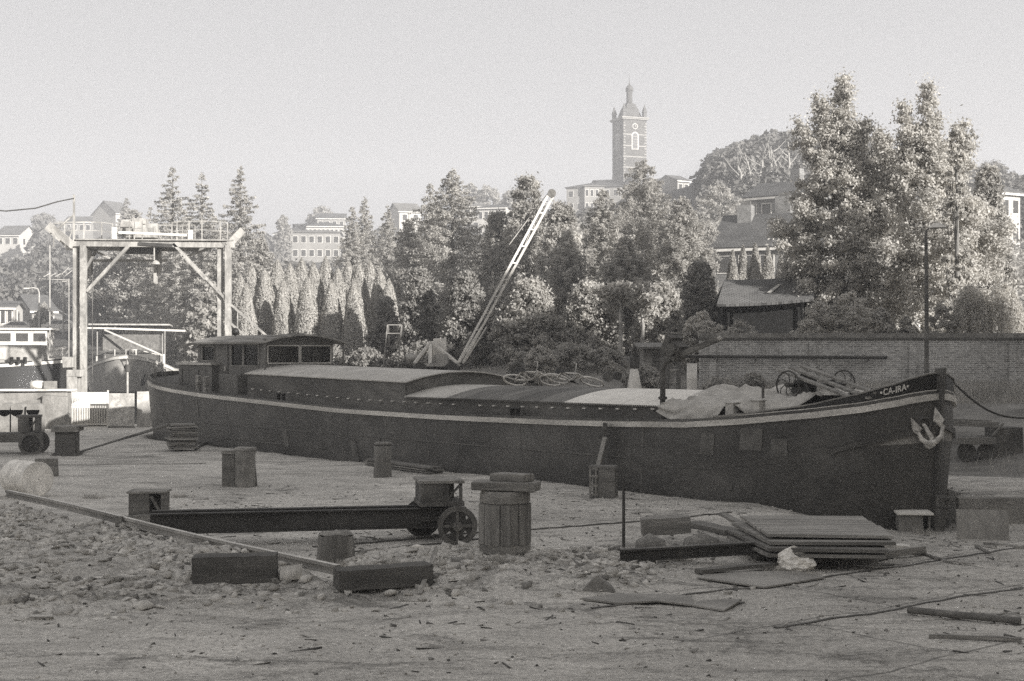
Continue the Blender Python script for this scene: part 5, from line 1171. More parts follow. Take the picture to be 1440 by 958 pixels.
MB().tube([L_(606, 480), L_(772, 270)], .012, 5).build('stay_cable', 'rust_dark', cr_)
mb = MB(); mb.tube([L_(762, 283, .1), L_(738, 345, .1), L_(716, 343 + 2, .1)][:2], .02, 5); mb.tube([L_(756, 290, .1), L_(716, 344, .1)], .02, 5); mb.build('hook_cable', 'tin', cr_)
# A-shaped step ladder
ld = 58.0; k = ld / F; q = W(553, 515, ld); lz = tz(q.x, q.y)
t = thing('step_ladder', 'tall spindly A shaped fruit ladder in the shade left of the crane', 'ladder', (q.x, ld, lz))
L_ = lambda px, py, dy=0.0: Vector(((px - 553) * k, dy, HC - (py - HY) * k - lz)); zb = lz
bt_ = HY + (HC - lz) / k
mb = MB(); mb.bar(L_(534, bt_, -.3), L_(545, 457, 0), .05); mb.bar(L_(555, bt_, -.3), L_(565, 457, 0), .05)
for f in (.15, .3, .45, .6, .75, .9, 1.0): mb.bar(L_(534, bt_, -.3).lerp(L_(545, 457), f), L_(555, bt_, -.3).lerp(L_(565, 457), f), .04)
mb.build('front_frame', 'timber_old', t)
mb = MB(); mb.bar(L_(575, bt_, .5), L_(565, 457, .02), .05); mb.bar(L_(550, bt_, .6), L_(546, 457, .02), .05); mb.bar(L_(550, bt_ - 12, .5), L_(573, bt_ - 12, .5), .04); mb.build('rear_frame', 'rust', t)
# plank steps (ladder stair) leaning, dark
ld = 44.0; k = ld / F; q = W(945, 535, ld); lz = tz(q.x, q.y)
t = thing('ladder_stair', 'steep dark wooden ladder with flat pale treads behind the barge davit', 'ladder', (q.x, ld, lz))
L_ = lambda px, py, dy=0.0: Vector(((px - 945) * k, dy, HC - (py - HY) * k - lz)); bt_ = HY + (HC - lz) / k
mb = MB(); mb.bar(L_(933, bt_, -.5), L_(944, 456, .5), .09, .2); mb.bar(L_(949, bt_, -.5), L_(959, 456, .5), .13, .22); mb.build('stringer', 'timber_dark', t)
for i in range(9):
    f = (i + .6) / 9.3; a = L_(935, bt_, -.5).lerp(L_(945, 456, .5), f); b_ = L_(949, bt_, -.5).lerp(L_(958, 456, .5), f); MB().bar(a, b_, .24, .035).build('tread', 'timber_pale', t)
# white drum standing, mixer like tub
ld = 47.0; k = ld / F
q = W(973, 545, ld); z0 = tz(q.x, q.y); zt_ = HC - (511 - HY) * k
t = thing('white_barrel', 'white painted metal barrel standing in front of the brick wall', 'barrel', (q.x, ld, z0)); r_ = 7.2 * k
H_ = zt_ - z0; mb = MB(); mb.lathe([(r_, 0), (r_, H_ * .33), (r_ * 1.04, H_ * .35), (r_, H_ * .37), (r_, H_ * .66), (r_ * 1.04, H_ * .68), (r_, H_ * .7), (r_, H_), (r_ * .95, H_ - .02)], 24); mb.build('shell', 'white_paint', t)
MB().lathe([(r_ * .94, H_ - .03), (0, H_ - .03)], 20).build('lid', 'tin', t)
q = W(892, 545, 44); z0 = tz(q.x, q.y); k = 44 / F; zt_ = HC - (519 - HY) * k; H_ = zt_ - z0
t = thing('concrete_mixer', 'small cement mixer with a pale tilted drum and dark hopper above', 'mixer', (q.x, 44, z0))
MB().lathe([(.06, 0), (.2, H_ * .35), (.23, H_ * .75), (.12, H_), (.1, H_)], 20).build('mixing_drum', 'white_paint', t)
MB().lathe([(.15, H_ + .02), (.17, H_ + .38), (.15, H_ + .38)], 18, (.02, .1, 0)).build('hopper', 'rust_dark', t)
mb = MB(); mb.bar((-.28, -.1, H_ * .9), (-.12, -.1, .3), .03); mb.bar((-.3, .1, 0), (0, .1, H_ * .5), .05); mb.bar((.3, .1, 0), (0, .1, H_ * .5), .05); mb.bar((0, .15, 0), (.02, .12, H_ + .05), .05); mb.build('stand', 'rust', t)
# low junk by the bank
for i, (px, py, r_, m_, lab, cat) in enumerate(((855, 530, .17, 'rust', 'rusty round can lying on the far bank behind the white hatch', 'can'), (868, 529, .14, 'rust_dark', 'smaller dark can beside the rusty round one on the far bank', 'can'), (728, 519, .17, 'timber_dark', 'dark tyre half hidden behind the raised hatch', 'tyre'))):
    q = W(px, py, 46); z0 = tz(q.x, 46); mb = MB()
    if cat == 'tyre': mb.tube([(r_ * math.cos(a), 0, r_ + r_ * math.sin(a)) for a in np.linspace(0, 2 * math.pi, 25)[:-1]], .08, 8, closed=True); 
    else: mb.lathe([(r_, -.25), (r_, .25)], 18, (0, 0, r_), 'Y')
    single(mb, 'tyre' if cat == 'tyre' else 'rusty_can', m_, lab, cat, loc=(q.x, 46, max(z0, q.z - r_)), bevel=.01 if cat != 'tyre' else 0)
# small shed behind ladder stair
ld = 52; k = ld / F; q = W(925, 0, ld); z0 = tz(q.x, ld)
t = thing('small_shed', 'small low shed with a thin roof behind the ladder stair', 'shed', (q.x, ld, z0))
hh = HC - (488 - HY) * k - z0
MB().bx(-20 * k, 22 * k, 0, 1.6, 0, hh).build('wall', 'timber_old', t); MB().box((0, .7, hh + .05), (58 * k, 2.2, .07), rx=.08).build('roof', 'slate', t); MB().bx(-8 * k, 2 * k, -.03, -.002, .05, hh * .85).build('door', 'timber_dark', t)
# --- brick wall with coping and pipe ------------------------------------------
wd_ = 50.0; k = wd_ / F; x0, x1 = W(985, 0, wd_).x, W(1560, 0, wd_).x
t = thing('brick_wall', 'long old brick boundary wall behind the bow with stone coping', 'wall', (x0, wd_, 1.2))
zc_ = HC - (478 - HY) * k - 1.2
MB().bx(0, x1 - x0, 0, .35, -.2, zc_).build('wall_body', 'brick_wall', t)
MB().bx(-.05, x1 - x0, -.06, .41, zc_ + .002, zc_ + .07).build('string_course', 'timber_dark', t); MB().bx(-.03, x1 - x0, -.03, .38, zc_ + .072, zc_ + .24).build('coping', 'block', t)
mb = MB(); 
for i in range(5): mb.bx(.3 + i * 3.6, .55 + i * 3.6, -.1, -.002, -.2, zc_ - .1)
mb.build('pilaster', 'brick_wall', t)
zz = HC - (503 - HY) * k
px_ = thing('wall_pipe', 'long dark iron pipe running along the brick wall', 'pipe', (0, 0, 0))
pe = W(1245, 0, wd_).x
MB().tube([(x0 - .6, wd_ - .22, zz + .04), (pe, wd_ - .22, zz)], .055, 8).build('pipe_run', 'rust_dark', px_)
for i in range(5): MB().bx(x0 + .6 + i * 1.35, x0 + .64 + i * 1.35, wd_ - .24, wd_ - .002, zz - .09, zz - .055).build('bracket', 'rust_dark', px_)
# lamp post
ld = 46; k = ld / F; q = W(1303, 0, ld); z0 = tz(q.x, ld)
t = thing('lamp_post', 'slim lamp post with a flat hood lamp in front of the big right hand tree', 'street lamp', (q.x, ld, z0)); zt_ = HC - (325 - HY) * k - z0
MB().tube([(0, 0, 0), (0, 0, zt_ * .5), (-.02, 0, zt_)], [.085, .07, .05], 10).build('pole', 'rust', t)
mb = MB(); mb.tube([(-.02, 0, zt_), (.1, 0, zt_ + .12), (.3, 0, zt_ + .15)], .03, 8); mb.build('arm', 'rust', t)
mb = MB(); mb.lathe([(.30, 0), (.26, .06), (.12, .15), (0, .17)], 20, (.35, 0, zt_ + .1)); mb.build('lamp_hood', 'white_paint', t)
# --- gantry --------------------------------------------------------------------
gd = 66.0; k = gd / F; gx = W(215, 0, gd).x
gt = thing('boat_hoist_gantry', 'tall pale steel boat hoist gantry with railed platform over the barge stern', 'gantry', (gx, gd, 0))
L_ = lambda px, py, dy=0.0: Vector(((px - 215) * k, dy, HC - (py - HY) * k))
off = Vector((AX, AY, 0)) * -1.0; offc = Vector((-.42, .2, 0))
for px in (117.5, 321):
    for j, (o_, w_) in enumerate(((Vector((0, 0, 0)), .27), (offc, .24))):
        a = L_(px, 345) + o_; c = Vector((a.x, a.y, 0)); MB().bar(c, a, w_, w_).build('column', 'gantry_paint', gt)
    mb = MB(); zs = [1.2 + i * 1.15 for i in range(6)]
    for i, z in enumerate(zs):
        a = L_(px, 345); a = Vector((a.x, a.y, z)) + offc * .2; b_ = a + offc * .7; mb.bar(a, b_, .07, .1)
        if i: mb.bar(pz, b_, .05, .06)
        pz = a
    mb.build('lacing', 'gantry_paint', gt)
DX = Vector((0, 0, 0))
mb = MB()
for o_, xl in ((Vector((0, 0, 0)), 102), (offc, 104), (off * 3.2, 130)): mb.bar(L_(xl, 343) + o_, L_(330, 345) + o_, .16, .24)
mb.build('main_girder', 'gantry_paint', gt)
mb = MB()
a, b_ = L_(104, 341) - off * .2, L_(326, 342) - off * .2
P = [a, b_, b_ + off * 3.4, a + off * 3.4 + Vector((1.1, 0, 0))]; mb.add(P + [p + Vector((0, 0, .06)) for p in P], [(3, 2, 1, 0), (4, 5, 6, 7), (0, 1, 5, 4), (1, 2, 6, 5), (2, 3, 7, 6), (3, 0, 4, 7)]); mb.move((0, 0, .10)); mb.build('platform', 'grey_paint', gt)
mb = MB()
for s_ in ((122, 410, 183, 342), (317, 418, 244, 342), (104, 395, 150, 345)): pass
mb.bar(L_(122, 410), L_(184, 343), .18, .14); mb.build('knee_brace', 'gantry_paint', gt)
mb = MB(); mb.bar(L_(317, 420), L_(244, 343), .16, .12); mb.build('knee_brace', 'gantry_paint', gt)
mb = MB(); mb = None
for a_, b_, w_, o_ in (((122, 398), (152, 345), .14, 1.1), ((320, 408), (272, 358), .12, 1.1), ((122, 341), (168, 362), .12, 1.0), ((318, 344), (270, 362), .12, 1.0)): MB().bar(L_(*a_) + off * o_, L_(*b_) + off * o_, w_, .1).build('rear_brace', 'gantry_paint', gt)
mb = MB(); mb.bar(L_(163, 362) + off * 3.0, L_(275, 362) + off * 3.0, .12, .12); mb.build('lower_tie', 'gantry_paint', gt)
for px, pb in ((158, 392), (163, 386), (258, 396), (264, 380)):
    MB().bar(L_(px, 345) + off * 3.0, L_(px, pb) + off * 3.0, .2, .16).build('hanging_post', 'gantry_paint', gt)
# wings at the ends
mb = MB(); mb.bar(L_(104, 346), L_(68, 317), .34, .22, up=(0, 1, 0)); mb.bar(L_(104, 342) + off, L_(76, 318) + off, .18, .14, up=(0, 1, 0)); mb.build('wing_beam', 'gantry_paint', gt)
mb = MB(); mb.bar(L_(321, 346), L_(342, 324), .34, .22, up=(0, 1, 0)); mb.bar(L_(318, 342), L_(335, 325), .1, .1, up=(0, 1, 0)); mb.build('wing_beam', 'gantry_paint', gt)
mb = MB(); mb.bar(L_(104, 343), L_(104, 274), .09, .09); mb.bar(L_(104, 302), L_(82, 321), .06); mb.bar(L_(104, 318), L_(97, 337), .04); mb.build('mast', 'gantry_paint', gt)
# railings
def rails(mb, pxs, zt_, zb_, o_, curve=0):
    top_ = [L_(px, zt_ + curve * ((px - (pxs[0] + pxs[-1]) / 2) / ((pxs[-1] - pxs[0]) / 2)) ** 2) + o_ for px in pxs]
    for p_ in top_: mb.bar(Vector((p_.x, p_.y, L_(0, zb_).z)), p_, .045)
    for a, b_ in zip(top_[:-1], top_[1:]): mb.bar(a, b_, .04); 
    mid = [p_ - Vector((0, 0, .42)) for p_ in top_]
    for a, b_ in zip(mid[:-1], mid[1:]): mb.bar(a, b_, .03)
for args in (([242, 249, 266, 284, 310, 320], 311, 342, Vector((0, 0, 0)), 2), ([112, 128, 156, 182, 198], 305, 342, off * 3.2, 3), ([182, 189, 200], 309, 342, Vector((0, 0, 0)), 0), ([240, 262, 284, 300, 318], 310, 342, off * 3.2, 0)):
    mb = MB(); rails(mb, *args); mb.build('railing', 'gantry_paint', gt)
# hoist machinery
mb = MB(); mb.box(L_(218, 326) + off * 1.4, (44 * k, 1.0, 14 * k)); mb.lathe([(.42, -.5), (.42, .5)], 18, L_(205, 318) + off * 1.4, 'X'); mb.lathe([(.3, -.4), (.3, .4)], 18, L_(228, 320) + off * 1.4, 'X'); mb.box(L_(215, 309) + off * 1.4, (20 * k, .6, 8 * k)); mb.build('hoist_machine', 'gantry_paint', gt, bevel=.03)
mb = MB(); mb.bar(L_(167, 327), L_(263, 331), .14, .12); mb.box(L_(161, 328), (.2, .2, .55)); mb.box(L_(268, 331), (.2, .2, .5)); mb.build('hoist_shaft', 'white_paint', gt)
mb = MB(); mb.bar(L_(196, 343), L_(243, 346), .3, .16); mb.box(L_(215, 350) + off * 1.4, (46 * k, 1.2, 8 * k)); mb.build('hoist_carriage', 'rust_dark', gt)
mb = MB(); mb.bar(L_(217, 345), L_(217, 366), .05); mb.build('lamp_stem', 'tin', gt); MB().lathe([(.22, 0), (.16, .12), (.05, .2), (0, .2)], 16, L_(219, 372)).build('lamp_shade', 'tin', gt)
MB().tube([L_(166, 362) + off * 3, Vector((L_(166, 0).x + off.x * 3, off.y * 3, 1.6))], .02, 5).build('hanging_cable', 'rust', gt)
# stair on the right side
mb = MB(); a = L_(323, 427); b_ = L_(366, 463)
for o_ in (Vector((0, 0, 0)), Vector((0, 0, -.9))): mb.bar(a + o_, b_ + o_ + Vector((1.6, 0, -1.45)) * 1.0, .08, .1)
for i in range(8): f = i / 8; p_ = a.lerp(b_ + Vector((1.6, 0, -1.45)), f); mb.bar(p_, p_ - Vector((0, 0, .9)), .04)
mb.build('stair', 'gantry_paint', gt)
# overhead cable
pm = Vector((gx, gd, 0)) + L_(104, 279)
single(MB().tube([pm, W(80, 284, 62), W(50, 293, 60), W(8, 297, 58), W(-60, 290, 55), W(-320, 240, 48), W(-900, 150, 40)], .03, 6), 'overhead_cable', 'rust_dark', 'sagging overhead cable running from the gantry mast to the left edge', 'cable')
# concrete plinth below gantry left leg
single(MB().bx(-.7, .7, -.5, 2.2, -1, .95), 'plinth', 'concrete_pale', 'pale concrete plinth under the left leg of the gantry', 'plinth', loc=(W(113, 0, gd).x, gd, 0), bevel=.05)
mb = MB(); mb.box((0, 0, .3), (.5, .5, 1.2)); mb.box((.1, 0, 1.0), (.7, .6, .3)); mb.box((-.2, 0, 1.5), (.5, .5, .5)); mb.jitter(.03)
single(mb, 'winch_box', 'gantry_paint', 'pale control box bolted to the left gantry leg', 'box', loc=(W(103, 0, 65.4).x, 65.4, 1.1), bevel=.03)
# bollard with cross head in front of the white barge (px 180)
q = W(181, 585, 59.5); zt_ = HC - (506 - HY) * 59.5 / F
t = thing('mooring_mast', 'thin post with a cross head standing before the white barge', 'post', (q.x, 59.3, 0)); MB().tube([(0, 0, -.2), (0, 0, zt_)], .05, 8).build('pole', 'grey_paint', t)
mb = MB(); mb.bar((-.3, 0, zt_ - .02), (.3, 0, zt_ - .02), .08, .1); mb.bar((-.26, 0, zt_ - .05), (-.05, 0, zt_ - .5), .04); mb.bar((.26, 0, zt_ - .05), (.05, 0, zt_ - .5), .04); mb.lathe([(.12, zt_ - .5), (.12, zt_ - .2)], 10); mb.build('cross_head', 'rust_dark', t)
# ------------------------------------------------------------------ other boats
def simple_barge(name, lab, bowpos, rz_, L, B, zdeck, zkeel, sheer_b, m_hull, m_low, bow=True, low_z=.6):
    t = thing(name, lab, 'barge', bowpos, rz_, 'barges moored in the canal')
    xs_ = [0, -.25, -.7, -1.3, -2.1, -3.2, -4.6, -7, -L + 3, -L + 1, -L]; bs = [.03, .55, .95, 1.35, 1.75, 2.1, 2.35, 2.5, 2.5, 1.9, .8]; bs = [b_ * B / 5 for b_ in bs]
    def zd(x): return zdeck + sheer_b * max(0, 1 + x / 6.0) ** 1.6
    def low(x, b_, f): return (x - .25 * (1 - f) * (1 if x > -3 else 0), b_ * (.86 + .14 * f))
    def rows_(za, zb_, off=0):
        r = []
        for f in (0, .33, .66, 1.0):
            row = []
            for sg, seq in ((-1, list(zip(xs_, bs))), (1, list(zip(xs_, bs))[::-1])):
                for x, b_ in seq:
                    a, c = za(x), zb_(x); z = a + (c - a) * f; g = (z - zkeel) / (zd(x) - zkeel); q = low(x, b_, g); r_ = (q[0] + (off if x > -1 else 0), sg * (q[1] + off), z); row.append(r_)
            r.append(row)
        return r
    mb = MB(); mb.grid(rows_(lambda x: low_z, lambda x: zd(x)), closed=True); h = mb.build('hull', m_hull, t)
    mb = MB(); mb.grid(rows_(lambda x: zkeel, lambda x: low_z, .004), closed=True); mb.build('lower_hull', m_low, h)
    mb = MB(); mb.grid(rows_(lambda x: zd(x) - .24, lambda x: zd(x) - .08, .05), closed=True); mb.build('rubbing_stripe', 'white_paint', h)
    mb = MB(); d = rows_(zd, zd)[0]; n = len(xs_); mb.grid([d[:n], d[n:][::-1]]); mb.move((0, 0, -.1)); mb.build('deck', 'deck_grey', t)
    return t, zd
wb, zd = simple_barge('white_barge', 'pale hulled barge seen bow on under the gantry, awning pole rigged above its deck', (W(177, 0, 88).x, 88, 0), R(-90 + 12), 30, 6.0, 2.0, -1.0, .95, 'hull_pale', 'hull_black')
# its fore deck gear
k = 90 / F
mb = MB(); mb.bar((-.3, 0, 2.0), (-.3, 0, 3.3), .1); mb.build('fore_post', 'grey_paint', wb)
mb = MB(); mb.bx(-9, -4.4, -1.7, 1.7, 1.9, 3.1); mb.bx(-9.2, -4.2, -1.9, 1.9, 3.1, 3.2); mb.build('deck_cover', 'timber_dark', wb)
MB().bx(-8.5, -4.38, -1.75, 1.9, 3.22, 4.3).build('side_screen', 'timber', wb)
mb = MB(); [mb.bar((x, y, 1.9), (x, y, 4.9), .07) for x in (-4.4, -8.6) for y in (-2.1, 2.1)]; mb.build('awning_posts', 'grey_paint', wb)
mb = MB(); mb.bx(-9.6, -3.6, -2.6, 2.6, 4.9, 5.0); mb.build('awning_roof', 'tin', wb)
mb = MB(); mb.bar((-4, -3.2, 4.75), (-4, 3.6, 4.55), .1, .12); mb.build('boom', 'white_paint', wb)
mb = MB(); mb.bar((-3.9, -1.6, 4.6), (-2.5, 2.2, 2.9), .09); mb.bar((-2.5, 2.25, 1.9), (-2.5, 2.25, 3.0), .12); mb.build('side_davit', 'white_paint', wb)
mb = MB(); 
for i in range(6): mb.bx(-1.6, -1.56, -.5 + i * .2, -.42 + i * .2, 2.8, 3.25)
mb.bx(-1.62, -1.54, -.55, .6, 3.25, 3.3); mb.build('bow_rail', 'white_paint', wb)
for sg in (-1, 1):
    mb = MB(); mb.tube([(-.4, sg * .7, 3.25), (-1.3, sg * 1.35, 3.1), (-3, sg * 2.05, 2.9)], .035, 6); [mb.bar((x, sg * y, z - .5), (x, sg * y, z), .04) for x, y, z in ((-.4, .7, 3.25), (-1.3, 1.35, 3.1), (-3, 2.05, 2.9))]; mb.build('hand_rail', 'white_paint', wb)
mb = MB(); mb.add([(.1, .95, 1.5), (.15, 1.25, 1.1), (.1, 1.0, .95), (-.1, .95, 1.0)], [(0, 1, 2, 3)]); mb.bar((.05, 1.2, 1.75), (.15, .95, 1.0), .12, .06); mb.bar((.05, 1.35, 1.55), (.12, 1.05, 1.0), .1, .05); mb.build('stowed_anchor', 'black_iron', wb)
mb = MB(); mb.lathe([(.09, -.05), (.09, .05)], 12, (-.4, 1.75, 1.9), 'X'); mb.build('hawse', 'black_iron', wb)
# dark barge on the left (stern end visible)
db, _ = simple_barge('dark_barge', 'dark hulled barge with a grey cabin moored at the far left', (W(105, 0, 78).x, 78, .45), R(12), 26, 4.6, 2.0, -1.7, .35, 'bulwark_black', 'bulwark_black')
MB().bx(-7.4, -1.6, -1.6, 1.6, 1.9, 3.05).build('cabin', 'grey_paint', db, bevel=.05); c_ = db.children[-1]
for x in (-4.9, -3.7):
    f = MB().bx(x - .22, x + .22, -1.66, -1.6, 2.3, 2.85).build('window', 'white_paint', c_); MB().bx(x - .16, x + .16, -1.68, -1.662, 2.36, 2.79).build('pane', 'window_dark' if False else 'tin', f)
MB().bx(-16, -7.6, -1.8, 1.8, 1.9, 2.7).build('hold_cover', 'coaming_grey', db)
mb = MB(); mb.add([(-7.6, -1.8, 2.71), (-7.6, 1.8, 2.71), (-16, 1.8, 2.9), (-16, -1.8, 2.9), (-7.6, 0, 3.05), (-16, 0, 3.3)], [(0, 4, 5, 3), (1, 2, 5, 4)]); mb.build('hold_roof', 'hatch_pale', db)
for x in (-3.1, -2.75, -2.4): MB().lathe([(.1, 0), (.1, .35), (.13, .36), (0, .4)], 10, (x, -2.0, 2.0)).build('bollard', 'black_iron', db)
MB().lathe([(0, -.03), (.08, 0), (0, .03)], 8, (-6.6, -2.35, 1.3), 'Y').build('lamp', 'white_paint', db)
# small white motor boats and barge with wheelhouse behind
def motor_boat(px, d, L, rz_, lab, cabh=1.0):
    q = W(px, 0, d); t = thing('motor_boat', lab, 'boat', (q.x, d, -.6), rz_, 'small white boats on the far water')
    mb = MB(); rows = []
    for x, b_, z in ((-L / 2, .9, 1.0), (-L / 4, 1.1, 1.0), (L / 5, 1.05, 1.15), (L / 2.6, .6, 1.35), (L / 2, .05, 1.5)): rows.append([(x, -b_, z), (x * .95, -b_ * .6, 0), (x * .93, 0, -.15), (x * .95, b_ * .6, 0), (x, b_, z), (x, 0, z + .03)])
    mb.grid(rows, closed=True); mb.add(rows[0], [tuple(range(6))]); mb.build('hull', 'white_paint', t)
    mb = MB(); mb.add([(-L * .28, -.8, 1.0), (L * .2, -.7, 1.1), (L * .2, .7, 1.1), (-L * .28, .8, 1.0), (-L * .25, -.7, 1 + cabh), (L * .08, -.6, 1 + cabh), (L * .08, .6, 1 + cabh), (-L * .25, .7, 1 + cabh)], [(3, 2, 1, 0), (4, 5, 6, 7), (0, 1, 5, 4), (1, 2, 6, 5), (2, 3, 7, 6), (3, 0, 4, 7)]); c = mb.build('cabin', 'white_paint', t)
    for f in (-.5, .1): MB().bx(L * .28 * f, L * .28 * f + L * .1, -.82, .82, 1 + cabh * .45, 1 + cabh * .8).build('window', 'window_dark', c)
motor_boat(25, 112, 7, R(8), 'white motor boat with a low cabin, nearest the left edge behind the dark barge', 1.6)
motor_boat(62, 118, 8, R(-6), 'white motor boat with a long cabin, right of the other small boat', 2.2)
motor_boat(45, 126, 9, R(4), 'pale cabin boat behind the two small white motor boats', 3.2)
wb2, _ = simple_barge('moored_barge', 'pale barge with a wide flat wheelhouse behind the motor boats', (W(98, 0, 122).x, 122, 0), R(8), 22, 4.6, 3.2, -1.2, .5, 'white_paint', 'hull_black', low_z=.4)
MB().bx(-10.5, -1.6, -1.6, 1.6, 3.1, 5.1).build('wheelhouse', 'white_paint', wb2); c_ = wb2.children[-1]; MB().bx(-10.9, -1.2, -1.9, 1.9, 5.1, 5.25).build('roof', 'hatch_white', c_)
for i in range(6): MB().bx(-10 + i * 1.45, -9 + i * 1.45, -1.64, -1.6, 4.1, 4.8).build('window', 'window_dark', c_)
# mast with antenna
q = W(70, 0, 120); mt = thing('boat_mast', 'tall thin aerial mast standing above the far boats', 'mast', (q.x, 120, 2.6)); MB().tube([(0, 0, 0), (0, 0, HC + (498 - 345) * 120 / F - 2.6)], .06, 6).build('pole', 'tin', mt)
q = W(75, 0, 100); an = thing('tv_aerial', 'horizontal television aerial on a thin rod above the moored boats', 'aerial', (W(97, 0, 92).x, 92, 1.8)); kz = 92 / F
Z_ = lambda py: HC - (py - 498) * kz - 1.8
mb = MB(); mb.bar((-42 * kz, 0, Z_(392)), (0, 0, Z_(394)), .05); [mb.bar((x * kz, -.3, Z_(390 + j)), (x * kz + .25, .3, Z_(384 + j * 2)), .04) for x, j in ((-8, -4), (-3, -2), (-8, 6), (-34, 0), (-26, 0), (-18, 0))]; mb.build('boom', 'tin', an); MB().bar((0, 0, 0), (0, 0, Z_(392)), .05).build('rod', 'tin', an)
for px, py, d, lab in ((55, 405, 148, 'curved street lamp on the far quay, the left one'), (89, 402, 140, 'curved street lamp on the far quay, the right one')):
    q = W(px, 0, d); z0 = tz(q.x, d); zt_ = HC - (py - HY) * d / F - z0
    t = thing('street_lamp', lab, 'street lamp', (q.x, d, z0), 0, 'street lamps on the far quay'); MB().tube([(0, 0, 0), (0, 0, zt_ - .5), (.15 if px > 80 else -.15, 0, zt_ - .1), (.6 if px > 80 else -.6, 0, zt_), (1.1 if px > 80 else -1.1, 0, zt_ - .05)], .09, 6).build('pole', 'tin', t)
    MB().box((1.3 if px > 80 else -1.3, 0, zt_ - .05), (.6, .25, .12)).build('lamp_head', 'white_paint', t)
# cars on the far quay
for i, (px, d) in enumerate(((28, 150), (60, 152), (88, 146))):
    q = W(px, 0, d); z0 = tz(q.x, d); t = thing('parked_car', 'small pale car parked on the far quay, ' + ['leftmost of three', 'middle of three', 'rightmost of three'][i], 'car', (q.x, d, z0), R(6), 'cars parked on the far quay')
    MB().prism([(-2, .35), (2, .35), (2.02, .8), (1.2, .92), (.7, 1.38), (-.9, 1.4), (-1.6, .95), (-2.02, .9)], -.8, .8).build('body', 'grey_paint' if i == 1 else 'white_paint', t, bevel=.05)
    MB().prism([(.62, .96), (.95, .96), (.6, 1.3), (-.8, 1.32), (-1.3, .98)], -.81, .81).build('windows', 'window_dark', t)
    for x in (-1.3, 1.3): MB().lathe([(.32, -.82), (.32, .82)], 14, (x, 0, .32), 'Y').build('wheel', 'black_iron', t)
# ------------------------------------------------------------------ buildings
PROT = []        # (px0, px1, py0, py1, distance) to keep trees out of
def gable_house(name, lab, px0, px1, ytop_eave, ridge_py, d, depth, rz_=0, wall='render_pale', roofm='roof_tile', cat='house', wins=(4, 1), hip=0.0, zb_drop=6, chim=(), ybot=None, group=None, band=True, wh_=None):
    if cat == 'church' or name == 'pilastered_house': ybot = 284
    """box with a pitched roof; ridge along local X"""
    k = d / F; w = (px1 - px0) * k / max(.3, math.cos(rz_)); cx = W((px0 + px1) / 2, 0, d).x
    ze = HC - (ytop_eave - HY) * k; zr = HC - (ridge_py - HY) * k; zb = (HC - (ybot - HY) * k) if ybot else tz(cx, d)
    zb = min(zb, tz(cx, d)) - zb_drop * 0; z0 = zb - 1.0
    t = thing(name, lab, cat, (cx, d, z0), rz_, group)
    E, Rg = ze - z0, zr - z0; hw, hd = w / 2, depth / 2
    mb = MB(); hh = hip * depth
    if hip: mb.bx(-hw, hw, 0, depth, 0, E)
    else:
        mb.add([(-hw, 0, 0), (hw, 0, 0), (hw, depth, 0), (-hw, depth, 0), (-hw, 0, E), (hw, 0, E), (hw, depth, E), (-hw, depth, E), (-hw, hd, Rg - .05), (hw, hd, Rg - .05)], [(0, 1, 5, 4), (1, 2, 6, 9, 5), (2, 3, 7, 6), (3, 0, 4, 8, 7)])
    wl_ = mb.build('wall', wall, t)
    o = .35; mb = MB(); f = o * (Rg - E) / hd
    A = [(-hw - o, -o, E - f), (hw + o, -o, E - f), (hw + o, depth + o, E - f), (-hw - o, depth + o, E - f), (-hw - o + hh + (o if hip else 0), hd, Rg), (hw + o - hh - (o if hip else 0), hd, Rg)]
    fs = [(0, 1, 5, 4), (2, 3, 4, 5)] + ([(1, 2, 5), (3, 0, 4)] if hip else [])
    mb.add(A, fs); ro = uv_planar(mb.build('roof', roofm, t)); sm_ = ro.modifiers.new('s', 'SOLIDIFY'); sm_.thickness = .18; sm_.offset = 1
    if band: MB().bx(-hw - o, hw + o, -o - .08, -o - .002, E - f - .22, E - f).build('gutter', 'white_paint', ro)
    nxw, nyw = wins
    fh = E / max(nyw, 1); fh = min(3.0, fh)
    for j in range(nyw):
        for i in range(nxw):
            x = -hw + w * (i + .5) / nxw; zc_ = E - fh * (j + .5); s_ = min(.55, w / nxw * .28)
            fr = MB().bx(x - s_ - .1, x + s_ + .1, -.06, -.002, zc_ - .85, zc_ + .75).build('window', 'white_paint', t); MB().bx(x - s_, x + s_, -.075, -.062, zc_ - .75, zc_ + .65).build('pane', 'window_dark', fr)
        for i in range(max(1, int(depth // 3.5))):
            if hip is None: break
            y = depth * (i + .5) / max(1, int(depth // 3.5)); fr = MB().bx(hw + .002, hw + .06, y - .6, y + .6, E - fh * (j + .5) - .85, E - fh * (j + .5) + .75).build('window', 'white_paint', t); MB().bx(hw + .062, hw + .075, y - .5, y + .5, E - fh * (j + .5) - .75, E - fh * (j + .5) + .65).build('pane', 'window_dark', fr)
    for cx_, cy_, cw, ch in chim: 
        c = MB().bx(cx_ * w - cw / 2, cx_ * w + cw / 2, cy_ * depth - cw / 2, cy_ * depth + cw / 2, E, Rg + ch).build('chimney', wall, ro); MB().bx(cx_ * w - cw * .35, cx_ * w + cw * .35, cy_ * depth - .2, cy_ * depth + .2, Rg + ch + .002, Rg + ch + .35).build('chimney_pot', 'rust', c)
    PROT.append((px0, px1, ridge_py, ybot or ytop_eave + 25, d)); return t
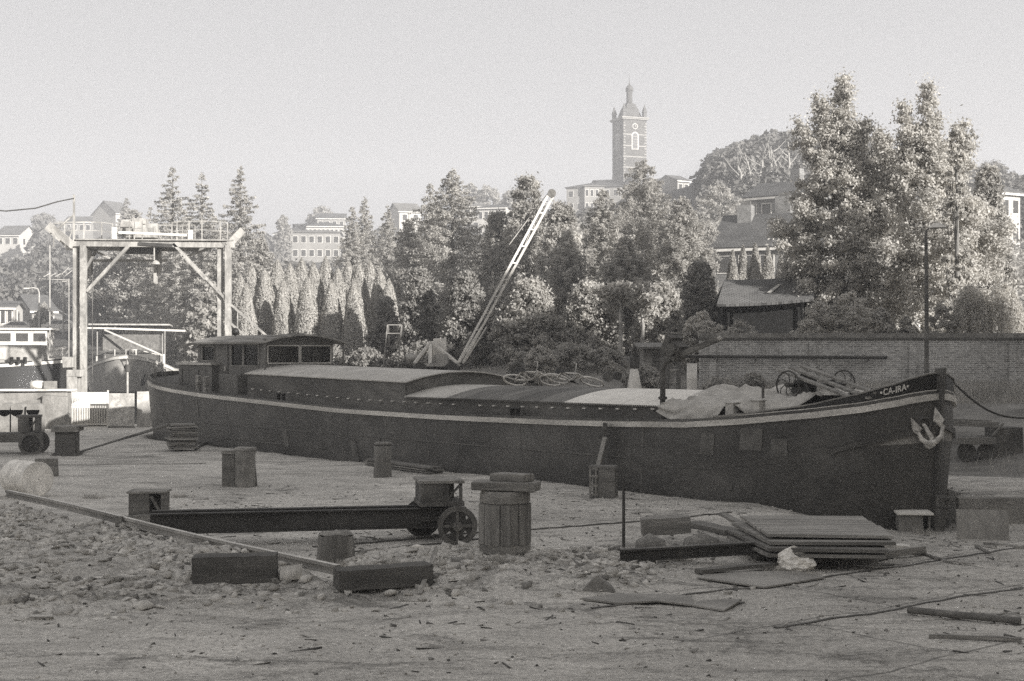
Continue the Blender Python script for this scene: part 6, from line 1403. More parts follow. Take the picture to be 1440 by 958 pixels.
# town on the ridge, left to right
gable_house('house', 'white walled gabled house at the far left skyline', -6, 28, 330, 316, 330, 9, R(-8), wins=(3, 1), ybot=345)
gable_house('house', 'pale house with steep gable left of the gantry mast on the skyline', 92, 128, 312, 303, 380, 10, R(5), wall='render_grey', wins=(4, 1), ybot=330)
gable_house('house', 'long low pale house on the skyline above the gantry platform', 128, 162, 304, 296, 390, 10, R(-5), wall='render_grey', wins=(5, 1), ybot=325)
gable_house('house', 'small house with a pointed bright gable on the skyline behind the gantry', 166, 182, 300, 283, 360, 9, R(55), wall='render_pale', wins=(1, 1), ybot=320)
gable_house('town_house', 'low grey building with hipped roof at the left of the ridge group', 385, 428, 328, 312, 330, 14, R(-12), wall='render_grey', roofm='roof_slate', wins=(5, 1), hip=.4, ybot=352)
gable_house('town_house', 'long pale building with a white eaves band on the ridge', 428, 482, 318, 309, 350, 16, R(4), wall='render_pale', roofm='roof_slate', wins=(9, 1), hip=.3, ybot=340)
gable_house('town_house', 'broad grey retaining block below the white banded building', 410, 478, 327, 322, 305, 10, R(4), wall='render_grey', roofm='slate', wins=(6, 2), hip=.3, ybot=352, band=False)
gable_house('town_house', 'dark roofed house behind the round tree on the ridge', 446, 485, 307, 298, 380, 12, R(6), wall='render_grey', roofm='roof_slate', wins=(4, 1), ybot=325)
gable_house('town_house', 'small pale gabled house peeping between conifers on the ridge', 562, 592, 297, 284, 330, 10, R(20), wall='render_pale', roofm='slate', wins=(2, 1), ybot=312)
gable_house('town_house', 'flat roofed white house with balconies left of the jib', 652, 686, 290, 284, 300, 9, R(-10), wall='render_pale', roofm='slate', wins=(3, 3), hip=.3, ybot=320)
gable_house('town_house', 'pale stepped house with a white end wall left of the jib', 672, 712, 292, 285, 285, 10, R(-14), wall='render_pale', roofm='roof_slate', wins=(5, 2), hip=.2, ybot=318)
cb = gable_house('church_nave', 'long grey church like hall with tall hipped slate roof left of the tower', 797, 872, 263, 247, 330, 20, R(-16), wall='render_grey', roofm='roof_slate', cat='church', wins=(6, 2), hip=.45, ybot=300, band=False)
gable_house('pilastered_house', 'pale pilastered facade in front of the church hall', 822, 850, 262, 258, 315, 8, R(6), wall='render_grey', roofm='slate', wins=(4, 2), hip=.3, ybot=300, band=False)
gable_house('town_house', 'house with bright gable immediately right of the tower', 914, 925, 256, 243, 330, 8, R(50), wall='render_grey', roofm='roof_slate', wins=(2, 1), ybot=268, band=False)
gable_house('town_house', 'dark roofed row house right of the tower', 925, 958, 257, 248, 320, 10, R(-10), wall='render_grey', roofm='roof_tile', wins=(3, 1), ybot=280)
gable_house('town_house', 'house with a pale dormer gable at the edge of the hill wood', 952, 970, 254, 245, 310, 8, R(30), wall='render_grey', roofm='roof_tile', wins=(2, 1), ybot=280)
# houses on the slope at right
lh = gable_house('brick_house', 'big brick house with slate roof and two massive chimneys behind the poplar', 1008, 1150, 345, 296, 118, 9, R(-24), wall='brick_house', roofm='roof_slate', wins=(5, 1), ybot=400, chim=((-.30, .42, 1.25, .9), (.02, .62, 1.35, 1.7)))
gable_house('brick_house', 'upper brick house with pale flank wall and parapet above the two chimneys', 1052, 1125, 275, 252, 150, 8, R(-38), wall='brick_house', roofm='roof_slate', wins=(4, 1), ybot=310, chim=((.05, .6, 1.1, 1.6),))
gable_house('house', 'pale gabled house at the far right edge', 1388, 1440, 270, 248, 150, 9, R(30), wall='render_pale', roofm='roof_tile', wins=(3, 2), ybot=320)
gable_house('house', 'pale building glimpsed low between the big right hand trees', 1205, 1300, 400, 385, 95, 8, R(10), wall='render_pale', roofm='roof_tile', wins=(5, 1), ybot=440)
gable_house('house', 'small house with a bright skylight low behind the lamp post', 1255, 1300, 452, 420, 78, 7, R(12), wall='brick_house', roofm='roof_tile', wins=(2, 1), ybot=466)
# far left quay
gable_house('house', 'pale gabled house on the far quay behind a small conifer', 48, 74, 436, 415, 165, 8, R(35), wall='render_grey', wins=(3, 1), ybot=462)
gable_house('house', 'darker long house on the far quay left of the pale gabled one', 20, 52, 440, 430, 175, 8, R(-5), wall='brick_house', wins=(4, 1), ybot=462)
gable_house('house', 'tall narrow white house at the left edge of the quay', 0, 18, 432, 424, 150, 6, R(10), wall='render_pale', wins=(2, 2), ybot=470)
# shed behind the wall, shade of its open front painted as near-black boards
sdx = 62.0; k = sdx / F; z0 = tz(W(1070, 0, sdx).x, sdx); cx = W(1075, 0, sdx).x
t = thing('dark_shed', 'big shed, front closed by a near-black wall painted as shade, with sagging tiled roof behind the brick wall', 'shed', (cx, sdx, z0), R(-6))
S = lambda px, py: ((px - 1075) * k, HC - (py - HY) * k - z0)
e0, e1, r0, r1 = S(1008, 428), S(1140, 421), S(1024, 388), S(1166, 380)
mb = MB(); nn = 10; rows = []
for i in range(nn + 1):
    f = i / nn; sag = -.10 * math.sin(math.pi * f); ex, ez = e0[0] + (e1[0] - e0[0]) * f, e0[1] + (e1[1] - e0[1]) * f + sag * .6; rx_, rz2 = r0[0] + (r1[0] - r0[0]) * f, r0[1] + (r1[1] - r0[1]) * f + sag
    rows.append([(ex, -.4, ez), ((ex + rx_) / 2, 1.3, (ez + rz2) / 2), (rx_, 3.0, rz2), (ex, 6.4, ez)])
mb.grid(rows, sm=False); ro = uv_planar(mb.build('roof', 'roof_tile', t)); sdm = ro.modifiers.new('s', 'SOLIDIFY'); sdm.thickness = .12
a, b_ = S(1083, 417), S(1098, 405)
mb = MB(); q = lambda px, py: (lambda s: (s[0], -.4 + 3.4 * ((s[1] - e0[1]) / (r0[1] - e0[1])), s[1] + .14))(S(px, py)); mb.add([q(1080, 415), q(1086, 415), q(1104, 401), q(1099, 401)], [(0, 1, 2, 3)]); mb.build('skylight', 'tin', ro)
mb = MB(); mb.bx(e0[0] + .4, e1[0] - .4, 5.9, 6.0, 0, e0[1] - .1); mb.bx(e0[0] + .75, e1[0] - .45, .25, .35, 0, e0[1] - .12); [mb.bx(x, x + .1, .1, .2, 0, e0[1] - .12) for x in (e0[0] + .5, e1[0] - .6)]; mb.bx(e0[0] + .3, e0[0] + .4, .3, 6, 0, e0[1] - .1); mb.bx(e1[0] - .4, e1[0] - .3, .3, 6, 0, e1[1] - .1); mb.build('wall', 'shed_shade', t)  # front wall closes the open side; inner shade put into its near-black colour
MB().bx(e0[0] + 1.2, e1[0], -.1, .1, .15, .25).build('lower_rail', 'timber_old', t)
# ------------------------------------------------------------------ bell tower
td = 350.0; k = td / F; tw = 6.4; cxp = 885
tc = W(cxp, 0, td); tz0 = 38.0
T = thing('bell_tower', 'tall square belfry tower with clock, corner pinnacles and onion lantern on the hill', 'tower', (tc.x, td, tz0), R(21))
Zt = lambda py: HC - (py - HY) * k - tz0
h = tw / 2; zc_ = Zt(171)
MB().bx(-h, h, -h, h, 0, zc_).build('shaft', 'tower_stone', T)
mb = MB(); 
for py in (192, 208, 223, 238, 250): z = Zt(py); mb.bx(-h - .05, h + .05, -h - .05, h + .05, z - .16, z + .16)
for sx in (-1, 1):
    for sy in (-1, 1):
        for j in range(34): z = j * .7 + .2; s_ = .35 + .25 * (j % 2); mb.bx(sx * h - (.07 if sx > 0 else -.07) * 0 - (s_ if sx > 0 else -.06), sx * h + (.06 if sx > 0 else s_), sy * h - (s_ if sy > 0 else -.0) - (.06 if sy < 0 else 0), sy * h + (.06 if sy > 0 else s_), z, z + .33) if z + .33 < zc_ - .3 else None
mb.build('stone_bands', 'render_grey', T)
mb = MB(); mb.bx(-h - .35, h + .35, -h - .35, h + .35, zc_, zc_ + .3); mb.bx(-h - .55, h + .55, -h - .55, h + .55, zc_ + .3, zc_ + .6); mb.build('cornice', 'render_grey', T)
def arch_poly(w, z0, z1, n=9): return [(-w, z0), (w, z0)] + [(w * math.cos(a), z1 - w + w * math.sin(a)) for a in np.linspace(0, math.pi, n)]
for rzf in (0, -90):
    M_ = Matrix.Rotation(R(rzf), 4, 'Z')
    def put(mb, nm, m_, par=T): mb.v = [tuple(M_ @ Vector(v)) for v in mb.v]; return mb.build(nm, m_, par)
    fr = put(MB().prism(arch_poly(1.0, Zt(213), Zt(188)), -h - .12, -h - .002), 'louvre_window', 'render_pale')
    put(MB().prism(arch_poly(.68, Zt(211.5), Zt(190)), -h - .14, -h - .122), 'opening', 'window_dark', fr)
    mb = MB(); z = Zt(211)
    while z < Zt(191.5): mb.bar((-.66, -h - .22, z), (.66, -h - .22, z), .1, .16); z += .72
    put(mb, 'louvre', 'render_grey', fr)
    c = put(MB().lathe([(.75, -h - .12), (.75, -h - .002)], 24, (0, 0, Zt(180.5)), 'Y'), 'clock', 'render_pale'); put(MB().lathe([(.56, -h - .14), (.56, -h - .121)], 24, (0, 0, Zt(180.5)), 'Y'), 'clock_face', 'tower_stone', c); mb = MB(); mb.bar((0, -h - .16, Zt(180.5)), (.0, -h - .16, Zt(180.5) + .42), .09); mb.bar((0, -h - .16, Zt(180.5)), (.28, -h - .16, Zt(180.5) - .1), .1); put(mb, 'clock_hands', 'render_pale', c)
    put(MB().bx(-.25, .25, -h - .1, -h - .002, Zt(232), Zt(227)), 'slit_window', 'window_dark')
zt0 = zc_ + .6
rows = []
for f, w in ((0, 1.0), (.15, .86), (.35, .76), (.6, .66), (.85, .5), (1, .42)):
    z = zt0 + (Zt(147) - zt0) * f; s_ = w * (h - .6); rows.append([(-s_, -s_, z), (s_, -s_, z), (s_, s_, z), (-s_, s_, z)])
mb = MB(); mb.grid(rows, sm=False, closed=True); mb.add(rows[-1], [(0, 1, 2, 3)]); rf = mb.build('bell_roof', 'lead', T)
z1 = Zt(147); mb = MB(); mb.lathe([(1.05, z1), (1.05, z1 + .3), (.8, z1 + .31), (.8, Zt(129)), (1.05, Zt(128.5)), (1.05, Zt(128))], 8, sm=False); ln = mb.build('lantern', 'lead', rf)
zd0 = Zt(128); mb = MB(); mb.lathe([(.85, zd0), (1.0, zd0 + .35), (.9, zd0 + .8), (.55, zd0 + 1.25), (.22, zd0 + 1.55), (.15, zd0 + 1.9), (.2, zd0 + 2.0), (.06, zd0 + 2.2), (.035, Zt(103)), (0, Zt(102))], 12); mb.build('onion_dome', 'lead', ln)
for sx in (-1, 1):
    for sy in (-1, 1):
        mb = MB(); x, y = sx * (h - .35), sy * (h - .35)
        mb.bx(x - .42, x + .42, y - .42, y + .42, zt0 + .002, zt0 + 1.3); mb.add([(x - .55, y - .55, zt0 + 1.3), (x + .55, y - .55, zt0 + 1.3), (x + .55, y + .55, zt0 + 1.3), (x - .55, y + .55, zt0 + 1.3), (x, y, Zt(148))], [(3, 2, 1, 0), (0, 1, 4), (1, 2, 4), (2, 3, 4), (3, 0, 4)]); mb.build('pinnacle', 'lead', T)
PROT.append((858, 912, 100, 250, td))
# ------------------------------------------------------------------ foliage
def leaf_obj(name, C, S, m, parent=None, seed=0, aspect=.5, up=0.0, loc=None, normals=None):
    """one diamond shaped leaf face per centre"""
    r = np.random.RandomState(seed); n = len(C); C = np.asarray(C); S = np.broadcast_to(np.asarray(S, float), (n,))
    N = r.normal(size=(n, 3))
    if normals is not None: N = N * .75 + normals * 1.1
    N[:, 2] += up; N /= np.linalg.norm(N, axis=1)[:, None] + 1e-9
    t = r.normal(size=(n, 3)); t -= N * (t * N).sum(1)[:, None]; t /= np.linalg.norm(t, axis=1)[:, None] + 1e-9; b_ = np.cross(N, t)
    s = (S * r.uniform(.6, 1.3, n))[:, None]
    V = np.stack([C + t * s, C + b_ * s * aspect, C - t * s, C - b_ * s * aspect], 1)
    return quad_obj(name, V, m, parent, loc)
def quad_obj(name, V, m, parent=None, loc=None):
    n = len(V); me = bpy.data.meshes.new(name); me.vertices.add(4 * n); me.vertices.foreach_set('co', V.astype('f4').ravel())
    me.loops.add(4 * n); me.loops.foreach_set('vertex_index', np.arange(4 * n, dtype='i4')); me.polygons.add(n); me.polygons.foreach_set('loop_start', np.arange(0, 4 * n, 4, dtype='i4'))
    me.materials.append(MATS[m]); me.update(calc_edges=True); o = bpy.data.objects.new(name, me); col.objects.link(o)
    if parent is not None: o.parent = parent
    if loc is not None: o.location = loc
    return o
def unit(r, n):
    d = r.normal(size=(n, 3)); return d / np.linalg.norm(d, axis=1)[:, None]
def clumps_to_leaves(r, cc, cr, per, flat=.8):
    """leaf centres and outward normals on the shells of many small clumps"""
    n = len(cc); k = (per * (cr / cr.mean()) ** 2).astype(int).clip(4); idx = np.repeat(np.arange(n), k); d = unit(r, len(idx)); d[:, 2] = d[:, 2] * .85 + .12
    rad = cr[idx] * (.45 + .75 * r.rand(len(idx)) ** 1.3); P = cc[idx] + d * rad[:, None] * np.array([1, 1, flat]); return P, d
def limbs(r, H, R0, targets, name, m, parent, trunk_r, base=0.0, lean=(0, 0), top=.85):
    mb = MB(); n = 7
    pts = [(lean[0] * f * H + .1 * R0 * math.sin(3 * f) * .3, lean[1] * f * H, base + (H * top - base) * f) for f in np.linspace(0, 1, n)]
    mb.tube(pts, [trunk_r * (1 - .85 * f) for f in np.linspace(0, 1, n)], 7)
    for c in targets:
        z0 = max(c[2] - .25 * H - .3 * math.hypot(c[0], c[1]), .12 * H); f = min(z0 / (H * top), .95); p = Vector((lean[0] * z0, lean[1] * z0, z0)); q = Vector(c); m_ = p.lerp(q, .5) + Vector((0, 0, -.04 * H)); rr_ = trunk_r * (1 - .85 * f) * .45
        mb.tube([p, m_, q], [rr_, rr_ * .6, rr_ * .2], 5, caps=False)
    return mb.build(name, m, parent)
def tree_broad(loc, H, Rr, seed, lab, group=None, leaf='leaf_broad', prof=None, nc=90, per=170, ls=.13, z0f=.15, trunk=.2, cr=(.10, .2), cat='tree', name='broadleaf_tree', trunkm='bark', gap=.0, has_trunk=True, sq=1.0, shoots=(), topf=1.0, lift_base=True):
    nc = int(nc * 2.2); per = int(per * .95); ls = ls * .68; cr = (cr[0] * .72, cr[1] * .8)
    r = np.random.RandomState(seed); t = thing(name, lab, cat, loc, 0, group)
    prof = prof or (lambda f: np.sqrt(np.clip(1 - (2 * f - .95) ** 2 * .95, .02, 1)))
    f = r.rand(nc) ** .9; a = r.uniform(0, 2 * math.pi, nc); rad = np.sqrt(.25 + .75 * r.rand(nc)) * (.8 + .35 * r.rand(nc)); pr = prof(f)
    z = H * (z0f + (topf - z0f) * f); c_r = Rr * r.uniform(cr[0], cr[1], nc) * (.6 + .4 * pr); c_r = np.maximum(c_r, .05 * Rr)
    cc = np.stack([Rr * pr * rad * .86 * np.cos(a), Rr * pr * rad * .86 * np.sin(a) * sq, z - c_r * .5], -1)
    if shoots:      # ragged leaders: (side offset, base height share, top offset, top height share, clump size)
        ex, er = [], []
        for x0, f0, x1, f1, q in shoots:
            for _ in range(int(14 + 40 * (f1 - f0) / .2)):
                g = r.rand() ** .8; w = q * (1.25 - g) * 1.1; ex.append([(x0 + (x1 - x0) * g) * Rr + r.normal() * w * .8, r.normal() * w, H * (f0 + (f1 - f0) * g)]); er.append(q * (.75 - .35 * g))
        cc = np.concatenate([cc, np.array(ex)]); c_r = np.concatenate([c_r, np.array(er)])
    P, d = clumps_to_leaves(r, cc, c_r, per); kq = r.rand(len(P)) < .3; P[kq] += r.normal(size=(kq.sum(), 3)) * .06 * Rr
    if lift_base: P[:, 2] = np.maximum(P[:, 2], .02)
    o = leaf_obj('crown', P, ls, leaf, t, seed + 1, .55, .15, normals=d)
    if has_trunk: limbs(r, H, Rr, cc[r.permutation(nc)[:14]], 'trunk', trunkm, t, trunk)
    return t
def tree_spruce(loc, H, Rr, seed, lab, group=None, leaf='leaf_conifer', n=26, ls=.10, droop=.25, p=.85, cat='conifer', name='spruce_tree', dens=1.0, z0f=.06, sparse_top=.12):
    r = np.random.RandomState(seed); t = thing(name, lab, cat, loc, 0, group); Ps = []; Ns = []
    nb = int(n * 7)
    for i in range(nb):
        f = (i + r.rand()) / nb; f = f ** .85; z = H * (z0f + (1 - z0f) * f); L = 1.32 * Rr * (1 - f) ** p * r.uniform(.5, 1.12) * (.82 + .36 * vnoise(np.array([i * 2.4 % 6.28 + seed]), np.array([f * 5.0]))[0]) + .1
        if f > 1 - sparse_top and r.rand() < .35: continue
        a = i * 2.39996 + r.uniform(-.3, .3); m_ = max(8, int(L * 100 * dens)); u = r.rand(m_) ** .6
        w = (.10 + .16 * L * (1 - u)) * r.normal(size=m_) * .6; hang = -np.abs(r.normal(size=m_)) * (.06 + .10 * L * droop * 2)
        zz = z + L * (.18 * u - droop * u + .28 * droop * u ** 3) + hang; x = u * L; Ps.append(np.stack([x * math.cos(a) - w * math.sin(a), x * math.sin(a) + w * math.cos(a), zz], -1))
        nn_ = np.tile(np.array([math.cos(a) * .5, math.sin(a) * .5, .8]), (m_, 1)); Ns.append(nn_)
    P = np.concatenate(Ps); N = np.concatenate(Ns); leaf_obj('crown', P, ls * .72, leaf, t, seed + 1, .34, 0, normals=N)
    MB().tube([(0, 0, 0), (0, 0, H * .5), (0, 0, H * .99)], [.02 * H + .05, .012 * H + .03, .015], 7).build('trunk', 'bark', t); return t
def tree_column(loc, H, Rr, seed, lab, group=None, n=15000, ls=.07, leaf='leaf_column', name='columnar_conifer', pw=2.6):
    r = np.random.RandomState(seed); t = thing(name, lab, 'conifer', loc, 0, group)
    f = r.rand(n) ** .85; a = r.uniform(0, 2 * math.pi, n); pr = (1 - f ** pw) ** .8 * (.82 + .18 * np.minimum(1, f * 6))
    lump = vnoise(a * 2.2 + seed * 7, f * H * 1.1 + seed) ; lump2 = vnoise(a * 6 + seed, f * H * 3.2)
    rad = Rr * pr * (.80 + .26 * lump + .14 * lump2) * (1 - .12 * r.rand(n) ** 2); P = np.stack([rad * np.cos(a), rad * np.sin(a), H * (.01 + f * .98) + .02 * H * (lump2 - .5)], -1)
    N = np.stack([np.cos(a), np.sin(a), .5 + 0 * a], -1)
    leaf_obj('crown', P, ls, leaf, t, seed + 2, .45, 0, normals=N); MB().tube([(0, 0, 0), (0, 0, H * .85)], [.12, .03], 6).build('trunk', 'bark', t); return t
def at(px, d): x = W(px, 0, d).x; return x, d, tz(x, d)
def hof(px, d, ytop):
    x, y, z = at(px, d); return HC - (ytop - HY) * d / F - z
K = lambda d: d / F
# columnar row
for i, (px, yt, d, w) in enumerate(((338, 386, 77, 27), (354, 372, 80, 28), (372, 378, 76, 28), (390, 364, 79, 30), (408, 370, 76, 27), (424, 362, 79, 30), (441, 368, 76, 28), (458, 360, 79, 29), (475, 376, 75, 27), (490, 366, 78, 28), (505, 370, 75, 28), (520, 366, 77, 28), (534, 378, 74, 27), (547, 392, 73, 24), (346, 398, 74, 24), (398, 392, 73.5, 24), (432, 388, 73, 25), (466, 394, 73, 24), (498, 392, 72.5, 24))):
    tree_column(at(px, d), hof(px, d, yt), w * K(d) * .70, 100 + i, 'pale pointed columnar conifer in the dense row left of the crane', 'columnar conifers in the dense row', n=17000, ls=.055, pw=2.9)
# spruces on the left skyline
for i, (px, yt, d, w, lab) in enumerate(((243, 233, 112, 92, 'bushy spruce above the gantry platform, left of three on the skyline'), (284, 243, 116, 84, 'slim pointed spruce above the gantry platform, middle of three on the skyline'), (338, 233, 110, 96, 'tall ragged spruce right of the gantry, right of three on the skyline'), (368, 330, 100, 60, 'short dark spruce behind the first columnar conifers'), (212, 290, 120, 60, 'small spruce left of the bushy skyline spruce'), (178, 278, 230, 40, 'small far pointed conifer beside the bright gable'), (310, 320, 104, 90, 'broad spruce filling the gap right of the gantry legs'))):
    tree_spruce(at(px, d), hof(px, d, yt), w * K(d) * .9, 200 + i, lab, n=30, ls=.17, dens=.8, p=.8)
# broad tree mass behind the gantry
for i, (px, yt, d, w, lab) in enumerate(((165, 355, 138, 110, 'spreading broadleaf tree seen between the gantry legs, left half'), (215, 332, 134, 130, 'big spreading broadleaf tree seen through the middle of the gantry'), (275, 345, 128, 120, 'broad dark clumped tree behind the right gantry leg'), (295, 400, 100, 90, 'low leafy tree directly behind the wheelhouse roof'), (240, 420, 133, 100, 'low leafy growth above the white barge'), (190, 296, 180, 60, 'round tree under the skyline behind the gantry platform'))):
    tree_broad(at(px, d), hof(px, d, yt), w * K(d) * .52, 300 + i, lab, nc=110, per=200, ls=.24, cr=(.12, .2), z0f=.02)
# middle conifers and trees
for i, (px, yt, d, w, lab) in enumerate(((495, 290, 112, 60, 'dark spruce left of the twin on the middle skyline'), (513, 277, 118, 56, 'dark pointed spruce highest of the middle skyline pair'), (545, 288, 118, 60, 'spruce between the dark pair and the tall crane side spruce'), (605, 258, 92, 90, 'spruce with ragged top just left of the tall crane side spruce'), (636, 236, 86, 130, 'tall full spruce left of the crane jib'), (575, 300, 90, 80, 'lower spruce behind the end of the columnar row'))):
    tree_spruce(at(px, d), hof(px, d, yt), w * K(d) * .8, 400 + i, lab, n=30, ls=.13, dens=1.0, droop=.3)
sp_prof = lambda f: np.clip(1.05 - f, .06, 1) ** .55 * np.minimum(1, .75 + f * 2)
for i, (px, yt, d, w, lab, m_) in enumerate(((700, 300, 84, 90, 'leafy tree behind the middle of the jib', 'leaf_broad'), (742, 250, 82, 110, 'tree with upright shoots behind the top of the jib', 'leaf_broad'), (790, 285, 78, 100, 'leafy tree right of the jib tip', 'leaf_broad'), (590, 380, 68, 80, 'dark leafy tree with bright leaf patches above the step ladder', 'leaf_dark'), (655, 385, 66, 90, 'dark leafy tree over the crane engine box', 'leaf_dark'), (745, 395, 64, 120, 'wide leafy tree spreading over the dark hollow', 'leaf_broad'), (830, 400, 66, 110, 'leafy tree left of the pale trunks', 'leaf_broad'), (540, 420, 70, 60, 'dark tree at the right end of the columnar row', 'leaf_dark'), (930, 400, 66, 100, 'leafy tree behind the ladder stair', 'leaf_broad'), (985, 370, 70, 80, 'leafy tree with bright gaps left of the dark shed', 'leaf_dark'))):
    tree_broad(at(px, d), hof(px, d, yt), w * K(d) * .56, 500 + i, lab, nc=120, per=190, ls=.12, leaf=m_, prof=sp_prof, z0f=.06, cr=(.11, .2))
# cedar-like drooping conifers in the centre
for i, (px, yt, d, w, lab) in enumerate(((905, 222, 88, 180, 'tall drooping conifer rising in front of the bell tower'), (848, 265, 84, 110, 'drooping conifer left of the tall one before the tower'), (960, 275, 84, 120, 'drooping conifer right of the tall one before the tower'), (880, 330, 74, 110, 'feathery drooping conifer low in the centre'), (800, 320, 76, 90, 'feathery conifer beside the jib foot trees'))):
    tree_spruce(at(px, d), hof(px, d, yt), w * K(d) * .52, 600 + i, lab, n=34, ls=.13, droop=.5, p=.62, dens=1.1, leaf='leaf_broad', name='drooping_conifer', z0f=.1)
for px, py, py2, d in ((872, 425, 505, 62), (903, 430, 470, 64)):
    x, y, z = at(px, d); t = thing('thin_tree', 'pale bare tree trunk among the bushes, the ' + ('left and longer' if px == 872 else 'right and shorter') + ' one', 'tree', (x, y, z)); MB().tube([(0, 0, -.1), (.03, 0, 2), (0, 0, HC - (py - HY) * K(d) - z)], [.10, .08, .06], 8).build('trunk', 'bark_pale', t)
    rr = np.random.RandomState(px); cc = rr.normal(size=(9, 3)) * np.array([.5, .5, .3]) + np.array([0, 0, HC - (py - HY) * K(d) - z + .3]); P, dd = clumps_to_leaves(rr, cc, np.full(9, .45), 150); leaf_obj('crown', P, .11, 'leaf_broad', t, 5, .5, 0, normals=dd)
# the two big trees on the right
def right_prof(f): return np.where(f < .5, .8 + .3 * np.sin(f * 3.4), np.clip(1.09 - 1.0 * ((f - .5) / .5) ** .9, .10, 1.1))
SHOOTS = [[(.0, .72, .08, 1.0, .42), (-.1, .74, -.34, .93, .36), (.15, .70, .42, .84, .4), (-.3, .66, -.62, .84, .38), (.3, .62, .72, .74, .4)],
          [(.0, .70, .05, 1.0, .42), (-.1, .72, -.30, .94, .38), (.2, .70, .62, .83, .42), (.3, .76, .5, .87, .3), (-.3, .64, -.6, .84, .4)]]
for i, (px, yt, d, w, lab, nc) in enumerate(((1180, 104, 64, 185, 'tallest ragged topped tree right of centre, over the dark shed', 240), (1300, 120, 62, 200, 'tall ragged topped tree at the right with a side shoot', 240))):
    tree_broad(at(px, d), hof(px, d, yt), w * K(d) * (.50, .56)[i], 700 + i, lab, nc=nc, per=150, ls=.11, leaf='leaf_light', prof=right_prof, z0f=.13, cr=(.10, .17), trunk=.3, trunkm='bark_pale' if i else 'bark', name='poplar_tree', shoots=SHOOTS[i], topf=.86)
tree_broad(at(1390, 66), hof(1390, 66, 235), 105 * K(66) * .5, 710, 'leafy tree at the right edge beside the tall ragged tree', nc=130, per=170, ls=.12, leaf='leaf_broad', prof=sp_prof)
tree_broad(at(1240, 68), hof(1240, 68, 190), 110 * K(68) * .5, 711, 'lower crown filling the gap between the two tall right hand trees', nc=130, per=170, ls=.12, leaf='leaf_broad', prof=sp_prof)
tree_broad(at(1345, 58), hof(1345, 58, 175), 60 * K(58) * .5, 712, 'side stem of the tall right hand tree reaching toward the right', nc=60, per=150, ls=.11, leaf='leaf_light', prof=sp_prof)
tree_broad(at(1130, 66), hof(1130, 66, 300), 70 * K(66) * .5, 713, 'low leafy crown overhanging the dark shed roof', nc=70, per=170, ls=.11, leaf='leaf_light', z0f=.3)
# junipers before the brick house
for i, (px, yt, d, w) in enumerate(((1030, 352, 86, 30), (1045, 345, 88, 32), (1062, 342, 88, 34), (1080, 347, 87, 32), (1098, 358, 85, 30), (1112, 366, 84, 26))):
    tree_column(at(px, d), hof(px, d, yt), w * K(d) * .5, 800 + i, 'pointed feathery juniper in the group in front of the brick house', 'junipers in front of the brick house', n=6000, ls=.10, leaf='leaf_broad', name='juniper', pw=1.6)
# slope trees
for i, (px, yt, d, w, lab) in enumerate(((1012, 258, 150, 80, 'round crowned tree on the slope left of the chimneys'), (985, 300, 120, 60, 'tree on the slope below the round crowned one'), (1395, 228, 210, 70, 'dark round tree on the ridge at the right edge'), (1370, 235, 215, 50, 'dark tree left of the round one on the right ridge'), (62, 301, 380, 50, 'dark round tree on the left skyline'), (84, 312, 375, 36, 'smaller round tree right of the one on the left skyline'), (452, 291, 390, 44, 'round tree on the skyline behind the long white banded building'), (398, 303, 300, 26, 'small tree left of the ridge buildings'), (685, 262, 330, 50, 'round tree on the skyline left of the jib'), (662, 258, 335, 34, 'upright tree on the skyline by the tall spruce'), (720, 268, 320, 40, 'round tree just left of the jib tip on the skyline'))):
    tree_broad(at(px, d), hof(px, d, yt), w * K(d) * .55, 900 + i, lab, nc=60, per=130, ls=.22 * d / 150 * .8, leaf='leaf_dark' if i in (2, 3, 4) else 'leaf_broad', z0f=.0, cr=(.14, .24))
tree_spruce(at(62, 150), hof(62, 150, 425), 1.6, 950, 'small dark conifer in front of the pale quay house', n=14, ls=.2)
# bare pale stems on the hill wood
for i, (x0, y0, x1, y1) in enumerate(((1056, 268, 1047, 215), (1064, 262, 1073, 210), (1080, 262, 1084, 205), (1093, 262, 1086, 215), (1106, 262, 1108, 200), (1042, 262, 1036, 228))):
    d = 182; a, b_ = W(x0, y0, d), W(x1, y1, d); zb_ = tz(a.x, d); t = thing('bare_tree', 'pale leafless forked tree standing out against the dark hill wood', 'tree', (a.x, d, zb_), 0, 'pale leafless trees on the hill')
    mb = MB(); a = a - Vector((a.x, d, zb_)); b_ = b_ - Vector((W(x0, 0, d).x, d, zb_)); mb.tube([Vector((a.x, 0, 0)), a, a.lerp(b_, .5) + Vector((.3, 0, 0)), b_], [.28, .24, .15, .05], 6); mb.build('trunk', 'bark_pale', t)
    mb = MB(); rr = random.Random(i)
    for j in range(6): p_ = a.lerp(b_, .2 + .12 * j); q = p_ + Vector((rr.uniform(-2.2, 2.2), rr.uniform(-1, 1), rr.uniform(1, 2.6))); mb.tube([p_, p_.lerp(q, .5) + Vector((0, 0, -.2)), q], [.11, .07, .03], 5)
    mb.build('branches', 'bark_pale', t)
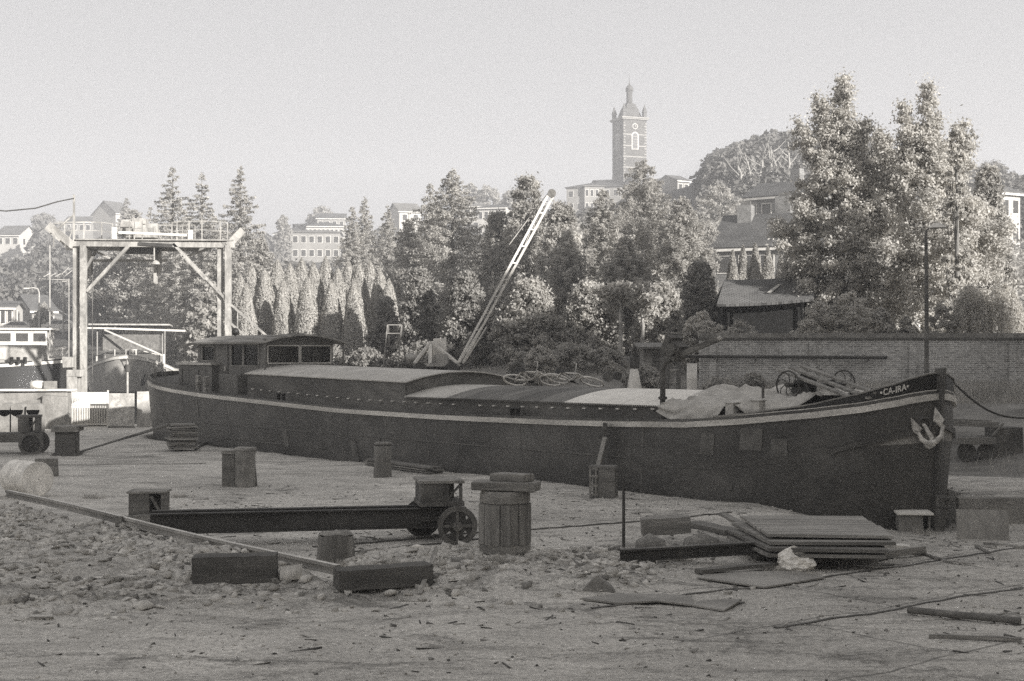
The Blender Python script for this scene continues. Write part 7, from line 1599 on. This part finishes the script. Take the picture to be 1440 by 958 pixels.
# bushes and shrubs
for i, (px, yt, d, w, lab, m_) in enumerate(((805, 483, 58, 90, 'broad dark bush behind the white hatch boards', 'leaf_broad'), (760, 488, 56, 50, 'upright bush right of the bicycles', 'leaf_light'), (735, 495, 57, 40, 'thin weedy bush above the bicycles', 'leaf_broad'), (850, 490, 57, 60, 'bush left of the cement mixer', 'leaf_broad'), (1040, 452, 58, 70, 'round bush against the dark shed', 'leaf_broad'), (990, 440, 60, 70, 'leafy shrub at the left end of the brick wall', 'leaf_light'), (1150, 425, 56, 70, 'fluffy shrub on top of the brick wall at the shed corner', 'leaf_light'), (1195, 410, 56, 80, 'tall shrub on the wall below the tallest tree', 'leaf_light'), (1240, 435, 55, 60, 'ragged shrub on the wall left of the lamp post', 'leaf_broad'), (1275, 445, 55, 40, 'small shrub on the wall next to the lamp post', 'leaf_broad'), (1325, 430, 55, 50, 'shrub on the wall right of the lamp post', 'leaf_broad'), (515, 490, 68, 60, 'dark hedge shrub at the foot of the columnar row', 'leaf_dark'), (600, 480, 66, 100, 'dark hedge behind the crane engine box', 'leaf_dark'), (700, 478, 69, 120, 'dark undergrowth in the hollow right of the jib foot', 'leaf_dark'), (1060, 525, 47, 50, 'tall weeds in front of the brick wall right of the white barrel', 'grass_blade'), (905, 515, 50, 60, 'low weeds around the cement mixer', 'grass_blade'), (1010, 530, 46, 60, 'low weeds below the wall pipe', 'grass_blade'), (345, 478, 74, 50, 'dark shrub behind the wheelhouse windows', 'leaf_dark'), (450, 488, 70, 110, 'low hedge at the foot of the columnar row', 'leaf_dark'))):
    h_ = max(.6, hof(px, d, yt)); tree_broad(at(px, d), h_, w * K(d) * .55, 1000 + i, lab, nc=50, per=150, ls=.085 if d < 60 else .11, leaf=m_, z0f=-.15, cat='bush', name='bush', has_trunk=False, cr=(.18, .3))
# trailing shrub on the wall at right
for i, (px, yt, d, w, lab) in enumerate(((1365, 400, 55, 55, 'trailing willowy shrub over the wall, left of two'), (1410, 396, 55, 60, 'trailing willowy shrub over the wall, right of two at the frame edge'))):
    x, y, z = at(px, d); H = HC - (yt - HY) * K(d) - z; r = np.random.RandomState(1100 + i); t = thing('trailing_shrub', lab, 'bush', (x, y, z)); ns = 260; Rr = w * K(d) * .55; a = r.uniform(0, 6.28, ns); rd = Rr * np.sqrt(r.rand(ns)); top_ = H * np.sqrt(np.clip(1 - (rd / Rr) ** 2 * .7, 0, 1)); Ps = []
    for j in range(ns): m_ = 50; L = r.uniform(.6, 1.6); u = r.rand(m_); Ps.append(np.stack([rd[j] * math.cos(a[j]) * (1 + .15 * u) + .04 * r.normal(size=m_), rd[j] * math.sin(a[j]) + .04 * r.normal(size=m_), top_[j] - u * L + .03 * r.normal(size=m_)], -1))
    P = np.concatenate(Ps); P[:, 2] = np.maximum(P[:, 2], .05); leaf_obj('crown', P, .06, 'leaf_light', t, 3, .35)
    MB().tube([(0, 0, 0), (0, 0, H * .8)], [.1, .04], 6).build('trunk', 'bark', t)
# white blossoms/bright house patches seen through leaves: pale wall behind
# hillside woods
SKY = ([-50, 10, 40, 60, 100, 150, 200, 300, 370, 400, 480, 492, 640, 700, 740, 800, 880, 960, 985, 1000, 1040, 1090, 1150, 1250, 1360, 1425, 1500], [335, 332, 322, 312, 316, 306, 300, 308, 322, 340, 345, 318, 282, 282, 288, 300, 268, 250, 236, 212, 196, 176, 182, 200, 238, 240, 240])
def wood(n, x0f, x1f, y0, y1, seed, lab, ls, per, leaf):
    r = np.random.RandomState(seed); Ps = []; Ns = []; Ss = []
    for _ in range(n):
        d = y0 + (y1 - y0) * r.rand() ** .8; px = r.uniform(x0f, x1f); x = (px - 720) * d / F; z = tz(x, d); Rr = r.uniform(2.4, 4.6); H = r.uniform(5, 10)
        yt = HY - (z + H - HC) * F / d; ok = yt > np.interp(px, *SKY); pr = Rr * F / d
        if not ok:
            z -= (np.interp(px, *SKY) - yt) * d / F
            if z + H < tz(x, d) + 1.5: continue
            yt = np.interp(px, *SKY)
        if any(d < D + 6 and px + pr > a and px - pr < b_ and yt < q1 for a, b_, q0, q1, D in PROT): continue
        c = unit(r, per); c[:, 2] = np.abs(c[:, 2]) * 1.0 - .15; lum = .75 + .4 * vnoise(c[:, 0] * 3 + px, c[:, 2] * 3 + d)
        P = c * np.array([Rr, Rr, H * .62]) * (lum * (.85 + .15 * r.rand(per)))[:, None] + np.array([x, d, z + H * .36]); Ps.append(P); Ns.append(c); Ss.append(np.full(per, ls * (d / 200) ** .8))
    return tag(leaf_obj('hill_wood', np.concatenate(Ps), np.concatenate(Ss), leaf, None, seed, .6, 0, normals=np.concatenate(Ns)), lab, 'wood', kind='stuff')
wood(380, 930, 1470, 150, 280, 21, 'dense dark wood covering the hill on the right', .42, 420, 'leaf_wood')
wood(420, -560, 400, 180, 400, 22, 'dark wooded slope behind the far quay and gantry', .50, 300, 'leaf_wood')
wood(420, 380, 1000, 140, 335, 23, 'wooded slope below the town in the middle', .42, 300, 'leaf_wood')
wood(80, 1150, 1470, 80, 150, 24, 'trees and hedges on the lower right slope', .3, 500, 'leaf_broad')
wood(90, 560, 1000, 92, 140, 25, 'dense growth on the lower middle slope', .28, 500, 'leaf_broad')
# grass and weeds
def blades(n, fun, hmin, hmax, w, m, lab, seed):
    r = np.random.RandomState(seed); x, y = fun(r, n); n = len(x); z = terrain(x, y); a = r.uniform(0, 6.28, n); h_ = r.uniform(hmin, hmax, n); lx, ly = r.normal(size=n) * .3 * h_, r.normal(size=n) * .3 * h_
    b_ = np.stack([x, y, z - .01], -1); t = b_ + np.stack([lx, ly, h_], -1); s = np.stack([np.cos(a), np.sin(a), 0 * a], -1) * w
    return tag(quad_obj('grass', np.stack([b_ - s, b_ + s, t + s * .2, t - s * .2], 1), m), lab, 'grass', kind='stuff')
def bank(r, n):
    x = r.uniform(-14, 19, n); y = r.uniform(28, 66, n); s, v = sv_of(x, y); k_ = (v > 8.6) & ~((x > 8) & (y < 44) & (r.rand(n) < .8)) & (r.rand(n) < .25 + .75 * sm((vnoise(x * .9, y * .9) - .35) / .3)) & (x < .42 * y); return x[k_], y[k_]
blades(60000, bank, .08, .38, .012, 'grass_blade', 'rough grass on the far bank', 1)
def foot(r, n):
    x = r.uniform(7, 21, n); y = 50 - r.rand(n) ** 2 * 5.5; k_ = r.rand(n) < .3 + .7 * (vnoise(x * 1.5, y * 1.5) > .45); return x[k_], y[k_]
blades(26000, foot, .15, .75, .014, 'grass_blade', 'tall dry grass along the foot of the brick wall', 2)
def tufts(r, n):
    c = np.array([[q.x, q.y] for q in (GP(548, 800), GP(560, 806), GP(512, 806), GP(440, 800), GP(700, 796), GP(668, 740), GP(1120, 812), GP(1095, 808), GP(1300, 752), GP(250, 700), GP(130, 702), GP(955, 790), GP(1190, 795), GP(470, 800))])
    i = r.randint(0, len(c), n); return c[i, 0] + r.normal(size=n) * .13, c[i, 1] + .1 + r.normal(size=n) * .10
blades(2600, tufts, .03, .14, .005, 'grass_blade', 'small weed tufts between the rubble and timbers', 3)
# ------------------------------------------------------------------ added unseen building behind the camera: blocks sun, pale walls bounce fill into yard
t = thing('shade_block', 'tall pale building added out of view behind the camera, casting the yard into shade', 'shade_block', (24.9, 12.0, 0), math.atan2(.91, .42))
MB().bx(-46, 24, -14, 0, -.3, 19.0).build('wall', 'concrete_pale', t); w_ = t.children[-1]
MB().bx(-46.4, 24.4, -14.4, .4, 19.002, 19.5).build('cornice', 'concrete', t)
for j in range(3):
    for i in range(16):
        fr = MB().bx(-44 + i * 4.1, -42 + i * 4.1, .002, .08, 3 + j * 4.6, 5.6 + j * 4.6).build('window', 'concrete', w_); MB().bx(-43.85 + i * 4.1, -42.15 + i * 4.1, .082, .1, 3.15 + j * 4.6, 5.45 + j * 4.6).build('pane', 'window_dark', fr)
# ------------------------------------------------------------------ haze
mb = MB(); mb.bx(-420, 520, -90, 700, -4.5, 96)
hz = mb.build('haze', MATS.setdefault('haze', bpy.data.materials.new('haze'))); tag(hz, 'thin summer haze over the town', 'haze', kind='stuff')
hm = MATS['haze']; hm.use_nodes = True; hm.node_tree.nodes.clear(); ho = hm.node_tree.nodes.new('ShaderNodeOutputMaterial'); hp = hm.node_tree.nodes.new('ShaderNodeVolumePrincipled')
hp.inputs['Color'].default_value = (.93, .93, .94, 1); hp.inputs['Density'].default_value = 0.0013; hp.inputs['Anisotropy'].default_value = 0.1
hm.node_tree.links.new(hp.outputs[0], ho.inputs['Volume'])
